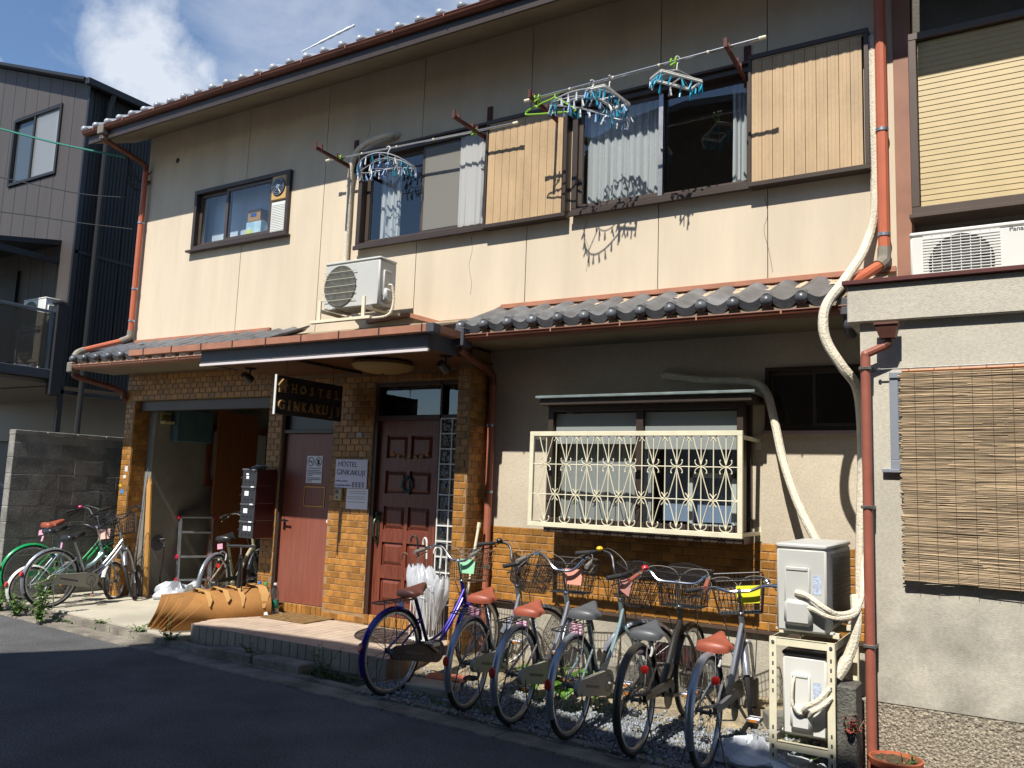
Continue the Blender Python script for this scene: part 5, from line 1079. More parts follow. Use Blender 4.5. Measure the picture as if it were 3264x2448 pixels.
def bike(label, loc, heading, steer=0.0, tilt=0.0, R=.33, frame_m=m_silver, fend_m=m_fend, saddle_m=m_tan, bars='swan', bar_m=m_chrome, grip_m=m_grip, case='full', case_m=m_case,
         basket='black', plate=None, rack=True, tagc=m_pink, style='twin', bell=None, seat_h=.80, reflector='fender', lamp=True, ring_lock=False, crank_a=.4, group='bicycles parked along the house wall', rim_m=m_steel, wb=1.09, cover=False):
    t = thing('bicycle', label, 'bicycle', loc, heading, group, tilt=0)
    t.rotation_euler = (tilt, 0, heading)
    k = R / .33
    rh = Vector((0, 0, R)); fh = Vector((wb, 0, R)); bb = Vector((.44 * wb / 1.09, 0, .285 if R > .3 else .28))
    st_top = Vector((.245, 0, seat_h - .07)); clus = bb.lerp(st_top, .62)
    h0 = Vector((wb - .215, 0, .66 if R > .3 else .60)); h1 = Vector((wb - .262, 0, .80 if R > .3 else .74)); ax = (h1 - h0).normalized()
    clamp = h1 + ax * (.19 if bars != 'flat' else .17)
    SM = Matrix.Translation(h0) @ Matrix.Rotation(steer, 4, ax) @ Matrix.Translation(-h0)
    # frame
    f = MB()
    if style == 'twin':
        for s in (-1, 1):
            f.tube(bez([h0.lerp(h1, .55) + Vector((0, s * .012, 0)), Vector((wb - .35, s * .02, .60)), Vector((wb - .50, s * .02, .435)), Vector((bb.x + .03, s * .018, bb.z + .09)), Vector((bb.x - .02, s * .012, bb.z + .075))], 5), .0125, 8) if s < 0 else \
            f.tube(bez([h0.lerp(h1, .05) + Vector((0, s * .008, 0)), Vector((wb - .33, s * .014, .52)), Vector((wb - .47, s * .014, .37)), Vector((bb.x + .10, s * .01, bb.z + .03)), bb], 5), .0145, 8)
    elif style == 'dual':
        f.tube([h0.lerp(h1, .6), Vector((wb - .42, 0, .55)), Vector((bb.x + .09, .0, bb.z + .10)), bb.lerp(st_top, .16)], .016, 8); f.tube([h0.lerp(h1, .1), Vector((wb - .44, 0, .44)), bb], .019, 8)
    elif style == 'mini':
        f.tube(bez([h0, Vector((wb - .35, 0, .47)), Vector((bb.x + .1, 0, .43)), Vector((bb.x - .06, 0, .42)), Vector((.14, 0, .30))], 5), .024, 10)
    else:
        f.tube(bez([h0.lerp(h1, .35), Vector((wb - .36, 0, .60)), Vector((bb.x + .14, 0, bb.z + .14)), bb], 5), .022, 10)
    f.tube([bb, st_top], .0155, 10); f.tube([h0 - ax * .01, h1 + ax * .015], .019, 10)
    for s in (-1, 1):
        f.tube([clus, clus + Vector((-.05, s * .03, -.02)), rh + Vector((0.01, s * .055, .015))], .0085, 6); f.tube([bb + Vector((-.02, s * .02, 0)), rh + Vector((.09, s * .05, 0)), rh + Vector((0, s * .058, 0))], .009, 6)
        f.box(-.02, .02, s * .056 - .003, s * .056 + .003, R - .02, R + .02)
    f.tube([bb + Vector((0, -.035, 0)), bb + Vector((0, .035, 0))], .02, 10)
    f.build('frame', frame_m, t)
    # wheels, fenders
    put_wheel(t, Matrix.Translation(rh), R, 'rear_wheel', rim_m); put_wheel(t, SM @ Matrix.Translation(fh), R, 'front_wheel', rim_m)
    b = MB(); fender(b, R, radians(8), radians(205)); b.xf(Matrix.Translation(rh)); fr = b.build('rear_fender', fend_m, t)
    b = MB()
    for s in (-1, 1):
        for a in (radians(70), radians(150), radians(188)): b.tube([rh + Vector((0, s * .05, 0)), rh + Vector(((R + .0) * cos(a), s * .026, (R + .0) * sin(a)))], .0022, 5)
    b.build('stay', m_dsteel, fr)
    b = MB(); fender(b, R, radians(20), radians(165)) if R > .3 else fender(b, R, radians(60), radians(165)); b.xf(SM @ Matrix.Translation(fh)); ff = b.build('front_fender', fend_m, t)
    b = MB()
    for s in (-1, 1): b.tube([SM @ (fh + Vector((0, s * .048, 0))), SM @ (fh + Vector((R * cos(radians(160)), s * .025, R * sin(radians(160)))))], .0022, 5)
    b.build('stay', m_dsteel, ff)
    # fork
    b = MB(); b.tube([SM @ (h0 - ax * .005), SM @ (h0 - ax * .05)], .016, 8)
    for s in (-1, 1): b.tube([SM @ p for p in bez([h0 - ax * .04 + Vector((0, s * .012, 0)), h0 - ax * .065 + Vector((0, s * .045, 0)), fh + Vector((-.075, s * .052, .16)), fh + Vector((-.025, s * .054, .04)), fh + Vector((0, s * .055, 0))], 4)], [.0125] * 9 + [.010] * 7 + [.008], 7)
    b.build('fork', frame_m if style != 'single' else m_darkf, t)
    # stem and handlebar
    b = MB(); b.tube([SM @ (h1 + ax * .015), SM @ clamp], .011, 10); b.ball(SM @ clamp, .02, 8); b.lathe([(.012, 0), (.021, .004), (.021, .018), (.012, .022)], 12, SM @ Matrix.Translation(h1) @ ax.to_track_quat('Z', 'Y').to_matrix().to_4x4())
    hb = b.build('stem', m_chrome, t)
    if bars == 'swan': half = [(0, 0, 0), (.005, .06, .004), (.01, .11, .035), (.01, .165, .095), (-.01, .215, .115), (-.07, .262, .105), (-.14, .275, .085), (-.22, .285, .068)]
    elif bars == 'u': half = [(0, 0, 0), (.0, .10, .0), (.0, .15, .012), (.012, .20, .055), (-.01, .235, .065), (-.07, .25, .05), (-.13, .258, .03), (-.19, .268, .01)]
    elif bars == 'low': half = [(0, 0, 0), (.01, .06, .0), (.03, .12, .03), (.02, .18, .05), (-.03, .24, .05), (-.08, .27, .045), (-.13, .29, .04), (-.16, .295, .035)]
    else: half = [(0, 0, 0), (.0, .06, .0), (-.005, .10, .01), (-.015, .15, .028), (-.04, .20, .032), (-.06, .245, .03), (-.08, .285, .028), (-.11, .335, .025)]
    hp = [clamp + Vector(p) for p in half]
    pts = [Vector((p.x, -p.y, p.z)) for p in hp[:0:-1]] + hp
    hbar = MB().tube([SM @ p for p in bez(pts, 4)], .011, 8).build('handlebar', bar_m, t)
    for s in (-1, 1):
        P = [Vector((p.x, s * p.y, p.z)) for p in hp]
        d = (P[-1] - P[-2]).normalized()
        gp = MB().tube([SM @ (P[-1] - d * .095), SM @ (P[-1] + d * .02)], [.0155, .0165], 10).build('grip', grip_m, hbar)
        b = MB(); q = P[-1] - d * .12; b.tube([SM @ p for p in bez([q + Vector((.02, 0, -.012)), q + Vector((.03, s * .012, -.03)), q + d * .06 + Vector((.025, s * .012, -.04)), q + d * .13 + Vector((.03, s * .006, -.05))], 4)], .0055, 6); b.tube([SM @ (q - d * .012), SM @ (q + d * .02)], .016, 8); b.build('brake_lever', m_chrome if bar_m is m_chrome else m_black, hbar)
        c = MB().tube([SM @ p for p in bez([q + Vector((.03, 0, -.015)), q + Vector((.11, -s * .05, .05)), Vector((clamp.x + .08, s * .05, clamp.z + .08)), Vector((clamp.x + .05, -s * .015, clamp.z - .04)), Vector((h0.x + .03, 0, h0.z))], 6)], .0028, 5).build('brake_cable', m_grip_g if bar_m is m_chrome else m_black, t)
    if bell is not None:
        q = hp[-1] - (hp[-1] - hp[-2]).normalized() * .15; q.y *= bell[1]
        MB().ball(SM @ (q + Vector((.01, -bell[1] * .02, .03))), .027, 12, (1, 1, .75)).tube([SM @ q, SM @ (q + Vector((.01, -bell[1] * .02, .03)))], .01, 6).build('bell', bell[0], hbar)
    # saddle
    def sad(u, v):
        x = -.135 + .275 * u
        w = .104 - .010 * max(0, u - .12) if u < .36 else .1016 * max(0, 1 - (u - .36) / .64) ** 1.5 + .021
        e = sqrt(max(0, 1 - (1 - u / .16) ** 2)) if u < .16 else sqrt(max(0, 1 - ((u - .90) / .10) ** 2)) if u > .90 else 1
        w *= .25 + .75 * e; a = pi * v
        zt = .040 + .012 * cos(2.2 * pi * u) * (1 - u) + .010 * u; zb = -.012 + .018 * u
        return (x, -w * cos(a), zb + (zt - zb) * (.35 + .65 * e) * max(0, sin(a)) ** .55)
    sb = MB(); sb.grid(sad, 24, 14); sb.grid(lambda u, v: (lambda p, q: tuple(p[i] + (q[i] - p[i]) * v for i in range(3)))(sad(u, 0), sad(u, 1)), 24, 2)
    sb.add([sad(0, j / 14) for j in range(15)], [tuple(range(15))]); sb.add([sad(1, j / 14) for j in range(15)], [tuple(range(14, -1, -1))])
    sd = sb.xf(Matrix.Translation(st_top + Vector((-.015, 0, .058))) @ Matrix.Rotation(-.16, 4, 'Y')).build('saddle', saddle_m, t, 60)
    b = MB(); b.tube([st_top - (st_top - bb).normalized() * .02, st_top + (st_top - bb).normalized() * .06], .0125, 8)
    for s in (-1, 1):
        b.tube([st_top + Vector((-.105 + .013 * cos(a), s * .055 + .013 * sin(a), .005 + .05 * a / 18)) for a in [i * .55 for i in range(33)]], .003, 4); b.tube([st_top + Vector((.10, s * .01, .065)), st_top + Vector((.0, s * .028, .04)), st_top + Vector((-.11, s * .055, .012))], .004, 5)
    b.build('saddle_spring', m_dsteel, sd)
    if tagc is not None: MB().box(-.0015, .0015, -.045, .045, -.062, 0, .0005).xf(Matrix.Translation(st_top + Vector((-.145, .02, -.005))) @ Matrix.Rotation(random.uniform(-.2, .5), 4, 'Y') @ Matrix.Rotation(random.uniform(-.4, .1), 4, 'Z') @ Matrix.Rotation(random.uniform(-.2, .2), 4, 'X')).build('seat_tag', tagc, t, 0)
    # chain case, cranks, pedals
    if case == 'full':
        n = 12; r0, r1 = .052, .088
        pl = [(rh.x + r0 * cos(a) * 1.5, rh.z + r0 * sin(a)) for a in [pi / 2 + pi * i / n for i in range(n + 1)]] + [(bb.x + .01 + r1 * cos(a), bb.z + r1 * sin(a)) for a in [-pi / 2 + pi * i / n for i in range(n + 1)]]
        cc = MB().prism(pl, 'y', -.078, -.050).build('chain_case', case_m, t, 30)
        MB().prism([(rh.x + .06, R + .012), (bb.x - .16, bb.z + .012), (bb.x - .16, bb.z - .008), (rh.x + .06, R - .006)], 'y', -.0795, -.0775).lathe([(.05, 0), (.054, .002), (.058, 0)], 20, Matrix.Translation((bb.x, -.079, bb.z)) @ Matrix.Rotation(pi / 2, 4, 'X')).build('case_groove', m_dgrey, cc, 30)
    else:
        b = MB(); b.prism([(rh.x - .03, R + .04), (bb.x + .03, bb.z + .10), (bb.x + .085, bb.z + .05), (bb.x + .06, bb.z - .02), (bb.x + .0, bb.z + .05), (rh.x - .02, R + .005)], 'y', -.075, -.05); cc = b.build('chain_guard', case_m, t, 30)
        MB().tube([(rh.x, -.06, R + .035), (bb.x, -.06, bb.z + .085), (bb.x + .08, -.06, bb.z + .02), (bb.x + .05, -.06, bb.z - .07), (bb.x, -.06, bb.z - .085), (rh.x, -.06, R - .035)], .005, 5).build('chain', m_dsteel, t)
        MB().lathe([(0, -.003), (.085, -.002), (.088, .002), (0, .003)], 26, Matrix.Translation((bb.x, -.06, bb.z)) @ Matrix.Rotation(pi / 2, 4, 'X')).build('chain_ring', m_dsteel, t)
    for s, a in ((-1, crank_a), (1, crank_a + pi)):
        e = bb + Vector((.165 * cos(a), s * .095, .165 * sin(a))); c = MB().tube([bb + Vector((0, s * .07, 0)), bb + Vector((0, s * .088, 0)), e], [.016, .013, .010], 7).build('crank', m_dsteel, t)
        b = MB()
        for q in (-.042, .042): b.box(e.x + q - .006, e.x + q + .006, e.y + s * .012, e.y + s * .098, e.z - .011, e.z + .011, .003)
        for q in (.016, .094): b.box(e.x - .036, e.x + .036, e.y + s * q - .004, e.y + s * q + .004, e.z - .011, e.z + .011)
        b.tube([e, e + Vector((0, s * .095, 0))], .009, 6); b.build('pedal', m_steel if s < 0 else m_black, c, 0)
        MB().box(e.x - .048, e.x - .050, e.y + s * .03, e.y + s * .08, e.z - .007, e.z + .007).build('pedal_reflector', mat('amber', (.5, .16, .01), .3), c, 0)
    # rear rack
    if rack:
        b = MB(); z = 2 * R + .055; x0, x1 = -.20, .17
        b.tube([Vector(p) for p in bez([(x1 + .04, .02, z + .02), (x1 - .02, .055, z), (x0 + .04, .065, z - .006), (x0, .05, z - .008), (x0 - .012, 0, z - .008), (x0, -.05, z - .008), (x0 + .04, -.065, z - .006), (x1 - .02, -.055, z), (x1 + .04, -.02, z + .02)], 4)], .0042, 6)
        for x in (-.12, -.03, .06, .13): b.tube([(x, -.06, z), (x, .06, z)], .003, 5)
        for y in (-.022, .022): b.tube([(x0, y, z - .006), (x1, y, z)], .003, 5)
        for s in (-1, 1): b.tube([(-.05, s * .06, z), (-.01, s * .062, R + .02)], .0042, 5)
        b.build('rear_rack', m_dsteel, t)
    # kickstand: two-legged centre stand
    b = MB()
    b.tube(bez([rh + Vector((.0, .07, -.0)), rh + Vector((-.015, .10, -.16)), (-.03, .14, .02), (-.09, .15, .008)], 4), .0055, 6); b.tube(bez([rh + Vector((.0, -.07, -.0)), rh + Vector((-.015, -.10, -.16)), (-.03, -.14, .02), (-.09, -.15, .008)], 4), .0055, 6); b.tube(bez([(-.09, .15, .008), (-.12, .08, .008), (-.12, -.08, .008), (-.09, -.15, .008)], 4), .0045, 6)
    b.build('kickstand', m_dsteel, t)
    # basket
    if basket:
        bm_ = m_wirer if basket == 'rusty' else m_wireb
        bx0, bz0 = clamp.x + .055, h1.z + .005 - (.0 if bars != 'low' else .05); dep, wid, hgt = .25, .36, .235
        def bp(u, v, w): s = .80 + .20 * w; return SM @ Vector((bx0 + dep * u * s, (v - .5) * wid * s, bz0 + hgt * w + .02 * u * w))
        b = MB(); rw = .0022
        ring = lambda w, r: b.tube([bp(*p) for p in ((0, .06, w), (0, .94, w), (.06, 1, w), (.94, 1, w), (1, .94, w), (1, .06, w), (.94, 0, w), (.06, 0, w))], r, 5, True)
        ring(1, .0045); ring(0, .003)
        for w in (.2, .4, .6, .8): ring(w, rw)
        nn = 12
        for i in range(nn + 1):
            v = i / nn
            for u in (0, 1): b.tube([bp(u, v, 0), bp(u, v, 1)], rw, 4)
            b.tube([bp(0, v, 0), bp(1, v, 0)], rw, 4)
        for i in range(1, 8):
            for v in (0, 1): b.tube([bp(i / 8, v, 0), bp(i / 8, v, 1)], rw, 4)
            b.tube([bp(i / 8, 0, 0), bp(i / 8, 1, 0)], rw, 4)
        bk = b.build('basket', bm_, t, 0)
        if basket == 'mesh':
            for u in (0, 1):
                b = MB()
                for i in range(22): b.tube([bp(u, i / 22, 0.02), bp(u, min(1, i / 22 + .12), .98)], .0016, 3); b.tube([bp(u, min(1, i / 22 + .12), 0.02), bp(u, i / 22, .98)], .0016, 3)
                b.build('mesh_side', bm_, bk, 0)
        if plate is not None:
            p = [bp(-.03, .08, .30), bp(-.03, .55, .30), bp(-.03, .55, .80), bp(-.03, .08, .80)]; n_ = (p[1] - p[0]).cross(p[3] - p[0]).normalized() * .003
            MB().add([q + n_ * s for s in (-1, 1) for q in p], [(0, 1, 2, 3), (7, 6, 5, 4), (0, 4, 5, 1), (1, 5, 6, 2), (2, 6, 7, 3), (3, 7, 4, 0)]).build('basket_plate', plate, bk, 0)
        if cover:
            MB().grid(lambda u, v: bp(u, v, 1.0 + .22 * sin(pi * v) * sin(pi * u) ** .4), 8, 10).build('basket_cover', clear_mat('dark_net', tint=(.85, .85, .85), refl=-.07, rough=.9, body=(.02, .02, .02), bodyfac=.05), bk); MB().tube([bp(.5, i / 12, 1.0 + .22 * sin(pi * i / 12)) for i in range(13)], .003, 5).build('cover_wire', m_wireb, bk)
        MB().tube([SM @ (h1 + ax * .03), bp(0, .5, .35)], .008, 6).tube([SM @ (fh + Vector((0, .06, 0))), bp(.3, .9, 0)], .0035, 5).tube([SM @ (fh + Vector((0, -.06, 0))), bp(.3, .1, 0)], .0035, 5).build('basket_holder', m_dsteel, t)
    # reflector, lamp
    a = radians(168)
    if reflector == 'fender': MB().lathe([(0, .012), (.02, .010), (.026, 0), (.0, -.004)], 14, Matrix.Translation(rh + Vector(((R + .022) * cos(a), 0, (R + .022) * sin(a)))) @ Matrix.Rotation(-pi / 2 + .2, 4, 'Y') @ Matrix.Diagonal((1.35, 1, 1, 1))).build('reflector', m_red, t)
    else: MB().lathe([(0, .014), (.024, .010), (.026, 0), (0, -.004)], 14, Matrix.Translation((-.055, -.075, R + .20)) @ Matrix.Rotation(-pi / 2, 4, 'Y')).build('reflector', m_red, t)
    if ring_lock: MB().tube([(.14 + .0, .05 * cos(q), 2 * R * .93 + .065 * sin(q)) for q in [-.7 + 4.5 * i / 14 for i in range(15)]], .009, 7).build('ring_lock', m_white, t)
    if lamp: MB().lathe([(0, .03), (.03, .028), (.034, 0), (.02, -.04), (0, -.045)], 14, SM @ Matrix.Translation(fh + Vector((-.04, .085, .22))) @ Matrix.Rotation(pi / 2, 4, 'Y')).tube([SM @ (fh + Vector((-.07, .05, .2))), SM @ (fh + Vector((-.04, .085, .22)))], .006, 5).build('lamp', m_dsteel, t)
    return t
P_ = lambda n, h: mat('plate_' + n, S(h, .95), .6)
D = radians
bike('purple bicycle with dark brown saddle and rusty wire basket', (-4.185, 5.20, .012), D(86), 0.05, frame_m=m_purple, fend_m=m_purple, case_m=mat('purple_case', S('#241a3c', .7), .45), saddle_m=m_dbr_s, seat_h=.775, basket='rusty', plate=P_('mint', '#9fe0b4'), tagc=mat('lilac_tag', S('#b9b0d8'), .6), grip_m=m_grip_g, crank_a=2.6)
bike('silver bicycle with brown saddle, black handlebar and turned front wheel', (-3.473, 5.20, .02), D(97), -.75, bar_m=m_black, saddle_m=m_tan, basket='mesh', bell=(m_black, 1), seat_h=.79, crank_a=1.0)
bike('silver bicycle with low brown saddle and salmon plate in its basket', (-3.02, 5.11, .02), D(94), 0.0, saddle_m=m_tan, plate=P_('salmon', '#e8a48f'), grip_m=m_grip_g, seat_h=.75, crank_a=1.9)
bike('pale blue-grey bicycle with grey saddle and yellow bell', (-2.565, 5.06, .02), D(92), -.75, frame_m=m_ice, case_m=m_case, saddle_m=m_grey_s, bar_m=mat('black_bar', (.03, .03, .035), .3, metal=.5), bell=(mat('yellow_bell', S('#f0b818', .9), .3), 1), seat_h=.79, rack=True, cover=True, plate=P_('rose', '#c98d84'), crank_a=-.15)
bike('olive-black bicycle with grey saddle and straight chrome handlebar', (-2.09, 5.01, .02), D(92), -.02, frame_m=m_darkf, fend_m=m_dfend, case='guard', case_m=m_dfend, saddle_m=m_grey_s, bars='u', grip_m=m_grip_b, basket='mesh', cover=True, rack=False, style='single', bell=(mat('red_bell', (.45, .02, .03), .3), 1), seat_h=.72, reflector='stay', ring_lock=True, tagc=mat('plum_tag', S('#8d4a6e'), .6), crank_a=-.1)
bike('silver bicycle with brown saddle and yellow plate beside the outdoor units', (-1.645, 5.0, .02), D(92), .30, case='guard', case_m=mat('grey_guard', S('#77767a', .8), .45, metal=.2), bars='flat', plate=P_('yellow', '#e3e332'), rack=False, style='dual', bell=(m_chrome, -1), seat_h=.70, reflector='stay', ring_lock=True, tagc=None, crank_a=-.6)
LG = 'bicycles parked by the block wall'
bike('silver bicycle with long pale chain case and black saddle behind the weeds', (-9.44, 5.56, .09), D(91), .85, saddle_m=m_blk_s, bar_m=m_black, basket='black', rack=False, seat_h=.80, group=LG, crank_a=-1.4, plate=None)
bike('small-wheeled pale blue bicycle with black saddle and pink plate', (-9.74, 5.50, .05), D(86), .55, R=.245, wb=1.04, frame_m=m_bluegrey, fend_m=m_white, saddle_m=m_blk_s, bar_m=m_black, bars='low', case='guard', style='mini', seat_h=.90, rack=False, plate=P_('pale_pink', '#efc3b4'), group=LG, crank_a=-2)
bike('green bicycle with brown saddle against the block wall', (-10.17, 5.72, .09), D(86), .2, frame_m=m_greenf, fend_m=m_greenf, saddle_m=m_tan, bar_m=m_black, seat_h=.90, rack=False, basket='black', case_m=m_greenf, bell=(mat('pink_bell', S('#d0407a'), .4), 1), group=LG, crank_a=2)
bike('cream bicycle with black saddle standing inside the car port', (-7.98, 6.62, .09), D(110), .0, frame_m=m_creamf, fend_m=m_fend, saddle_m=m_blk_s, basket='black', rack=False, case='guard', case_m=m_dfend, reflector='stay', ring_lock=True, seat_h=.84, group='bicycle in the car port', style='single', crank_a=.3)
# ---------------------------------------------------------------- air-conditioner outdoor units
m_acw = mat('unit_white', S('#dcdcd6', .88), .45, var=.03, scale=3); m_acg = mat('unit_grey', S('#c8c8c2', .85), .45, var=.03, scale=3); m_fin = mat('cooling_fins', (.10, .105, .11), .45, metal=.4)
def ac_unit(label, loc, rz, w, d, h, m, fan_x=-.12, style='rings', group='air-conditioner outdoor units', brand=None, valve=True, dark_top=False, stand=None):
    """origin at the base centre, fan side faces -y, valve side faces +x"""
    t = thing('outdoor_unit', label, 'air conditioner', loc, rz, group)
    x0, x1, y0, y1 = -w / 2, w / 2, -d / 2, d / 2
    b = MB(); b.box(x0, x1, y0, y1, .012, h - .03, .012); body = b.build('body', m, t, 40)
    MB().box(x0 - .004, x1 + .004, y0 - .004, y1 + .004, h - .03, h, .010).build('top_cover', m_dgrey if dark_top else m, t, 40)
    fx = fan_x * w; fr = min(h * .40, w * .33); fz = h * .48
    Mf = Matrix.Translation((fx, y0 - .002, fz)) @ Matrix.Rotation(pi / 2, 4, 'X')
    MB().lathe([(0, -.004), (fr, -.003), (fr + .012, .006), (fr + .004, .008), (fr - .004, .002), (0, .0)], 32, Mf).build('fan_opening', mat('fan_shadow', (.045, .045, .045), .7), t)
    b = MB()
    for k in range(5):
        a = 2 * pi * k / 5; b.add([Mf @ Vector((r * cos(a + da), r * sin(a + da), z)) for r, da, z in ((.03, 0, .002), (fr * .9, -.25, .001), (fr * .95, .3, .008), (.03, .6, .006))], [(0, 1, 2, 3)])
    b.build('fan_blade', m_dgrey, t, 0)
    b = MB(); gy = y0 - .016
    if style == 'rings':
        n = 26
        for i in range(n + 1):
            x = fx - fr * 1.02 + 2 * fr * 1.02 * i / n; hh = sqrt(max(0, (fr * 1.05) ** 2 - (x - fx) ** 2)); b.box(x - .0013, x + .0013, gy, gy + .003, fz - hh, fz + hh)
        for q in (-.72, -.36, 0, .36, .72): b.box(fx - fr * 1.1, fx + fr * 1.1, gy - .003, gy, fz + q * fr - .003, fz + q * fr + .003)
    else:
        nz = int(2 * fr / .017)
        for i in range(nz + 1):
            z = fz - fr * 1.08 + 2.16 * fr * i / nz; b.box(fx - fr * 1.25, fx + fr * 1.25, gy, gy + .004, z - .0028, z + .0028)
        for i in range(9): x = fx - fr * 1.25 + 2.5 * fr * i / 8; b.box(x - .0025, x + .0025, gy + .004, gy + .008, fz - fr * 1.08, fz + fr * 1.08)
    b.build('fan_guard', m_acw if style != 'rings' else mat('guard_wire', S('#b9b6a0', .8), .5), t, 0)
    b = MB(); b.box(x1 + .0005, x1 + .022, y0 + .05, y1 - .09, .22 * h, .74 * h, .008); b.box(x1 + .0005, x1 + .05, y0 + .05, y1 - .075, .10 * h, .38 * h, .02); vc = b.build('valve_cover', m, t, 40)
    MB().box(x1 + .012, x1 + .028, y0 + .06, y1 - .10, .70 * h, .74 * h, .004).build('handle_lip', m, vc, 0)
    b = MB(); b.box(x1 + .001, x1 + .002, y0 + .06, y1 - .12, .78 * h, .90 * h).build('rating_label', mat('rating_label', S('#8d8d88'), .5), t, 0) if not valve else MB().box(x1 + .0008, x1 + .0018, y1 - .075, y1 - .03, .45 * h, .66 * h).build('rating_label', mat('blue_white_label', S('#aebbd0'), .5, var=.3, scale=90), t, 0)
    b = MB(); b.box(x0 + .03, x1 - .18 * w, y1 + .0005, y1 + .006, .05, h - .06); b.build('fin_block', m_fin, t, 0)
    for k in range(14): MB().box(x0 + .03, x1 - .18 * w, y1 + .006, y1 + .009, .06 + k * (h - .14) / 13, .064 + k * (h - .14) / 13).build('fin_wire', m_dsteel, t, 0)
    for x in (x0 + .12, x1 - .12): MB().box(x - .03, x + .03, y0 - .03, y1 + .02, 0, .014, .003).build('foot', m_acg, t, 0)
    if brand: text_obj('lettering', brand, .042, frame_M((x1 - .235, y0 - .0008, h * .86), (1, 0, 0), (0, 0, 1)), m_dgrey, t, .0004, .0008)
    return t
# unit on the canopy roof with its rack
ua = ac_unit('grey-white outdoor unit with round fan standing on the canopy roof', (-5.66, 6.22, 3.335), 0, .72, .26, .50, m_acg, -.20, 'rings', valve=True)
rk = thing('unit_rack', 'white steel rack carrying the outdoor unit on the canopy roof', 'rack', (-5.66, 6.2, 3.16), world=True)
for y in (6.00, 6.42): MB().box(-6.09, -5.30, y - .02, y + .02, 3.135 + (y - 5.6) * .26 - .05, 3.165 + (y - 5.6) * .26 - .05, .003).build('foot_rail', m_ivory, rk, 0)
for x in (-5.98, -5.40):
    MB().box(x - .02, x + .02, 5.99, 6.01, 3.19, 3.42, .003).build('upright', m_ivory, rk, 0); MB().box(x - .02, x + .02, 6.40, 6.42, 3.30, 3.345, .003).build('upright', m_ivory, rk, 0)
    MB().box(x - .018, x + .018, 6.01, 6.44, 3.302, 3.332, .003).build('cross_rail', m_ivory, rk, 0)
hz = MB().tube(bez([(-5.27, 6.20, 3.56), (-5.24, 6.22, 3.55), (-5.23, 6.24, 3.40), (-5.26, 6.20, 3.26), (-5.42, 6.10, 3.22), (-5.6, 6.02, 3.205)], 6), .013, 8).build('drain_hose', m_hose, None); tag(hz, 'white drain hose curling below the canopy roof unit', 'hose')
tag(MB().tube(bez([(-5.62, W + .02, 5.353), (-5.70, 6.58, 5.345), (-6.0, 6.56, 5.30), (-6.17, 6.57, 5.19), (-6.235, 6.59, 4.95), (-6.24, 6.60, 4.5), (-6.235, 6.60, 3.9), (-6.15, 6.55, 3.62), (-5.9, 6.42, 3.55)], 8), .032, 10).build('refrigerant_pipe', m_hose, None), 'taped cream pipe dropping from the wall hole to the canopy roof unit', 'pipe')
tag(MB().tube(bez([(-.885, 6.60, 5.2), (-.885, 6.60, 4.6), (-.885, 6.60, 3.86), (-.95, 6.52, 3.5), (-1.005, 6.0, 3.14), (-1.10, 5.87, 2.95), (-1.12, 5.83, 2.80), (-1.09, 5.82, 2.66), (-1.0, 5.83, 2.50), (-.93, 5.92, 2.38), (-.93, 6.1, 2.2), (-.95, 6.25, 1.9), (-.97, 6.25, 1.3), (-.97, 6.2, .9)], 8), .034, 10).build('refrigerant_pipe', m_hose, None), 'taped cream pipe looping down past the neighbouring grey wall', 'pipe')
tag(MB().tube(bez([(-2.57, W + .02, 2.61), (-2.50, 6.58, 2.60), (-2.15, 6.55, 2.545), (-1.80, 6.54, 2.52), (-1.68, 6.52, 2.43), (-1.61, 6.49, 2.20), (-1.53, 6.42, 1.90), (-1.40, 6.32, 1.58), (-1.24, 6.22, 1.30), (-1.12, 6.2, 1.05)], 8), .032, 10).build('refrigerant_pipe', m_hose, None), 'taped cream pipe sloping down to the units beside the bay window', 'pipe')
# stacked units on the ivory angle-iron stand
st_ = thing('unit_stand', 'ivory slotted steel stand holding two outdoor units', 'stand', (-1.13, 5.6, 0), world=True)
SX0, SX1, SY0, SY1, STZ = -1.325, -.955, 5.20, 6.05, .80
for x, sx in ((SX0, 1), (SX1, -1)):
    for y, sy in ((SY0, 1), (SY1, -1)):
        b = MB(); b.box(x, x + sx * .042, y, y + sy * .004, 0.0, STZ); b.box(x, x + sx * .004, y + sy * .004, y + sy * .042, 0.0, STZ); lg = b.build('leg', m_ivory, st_, 0)
        if sy > 0:
            for k in list(range(5)) + [8, 9, 10, 11]: MB().box(x + sx * .016, x + sx * .026, y - .001, y + .001, .70 - k * .052 - .012, .70 - k * .052 + .012, .003).build('slot', m_dgrey, lg, 0)
            for z in (.775, .185): MB().tube([(x + sx * .021, y + .002, z), (x + sx * .021, y - .008, z)], .009, 8).build('bolt', m_steel, lg)
for z in (STZ - .045, .165):
    for y in (SY0 + .005, SY1 - .045): MB().box(SX0 + .005, SX1 - .005, y, y + .004, z, z + .042).box(SX0 + .005, SX1 - .005, y, y + .038, z + .038, z + .042).build('cross_rail', m_ivory, st_, 0)
    for x in (SX0 + .004, SX1 - .008): MB().box(x, x + .004, SY0 + .01, SY1 - .01, z - .003, z + .042).build('side_rail', m_ivory, st_, 0)
for y in (5.42, 5.83):
    for z in (STZ - .002, .205): MB().box(SX0 + .01, SX1 - .01, y - .02, y + .02, z, z + .03).build('unit_rail', m_ivory, st_, 0)
ac_unit('pale grey outdoor unit on top of the ivory stand', (-1.143, 5.62, STZ + .029), -pi / 2, .80, .285, .525, m_acg, -.10, 'rings', valve=True)
ac_unit('narrow outdoor unit with dark top inside the ivory stand', (-1.135, 5.60, .236), -pi / 2, .70, .25, .49, m_acw, -.10, 'rings', valve=True, dark_top=True)
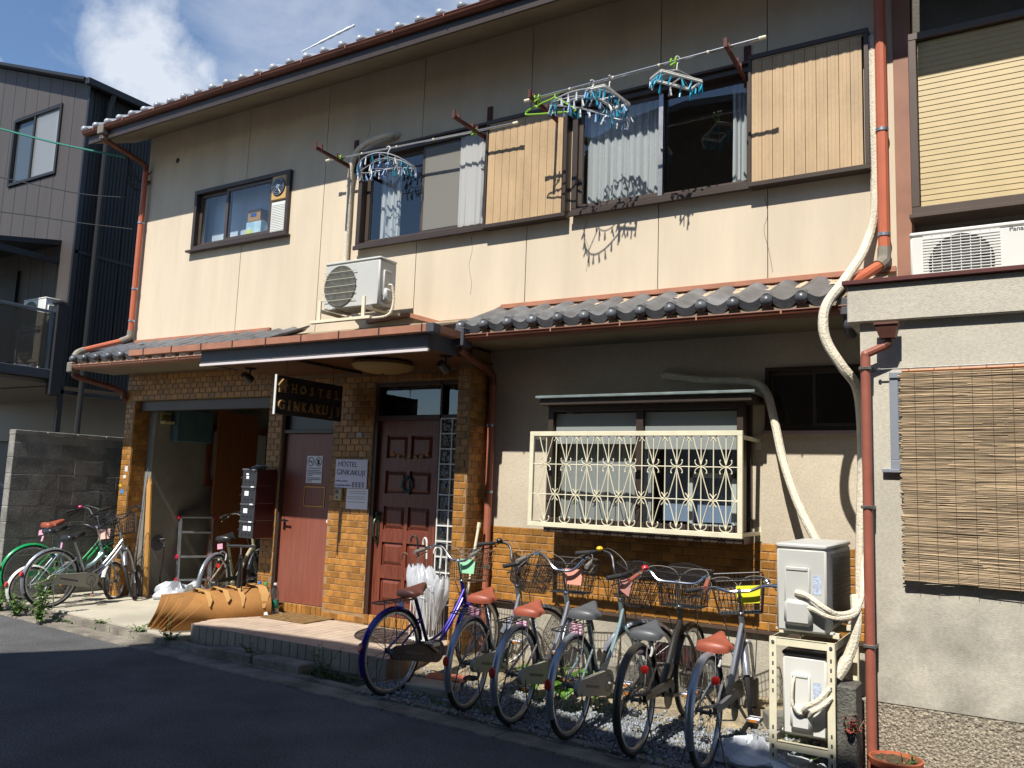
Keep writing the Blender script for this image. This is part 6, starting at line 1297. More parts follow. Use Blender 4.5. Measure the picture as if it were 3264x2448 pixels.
tag(MB().tube(bez([(-1.17, 5.20, 1.07), (-1.09, 5.17, 1.055), (-1.0, 5.16, 1.0), (-.93, 5.22, .965), (-.86, 5.35, .99), (-.84, 5.48, 1.10), (-.86, 5.6, 1.22), (-.88, 5.9, 1.3)], 7), .017, 8).tube(bez([(-1.13, 5.20, .995), (-1.06, 5.17, .985), (-.99, 5.17, .955), (-.92, 5.22, .945), (-.86, 5.33, .97), (-.845, 5.44, 1.06), (-.86, 5.55, 1.18)], 7), .015, 8).build('unit_hose', m_hose, None), 'pair of cream hoses bending round the upper unit on the stand', 'hose')
tag(MB().tube(bez([(-.875, 5.42, 1.06), (-.86, 5.36, .92), (-.875, 5.34, .80), (-.92, 5.32, .68), (-.965, 5.30, .60)], 7), [.03] * 20 + [.036] * 9, 10).build('unit_hose', m_hose, None), 'thick cream hose hanging beside the stand above the concrete post', 'hose')
tag(MB().tube(bez([(-1.15, 5.22, .36), (-1.11, 5.17, .43), (-1.04, 5.17, .48), (-.985, 5.2, .55)], 6), .016, 8).tube(bez([(-1.11, 5.22, .36), (-1.07, 5.17, .41), (-1.02, 5.17, .45), (-.975, 5.2, .50)], 6), .014, 8).tube(bez([(-1.185, 5.235, .59), (-1.19, 5.19, .53), (-1.185, 5.17, .44), (-1.15, 5.18, .39), (-1.10, 5.19, .41)], 6), .008, 6).build('unit_hose', m_hose, None), 'cream hoses rising from the lower unit in the stand', 'hose')
ac_unit('white outdoor unit lettered Panasonic on the neighbouring flat roof', (-.185, 6.08, 2.956), 0, .80, .29, .44, m_acw, -.13, 'slats', brand='Panasonic', valve=False)
ac_unit('white outdoor unit behind the smoked balcony glass of the grey house', (-15.70, 8.53, 4.27), 0, .74, .28, .56, m_acw, -.15, 'rings')
ac_unit('lower white outdoor unit seen through the smoked balcony glass', (-15.70, 8.53, 3.60), 0, .74, .28, .56, m_acw, -.15, 'rings')
us_ = thing('unit_stand', 'pale steel stand for the stacked units on the glazed balcony', 'stand', (-15.7, 8.5, 3.47), world=True)
for x in (-16.10, -15.30):
    for y in (8.37, 8.66): MB().box(x - .02, x + .02, y - .015, y + .015, 3.471, 4.26).build('leg', m_acg, us_, 0)
for z in (3.575, 4.245):
    for y in (8.40, 8.63): MB().box(-16.10, -15.30, y - .014, y + .014, z - .02, z + .022).build('cross_rail', m_acg, us_, 0)

# ---------------------------------------------------------------- laundry poles, peg hangers
def dpole(label, x0, x1, y, z0, z1, r):
    t = thing('drying_pole', label, 'pole', (x0, y, z0), group='laundry poles', world=True)
    MB().tube([(x0, y, z0), (x1, y, z1)], r, 10).build('tube', mat('pole_steel', (.55, .56, .57), .25, metal=.9), t)
    for x, z, s in ((x0, z0, -1), (x1, z1, 1)): MB().tube([(x - s * .01, y, z), (x + s * .045, y, z)], r * 1.35, 10).build('end_cap', m_ivory, t)
    n = 4
    for i in range(1, n + 1): f = i / (n + 1); MB().tube([(x0 + (x1 - x0) * f - .008, y, z0 + (z1 - z0) * f), (x0 + (x1 - x0) * f + .008, y, z0 + (z1 - z0) * f)], r * 1.25, 10).build('joint_ring', m_ivory, t)
    return t
YP1, YP2 = 6.42, 6.13
dpole('grey laundry pole on brackets before the middle upper window', -6.40, -4.02, YP1, 5.13, 5.065, .011)
dpole('grey laundry pole with hangers before the shuttered upper window', -3.69, -1.62, YP2, 5.10, 5.145, .011)
m_lime = mat('lime_plastic', S('#8fc83a', .9), .45)
for x, y, z, lab in ((-6.24, YP1, 5.125, 'lime green clip on the middle pole at its bracket'), (-4.47, YP1, 5.075, 'lime green clip on the middle pole near the cream shutter'), (-3.60, YP2, 5.10, 'lime green clip at the outer pole bracket'), (-2.32, YP2, 5.13, 'twisted lime green clip above the small square hanger')):
    o = MB().tube([(x - .02, y + .022 * cos(a), z + .022 * sin(a)) for a in [i * .5 for i in range(11)]], .008, 6).tube([(x + .02, y + .022 * cos(a), z + .022 * sin(a)) for a in [i * .5 for i in range(11)]], .008, 6).tube([(x - .02, y - .03, z - .045), (x + .02, y - .02, z - .02), (x, y + .01, z - .05)], .007, 6).build('pole_clip', m_lime, None); tag(o, lab, 'clip', 'lime green pole clips')
m_pegs = [mat('peg_white', S('#d4dade', .9), .4), mat('peg_pale_blue', S('#8fb0dc', .9), .4), mat('peg_aqua', S('#1d9fc4', .85), .4), mat('peg_teal', S('#1a7f96', .85), .4)]
def peg_mesh(m, L=.07, op=.30):
    b = MB()
    for s in (-1, 1):
        M = Matrix.Translation((0, 0, -.012)) @ Matrix.Rotation(s * op, 4, 'Y'); b.box(-.0045, .0045, -.0065, .0065, -L, .012, .002, M)
    b.tube([(0, 0, 0), (0, 0, .018)], .0018, 4)
    return b.mesh('clothespin', m, 0)
PEG = [peg_mesh(m, .062, o) for m in m_pegs for o in (.10, .32)]
def peg_hanger(label, kind, cx, cy, cz, rz, tiltx, tilty, a, b_, n, cols, frame_m, hook_z, seed):
    t = thing('peg_hanger', label, 'hanger', (cx, cy, cz), rz, 'peg hangers on the laundry poles'); t.rotation_euler = (tiltx, tilty, rz)
    rg_ = random.Random(seed); f = MB(); pts = []
    if kind == 'oval':
        arch = .10
        rim = lambda q: Vector((a * cos(q), b_ * sin(q), -arch * cos(q) ** 2))
        f.tube([rim(2 * pi * i / 36) for i in range(36)], .006, 6, True); f.tube([Vector((a * .55 * cos(q), b_ * .62 * sin(q), -.03 - arch * .3 * cos(q) ** 2)) for q in [2 * pi * i / 28 for i in range(28)]], .004, 5, True)
        for q in (0, pi / 2, pi, 3 * pi / 2, pi / 4, 3 * pi / 4): f.tube([rim(q), Vector((0, 0, .035)) if abs(sin(q)) > .9 else (rim(q) + Vector((0, 0, .08))) * .5, Vector((0, 0, .04))], .0045, 5)
        pts = [rim(2 * pi * (i + .3) / n) for i in range(n)] + [Vector((a * .55 * cos(q), b_ * .62 * sin(q), -.03 - arch * .3 * cos(q) ** 2)) for q in [2 * pi * i / (n // 2) for i in range(n // 2)]]
    else:
        C = [(-a, -b_), (a, -b_), (a, b_), (-a, b_)]
        for i in range(4): f.tube([(*C[i], 0), (*C[(i + 1) % 4], 0)], .009, 6); f.tube([(*C[i], .016), (*C[(i + 1) % 4], .016)], .005, 5)
        f.tube([(0, -b_, 0), (0, b_, 0)], .007, 6)
        for x, y in C: f.tube([(x, y, 0), (0, 0, .10)], .002, 4)
        per = []
        for i in range(n):
            q = i / n * 4; k = int(q); u = q - k; p0, p1 = C[k], C[(k + 1) % 4]; pts.append(Vector((p0[0] + (p1[0] - p0[0]) * u, p0[1] + (p1[1] - p0[1]) * u, 0)))
    f.build('frame', frame_m, t)
    top = .04 if kind == 'oval' else .10
    MB().tube([(0, 0, top - .01), (0, 0, hook_z - .02)] + [(.022 * sin(q), 0, hook_z + .022 - .022 * cos(q)) for q in [.6 + i * .45 for i in range(9)]], .0055, 6).build('hook', m_white, t)
    for p in pts:
        o = obj('clothespin', PEG[rg_.choice(cols) * 2 + rg_.randint(0, 1)], t, M=Matrix.Translation(p + Vector((0, 0, -.016))) @ Matrix.Rotation(rg_.uniform(0, pi), 4, 'Z') @ Matrix.Rotation(rg_.gauss(0, .18), 4, 'X') @ Matrix.Rotation(rg_.gauss(0, .18), 4, 'Y'))
    return t
m_gfr = mat('grey_plastic', S('#b9bcc4', .85), .4)
peg_hanger('oval peg hanger with white and pale blue pegs before the middle window', 'oval', -5.55, YP1 - .02, 4.965, .2, 0, .03, .33, .21, 24, (0, 0, 1, 1, 3), m_gfr, .11, 1)
peg_hanger('large tilted oval peg hanger full of white and blue pegs', 'oval', -3.06, YP2 - .01, 4.96, .87, .04, .02, .36, .21, 28, (0, 0, 1, 1, 3), m_gfr, .13, 2)
peg_hanger('white square peg hanger with aqua pegs crowded against the large oval one', 'square', -2.90, YP2, 4.945, 1.48, .06, -.03, .215, .085, 18, (2, 2, 3), m_white, .15, 3)
peg_hanger('small white square peg hanger with bright aqua pegs hanging alone', 'square', -2.30, YP2, 4.955, .90, .05, .03, .19, .085, 16, (2, 2, 2, 0), m_white, .165, 4)
b = MB(); b.tube(bez([(-3.68, YP2 - .03, 4.985), (-3.70, YP2 - .03, 4.965), (-3.67, YP2 - .03, 4.945), (-3.4, YP2 - .02, 4.91), (-3.22, YP2 - .02, 4.885), (-3.2, YP2 - .02, 4.90)], 5), .007, 6); b.tube(bez([(-3.68, YP2 - .03, 4.985), (-3.6, YP2 - .03, 5.01), (-3.59, YP2 - .03, 4.995), (-3.56, YP2 - .03, 5.018), (-3.45, YP2 - .02, 5.045), (-3.40, YP2 - .01, 5.05), (-3.2, YP2 - .02, 4.9)], 5), .007, 6); b.tube(bez([(-3.42, YP2 - .01, 5.05), (-3.42, YP2, 5.10), (-3.40, YP2 + .02, 5.12), (-3.38, YP2, 5.10)], 4), .005, 6)
tag(b.build('coat_hanger', m_lime, None), 'lime green plastic coat hanger on the outer pole', 'coat hanger')

# ---------------------------------------------------------------- things on the porch and in the car port
cb = thing('cardboard_bundle', 'bundle of flattened cardboard bound with tape lying before the mailboxes', 'cardboard', (-7.16, 5.98, .09), radians(66))
rg_ = random.Random(2); m_cb = mat('cardboard', S('#a8773f', .8), .85, var=.12, scale=5, rnd=.18); m_tape = mat('paper_tape', S('#c79a5e', .85), .6)
def cb_sec(k, t): return -.16 + .034 * k - .105 * sin(pi * t * .9) + .085 * t, .012 + .34 * t ** .92
for k in range(11):
    sh_, dx0, dx1, hk = .34 - .022 * k, rg_.uniform(-.03, .03), rg_.uniform(-.06, .06), 1 + rg_.uniform(-.12, .06)
    def sheet(u, v):
        x0 = -.50 + sh_ * v - .010 * k + dx0; x1 = .46 + dx1; y, z = cb_sec(k, v * hk)
        x = x0 + (x1 - x0) * u
        return (x, y + .010 * sin(u * 6 + k * 1.7) * v, z * (1 + .16 * (u - .3)) + .004 * sin(u * 9 + k))
    bm2 = MB(); bm2.grid(sheet, 12, 7); vs = list(bm2.v); n0 = len(vs)
    bm2.add([(p[0], p[1] + .008, p[2] + .001) for p in vs], [f[::-1] for f in list(bm2.f)])
    r = [7 * 13 + i for i in range(13)]
    for i in range(12): bm2.f.append((r[i], r[i + 1], r[i + 1] + n0, r[i] + n0))
    for q in range(7): bm2.f += [(q * 13, (q + 1) * 13, (q + 1) * 13 + n0, q * 13 + n0), (q * 13 + 12, q * 13 + 12 + n0, (q + 1) * 13 + 12 + n0, (q + 1) * 13 + 12)]
    bm2.build('cardboard_sheet', m_cb, cb, 30)
for x, dn in ((-.16, .62), (.02, .70), (.17, .55), (.40, .45)):
    w = .026 if x < .3 else .045
    path = [(cb_sec(10, .85)[0] + .03, cb_sec(10, .85)[1])] + [(cb_sec(k, 1)[0], cb_sec(k, 1)[1] + .018) for k in (9, 6, 3, 0)] + [(cb_sec(0, q)[0] - .012, cb_sec(0, q)[1] + .01) for q in (.9, .8, dn)]
    MB().grid(lambda u, v: (x - w + 2 * w * u * (1 if v < .99 else .3) + .06 * v, path[min(7, int(v * 7 + .001))][0], path[min(7, int(v * 7 + .001))][1] * (1 + .16 * (x + .3))), 2, 7).build('tape_strip', m_tape, cb, 20)
fp = thing('floor_pump', 'black bicycle floor pump standing by the cardboard bundle', 'pump', (-7.02, 6.14, PZ), .3)
MB().tube([(0, 0, .02), (0, 0, .62)], .019, 12).build('barrel', m_black, fp); MB().tube([(0, 0, .62), (0, 0, .70)], .008, 8).build('rod', m_steel, fp); MB().tube([(-.17, 0, .70), (-.06, .0, .708), (.06, 0, .708), (.17, 0, .715)], .015, 8).build('handle', m_black, fp); MB().box(-.12, .12, -.03, .03, 0, .02, .006).build('foot', m_black, fp, 0); MB().tube(bez([(.02, .0, .06), (.06, -.04, .2), (.05, -.03, .45), (.02, -.02, .6), (-.05, -.02, .45)], 6), .006, 6).build('hose', m_black, fp)
m_pet = clear_mat('bottle_plastic', tint=(.8, .84, .84), refl=.04, body=(.4, .42, .42), bodyfac=.12); m_liq = mat('green_label', S('#2f8f78', .8), .4)
bp = [(0, 0), (.04, 0), (.046, .01), (.046, .2), (.04, .235), (.016, .27), (.015, .29), (0, .29)]
for k, (x, y, capc, lab) in enumerate(((-7.10, 6.50, '#2b7fd0', 'clear plastic bottle behind the pump, blue cap'), (-7.00, 6.50, '#38b060', 'plastic bottle with green cap and green label'), (-6.89, 6.53, '#e8e8e8', 'plastic bottle with white cap and green label nearest the plain door'))):
    t = thing('plastic_bottle', lab, 'bottle', (x, y, PZ), group='bottles by the plain door'); MB().lathe(bp, 16).build('bottle', m_pet, t); MB().lathe([(.0465, .05), (.047, .055), (.047, .13), (.0465, .135)], 16).build('label', m_liq if k else mat('white_label', (.7, .72, .75), .5), t); MB().lathe([(.018, .285), (.018, .31), (0, .312)], 12).build('cap', mat('cap' + capc, S(capc), .4), t)
t = thing('glue_tube', 'white nozzle tube lying on the porch floor near the bottles', 'tube', (-6.86, 6.36, PZ + .022), -.5); MB().lathe([(0, 0), (.02, 0), (.022, .01), (.022, .11), (.012, .13), (.008, .135), (.003, .19), (0, .19)], 12, Matrix.Rotation(pi / 2, 4, 'Y')).build('tube', m_white, t); MB().lathe([(.0225, .02), (.0225, .08)], 12, Matrix.Rotation(pi / 2, 4, 'Y')).build('label', mat('pink_label', S('#c87a8a'), .5), t)
us = thing('umbrella_stand', 'white wire umbrella stand beside the panelled door', 'umbrella stand', (-4.72, 6.35, PZ))
b = MB(); w = .11
for z in (.01, .50): b.tube([(-w, -w, z), (w, -w, z), (w, w, z), (-w, w, z)], .004, 5, True)
for i in range(7):
    q = -w + 2 * w * i / 6; hq = .36 if i % 2 else .50
    for s in (-1, 1): b.tube([(q, s * w, 0), (q, s * w, hq)], .003, 5); b.tube([(s * w, q, 0), (s * w, q, hq)], .003, 5)
b.tube([(-w * 1.02, -w, 0), (-w * 1.02, -w, .56)], .004, 5); b.build('wire_frame', m_white, us); MB().box(-w, w, -w, w, .004, .03, .004).build('tray', m_white, us, 0)
MB().tube(bez([(-.05, -w - .004, .42), (.0, -w - .004, .46), (.04, -w - .004, .44), (.0, -w - .004, .40), (.05, -w - .004, .39)], 5), .004, 5).build('ornament', m_white, us)
m_vinyl = clear_mat('umbrella_vinyl', tint=(.93, .95, .97), refl=.04, rough=.15, body=(.86, .88, .92), bodyfac=.68)
def umbrella(label, x, y, lean, az, flare, hm, L=.86, crook=1, m=m_vinyl, fat=.11):
    t = thing('umbrella', label, 'umbrella', (x, y, PZ + .035), az, 'umbrellas in the white stand'); t.rotation_euler = (0, lean, az)
    MB().tube([(0, 0, 0), (0, 0, L - .07)], .004, 6).build('shaft', m_steel, t)
    MB().tube([(0, 0, L - .16), (0, 0, L - .02)] + [(crook * (.035 - .035 * cos(q)), 0, L - .02 + .05 * sin(q)) for q in [i * .42 for i in range(9)]], .0095, 8).build('handle', hm, t)
    r_ = random.Random(label)
    def cn(u, v):
        a = 2 * pi * u; fold = 1 + .13 * sin(a * 8) * v + .12 * sin(a * 3 + 1) * v
        pr = (.012 + fat * 1.25 * v ** 1.2 * fold) * (1 - .62 * max(0, (v - .62) / .38) ** 1.6)
        return (pr * cos(a) + flare * v * v * .12, pr * sin(a), .06 + (L - .30) * v + .02 * sin(a * 8) * v)
    b = MB(); b.grid(cn, 48, 12); b.build('canopy', m, t)
    b = MB()
    for k in range(8): b.tube([cn((k + .5) / 8, v / 6) for v in range(1, 7)], .0018, 4)
    b.build('rib', m_white, t); return t
umbrella('clear vinyl umbrella with black crook handle in the stand', -4.76, 6.33, -.10, .2, -.3, m_black, .88, -1)
umbrella('clear vinyl umbrella with white crook handle in the stand, bulging open', -4.70, 6.31, -.06, -.4, -.6, m_white, .86, -1, fat=.15)
umbrella('clear vinyl umbrella with white handle at the outer corner of the stand', -4.66, 6.37, .06, .5, .3, m_white, .78, -1)
umbrella('folded umbrella with dark brown crook handle leaning to the door', -4.77, 6.38, -.26, .3, -.2, m_dbr_s, .74, -1, fat=.06)
tag(MB().tube([(-4.30, 6.26, .22), (-4.265, 6.46, 1.26)], .014, 10).tube([(-4.266, 6.458, 1.25), (-4.262, 6.465, 1.30)], .017, 8).build('broom_handle', m_ivory, None), 'white pole with black cap leaning beside the tiled pillar', 'pole')
tag(MB().prism([(-.043, 0), (.043, 0), (.040, 1.42), (.01, 1.51), (-.043, 1.40)], 'y', -.012, .012).xf(Matrix.Translation((-9.53, 6.86, .09)) @ Matrix.Rotation(-.085, 4, 'Y')).build('wood_plank', m_pine, None, 0), 'pale pine plank leaning at the car port opening', 'plank')
tag(MB().tube([(-9.66, 6.72, .09), (-9.74, 6.90, 1.90)], .011, 8).build('metal_pole', m_steel, None), 'thin metal pole leaning on the car port pillar', 'pole')
tp = thing('water_tap', 'chrome water tap with leather-brown stained wall in the car port', 'tap', (-9.65, 7.05, .75), world=True); tp['label'] = 'chrome water tap on the car port side wall'
MB().lathe([(0, 0), (.10, .0), (.102, .002), (.10, .004), (0, .004)], 24, Matrix.Translation((-9.649, 7.05, .75)) @ Matrix.Rotation(pi / 2, 4, 'Y')).build('wall_plate', m_dgrey, tp); MB().tube(bez([(-9.645, 7.05, .76), (-9.55, 7.05, .765), (-9.51, 7.05, .75), (-9.505, 7.05, .71)], 5), .014, 8).tube([(-9.58, 7.05, .765), (-9.58, 7.05, .80)], .010, 8).tube([(-9.58, 7.01, .81), (-9.58, 7.09, .81)], .009, 8).build('spout', m_chrome, tp)
MB().tube(bez([(-9.505, 7.05, .71), (-9.51, 7.05, .5), (-9.55, 7.07, .25), (-9.55, 7.2, .11), (-9.45, 7.4, .1)], 6), .009, 6).build('hose', m_black, tp)
ld = thing('step_ladder', 'aluminium step ladder with red joints leaning in the car port', 'ladder', (-9.45, 7.75, .09), radians(-60))
ld.location = (-9.38, 7.45, .09); ld.rotation_euler = (-.16, 0, radians(62))
for x in (-.20, .20): MB().box(x - .022, x + .022, -.01, .01, 0, 1.02, .002).build('rail', m_steel, ld, 0); MB().box(x - .012, x + .012, -.07, -.05, 0, .98, .002).build('rail', m_steel, ld, 0)
for z in (.18, .48, .80, 1.0): MB().box(-.2, .2, -.07, .02, z - .012, z + .012, .003).build('step', m_steel, ld, 0)
for z in (.18, .48, 1.0):
    for x in (-.21, .21): MB().box(x - .03, x + .03, -.05, .025, z - .03, z + .03, .01).build('joint', mat('red_plastic', S('#b8203a', .9), .4), ld, 0)
tag(MB().box(-9.645, -9.50, 7.10, 7.66, 2.08, 2.50, .006).build('meter_box', mat('blue_grey_box', S('#4d6a6e', .7), .5, var=.1), None, 0), 'blue-grey cabinet on the car port side wall', 'box')
sh2 = MB().box(-9.645, -9.55, 6.93, 7.08, 2.30, 2.33).box(-9.645, -9.63, 6.93, 7.08, 2.33, 2.45).build('wall_shelf', mat('yellow_shelf', S('#c9b879', .8), .6), None, 0); tag(sh2, 'cream shelf rack beside the blue-grey cabinet', 'shelf')
for k in range(7): MB().tube([(-9.63, 6.94 + k * .021, 2.41), (-9.60, 6.94 + k * .021, 2.40), (-9.595, 6.94 + k * .021, 2.38)], .003, 5).build('peg', m_black, sh2)
tag(MB().prism([(7.66, .09), (8.36, .09), (8.36, 2.46), (8.30, 2.50), (7.66, 2.55)], 'x', -9.42, -9.38).build('wooden_panel', m_wood_b, None, 0), 'tall brown wooden panel leaning across the car port window', 'panel')
def crumple(name, label, cat, c, rx, ry, rz_, m, seed, n=26):
    b = MB(); sv = Vector((seed * 3.1, seed * 1.7, seed))
    def f(u, v):
        a = 2 * pi * u; p = v * pi / 2
        d = 1 + .55 * mnoise(Vector((cos(a) * 1.6, sin(a) * 1.6, v * 2)) + sv) + .28 * mnoise(Vector((cos(a) * 4, sin(a) * 4, v * 5)) + sv)
        return (c[0] + rx * d * cos(a) * cos(p), c[1] + ry * d * sin(a) * cos(p), c[2] + max(.0, rz_ * sin(p) * (1 + .9 * mnoise(Vector((cos(a) * 2, sin(a) * 2, v * 3)) - sv))))
    b.grid(f, n, 10); return tag(b.build(name, m, None, 22), label, cat)
m_bagp = mat('plastic_sheet', S('#dfe3ea', .92), .35, trans=.25, bump=.4, bscale=30)
crumple('plastic_bag', 'crumpled white plastic bag at the foot of the step ladder', 'bag', (-9.28, 7.16, .09), .20, .36, .15, m_bagp, 1)
crumple('plastic_bag', 'green and white shopping bag behind the cardboard bundle', 'bag', (-7.40, 6.84, .12), .12, .12, .42, mat('green_white_bag', S('#c8e4d8', .9), .5, col2=S('#3fb073'), scale=6, var=.05, trans=.2), 2)
crumple('plastic_sheet', 'white plastic sheeting crumpled at the foot of the ivory stand', 'plastic sheet', (-1.42, 5.28, .04), .26, .16, .11, m_bagp, 5, 40)
crumple('plastic_sheet', 'scrap of white plastic under the ivory stand', 'plastic sheet', (-1.10, 5.31, .02), .14, .09, .06, m_bagp, 7)
crumple('leaf_litter', 'dark dry leaves heaped in the car port corner', 'litter', (-9.42, 7.20, .085), .20, .10, .09, mat('dry_leaves', (.05, .035, .025), .95, var=.5, scale=30), 9)
# broken blocks and slabs on the soil strip
m_rub = mat('rubble_block', S('#8b887f', .75), .95, var=.2, scale=8, rnd=.15, bump=.4, bscale=60)
for k, (x, y, rz, sx, sy, sz, tx, lab) in enumerate(((-2.62, 6.42, .1, .38, .10, .19, .25, 'white-grey concrete slab leaning on the wall below the bay window'), (-2.20, 6.38, -.05, .20, .12, .16, .05, 'small pale concrete block left of the vent'), (-1.83, 6.30, .2, .28, .13, .20, -.12, 'rough concrete block behind the yellow-plate bicycle'), (-1.28, 6.35, -.3, .20, .06, .27, .2, 'two-faced concrete slab behind the ivory stand'), (-2.95, 6.40, .0, .26, .09, .14, .15, 'weathered concrete block behind the pale blue-grey bicycle'), (-1.47, 6.05, .5, .20, .15, .10, 0, 'low sandy concrete lump by the stand'))):
    if 'left of' in lab: lab = 'small pale concrete block next to the dark foundation vent'
    b = MB(); b.box(-sx / 2, sx / 2, -sy / 2, sy / 2, 0, sz, .008); o = b.build('concrete_block', m_rub, None, 0); o.location = (x, y, soil_z(x, y) - .01); o.rotation_euler = (tx, 0, rz); tag(o, lab, 'block', 'loose concrete blocks along the wall')
o = MB().box(-.15, .15, -.11, .11, 0, .035, .004).build('paving_slab', mat('terracotta_slab', S('#b5664c', .85), .8, var=.15, scale=8), None, 0); o.location = (-4.06, 5.75, .05); o.rotation_euler = (0, 0, .3); tag(o, 'terracotta paving slab on the gravel beside the porch', 'slab')
o = MB().box(-.22, .22, -.12, .12, 0, .07, .01).build('paving_slab', m_conc, None, 0); o.location = (-4.02, 5.48, .02); o.rotation_euler = (0, 0, .1); tag(o, 'pale concrete slab on the gravel beside the porch', 'slab')
# concrete post, flower pot and plants
cp = MB().box(-.948, -.845, 5.20, 5.42, 0, .573, .008).build('concrete_post', mat('post_concrete', S('#77756c', .7), .95, var=.35, scale=5, fine=.25, fscale=60, bump=.7, bscale=70), None, 0); tag(cp, 'short grey concrete post at the corner of the pebble base', 'post'); MB().box(-.93, -.90, 5.26, 5.30, .5735, .575).build('top_slot', m_dgrey, cp, 0)
pot = thing('flower_pot', 'terracotta flower pot with soil at the foot of the drain pipe', 'flower pot', (-.66, 5.325, 0)); MB().lathe([(0, 0), (.095, 0), (.125, .165), (.14, .168), (.142, .20), (.13, .203), (.122, .18), (0, .18)], 28).build('pot', mat('terracotta', S('#b05c3c', .85), .75, var=.12, scale=8), pot); MB().grid(lambda u, v: (.122 * v * cos(2 * pi * u), .122 * v * sin(2 * pi * u), .185 + .022 * mnoise(Vector((cos(2 * pi * u) * v * 5, sin(2 * pi * u) * v * 5, 0)))), 24, 6).build('potting_soil', mat('potting_soil', S('#5d4f38', .7), .95, var=.5, scale=40, bump=.8), pot)
def leaf(mb, p, d, L, w, bend=.3):
    """one pointed leaf blade from p along d"""
    d = Vector(d).normalized(); s = d.cross(Vector((0, 0, 1))); s = s.normalized() if s.length > .05 else Vector((1, 0, 0)); up = s.cross(d)
    q = [Vector(p) + d * (L * t) - Vector((0, 0, bend * L * t * t)) for t in (0, .35, .7, 1)]; ww = (0.1, 1, .75, .02)
    vs = []
    for a, k in zip(q, ww): vs += [a - s * w * k + up * w * .25 * k, a, a + s * w * k + up * w * .25 * k]
    fs = []
    for i in range(3): fs += [(i * 3, i * 3 + 1, i * 3 + 4, i * 3 + 3), (i * 3 + 1, i * 3 + 2, i * 3 + 5, i * 3 + 4)]
    mb.add(vs, fs)
def plant(name, label, cat, loc, stems, h, spread, nl, L, w, m, seed, group=None, bend=.4, zmin=.1):
    t = thing(name, label, cat, loc, 0, group); r_ = random.Random(seed); sb = MB(); lb = MB()
    for s in range(stems):
        a = r_.uniform(0, 2 * pi); hh = h * r_.uniform(.55, 1.05); dx, dy = spread * r_.uniform(.2, 1) * cos(a), spread * r_.uniform(.2, 1) * sin(a); bx, by = r_.uniform(-.03, .03), r_.uniform(-.03, .03)
        pt = bez([(bx, by, 0), (bx + dx * .3, by + dy * .3, hh * .5), (bx + dx, by + dy, hh)], 5); sb.tube(pt, [.004 * (1 - i / len(pt) * .7) for i in range(len(pt))], 5)
        for k in range(nl):
            f = zmin + (1 - zmin) * (k + r_.random()) / nl; p = pt[min(len(pt) - 1, int(f * (len(pt) - 1)))]; q = r_.uniform(0, 2 * pi)
            leaf(lb, p, (cos(q), sin(q), r_.uniform(-.1, .9)), L * r_.uniform(.6, 1.2) * (1.15 - .5 * f), w * r_.uniform(.7, 1.2), bend)
    sb.build('stem', mat('plant_stem', (.09, .13, .04), .6), t); o = lb.build('leaves', m, t, 0); o['kind'] = 'stuff'; return t
m_leaf_d = mat('dark_weed_leaf', (.05, .115, .03), .55, var=.4, scale=22, trans=.3); m_leaf_l = mat('light_weed_leaf', (.12, .22, .05), .55, var=.35, scale=18, trans=.35)
plant('tall_weed', 'tall weed growing in front of the silver bicycle by the block wall', 'weed', (-9.10, 5.30, .03), 7, .82, .20, 16, .085, .020, m_leaf_l, 3)
plant('tall_weed', 'low spreading weed at the foot of the tall weed', 'weed', (-9.0, 5.22, .03), 9, .34, .20, 9, .07, .022, m_leaf_l, 8)
plant('leafy_weed', 'bushy green weed at the far corner of the block wall', 'weed', (-10.1, 5.36, .02), 16, .34, .30, 9, .07, .024, m_leaf_l, 5)
plant('leafy_weed', 'bushy green weed on the kerb under the small-wheeled bicycle', 'weed', (-9.62, 5.32, .02), 12, .24, .24, 8, .06, .022, m_leaf_l, 6)
for k, (x, s, lab) in enumerate(((-8.25, .10, 'small weed on the kerb nearest the bicycles'), (-7.55, .13, 'small weed on the kerb in front of the cardboard'), (-7.02, .24, 'weed clump at the corner of the porch'), (-6.95, .12, 'low weed by the porch corner tiles'), (-5.86, .16, 'dark weed between the two step slabs'), (-4.95, .26, 'dark upright weed by the porch edge near the purple bicycle'))):
    plant('kerb_weed', lab, 'weed', (x, kerb_y(x) + .26 + (.06 if x > -6.9 else 0), .04), 6, s, .09 + s * .3, 7, .055, .016, m_leaf if k > 2 else m_leaf_l, 20 + k, 'weeds on the kerb')
for k, (x, y, n, lab) in enumerate(((-3.22, 5.72, 5, 'broad-leaved plant between the two brown-saddle bicycles'), (-2.95, 5.62, 6, 'broad-leaved bright green plant behind the salmon-plate bicycle'), (-2.72, 5.80, 4, 'broad-leaved plant near the pale blue-grey bicycle'))):
    plant('broad_leaved_plant', lab, 'plant', (x, y, .06), n, .30, .15, 3, .16, .065, m_leaf_b, 40 + k, 'broad-leaved plants in the gravel', .55, .5)
plant('stone_plant', 'red-leaved succulent hanging on the concrete post', 'plant', (-.858, 5.19, .33), 9, .10, .05, 8, .03, .010, mat('red_succulent', S('#a04a44', .7), .5, var=.2, scale=60), 51)
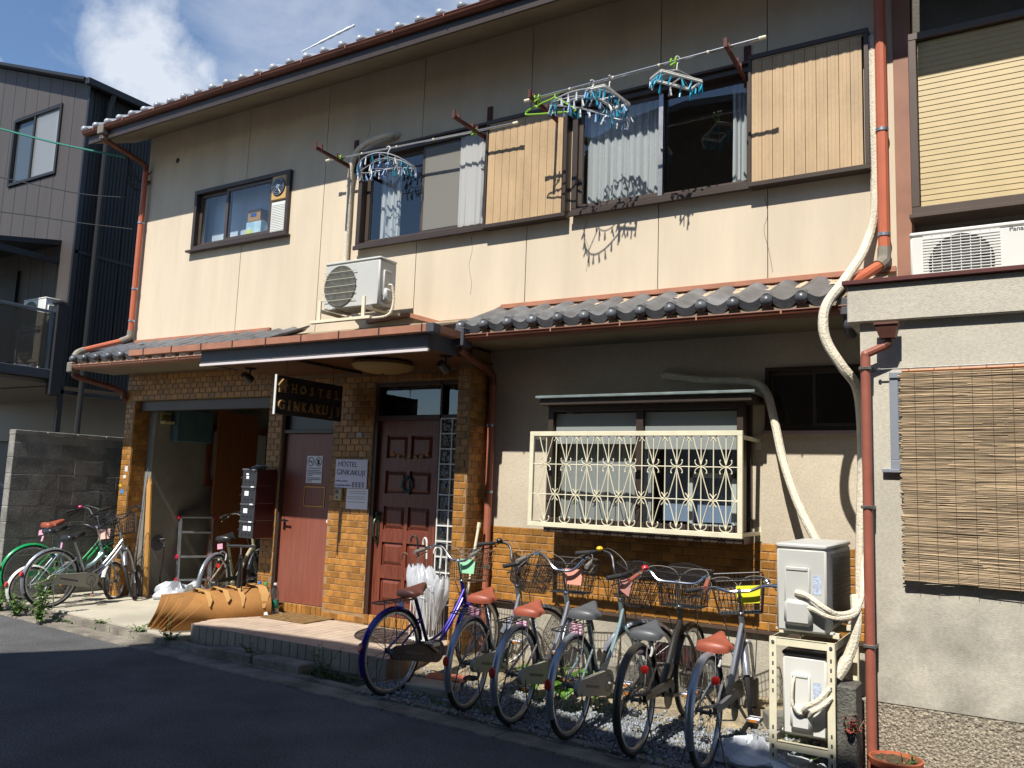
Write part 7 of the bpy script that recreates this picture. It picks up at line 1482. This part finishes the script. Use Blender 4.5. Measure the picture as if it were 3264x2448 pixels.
plant('grass_tuft', 'thin grass tuft in the terracotta pot', 'grass', (-.60, 5.32, .185), 5, .07, .03, 3, .06, .004, m_leaf_l, 52)
plant('leafy_weed', 'weeds growing under the ivory stand', 'weed', (-1.16, 5.42, .02), 8, .16, .16, 6, .06, .02, m_leaf_l, 53)
plant('leafy_weed', 'slender weed behind the ivory stand', 'weed', (-1.36, 5.9, .06), 5, .40, .12, 9, .06, .015, m_leaf, 54)
# grassy fringe along the kerb: one mass
b = MB(); rg_ = random.Random(12)
for i in range(2600):
    x = rg_.uniform(-7.1, -1.0); y = kerb_y(x) + .31 + rg_.gauss(.04, .06) + (.05 if x > -4.5 else .12 * rg_.random())
    if mnoise(Vector((x * 1.7, y * 3, 5))) < (-.05 if x < -4.4 else .12): continue
    a = rg_.uniform(0, 2 * pi); leaf(b, (x, y, .02), (cos(a) * .6, sin(a) * .6, 1), rg_.uniform(.03, .10), .006, .5)
for i in range(500):
    x = rg_.uniform(-10.3, -8.6); y = kerb_y(x) + .25 + rg_.gauss(.03, .05); a = rg_.uniform(0, 2 * pi); leaf(b, (x, y, .03), (cos(a), sin(a), .8), rg_.uniform(.03, .08), .012, .5)
o = b.build('grass', m_leaf, None, 0); o['kind'] = 'stuff'
# cartons seen behind the small upper window
t = thing('carton', 'blue and yellow carton standing inside the small upper window', 'box', (-7.92, 6.80, 4.52)); MB().box(-.13, .13, -.06, .06, 0, .22, .003).build('carton_box', mat('blue_carton', S('#4fa8dc', .9), .6, col2=S('#d8e6e8'), var=.05, scale=4), t, 0); MB().box(-.12, -.02, -.064, -.061, .02, .12).build('printed_panel', mat('yellow_print', S('#d8dc5a'), .6), t, 0)
t = thing('carton', 'brown carton on top of the blue one inside the small window', 'box', (-7.93, 6.80, 4.745)); MB().box(-.10, .12, -.06, .06, 0, .15, .003).build('carton_box', mat('brown_carton', S('#b98a4e', .85), .7), t, 0); MB().box(-.05, .05, -.064, -.061, .06, .10).build('printed_panel', mat('navy_print', S('#2f4f9c'), .6), t, 0)
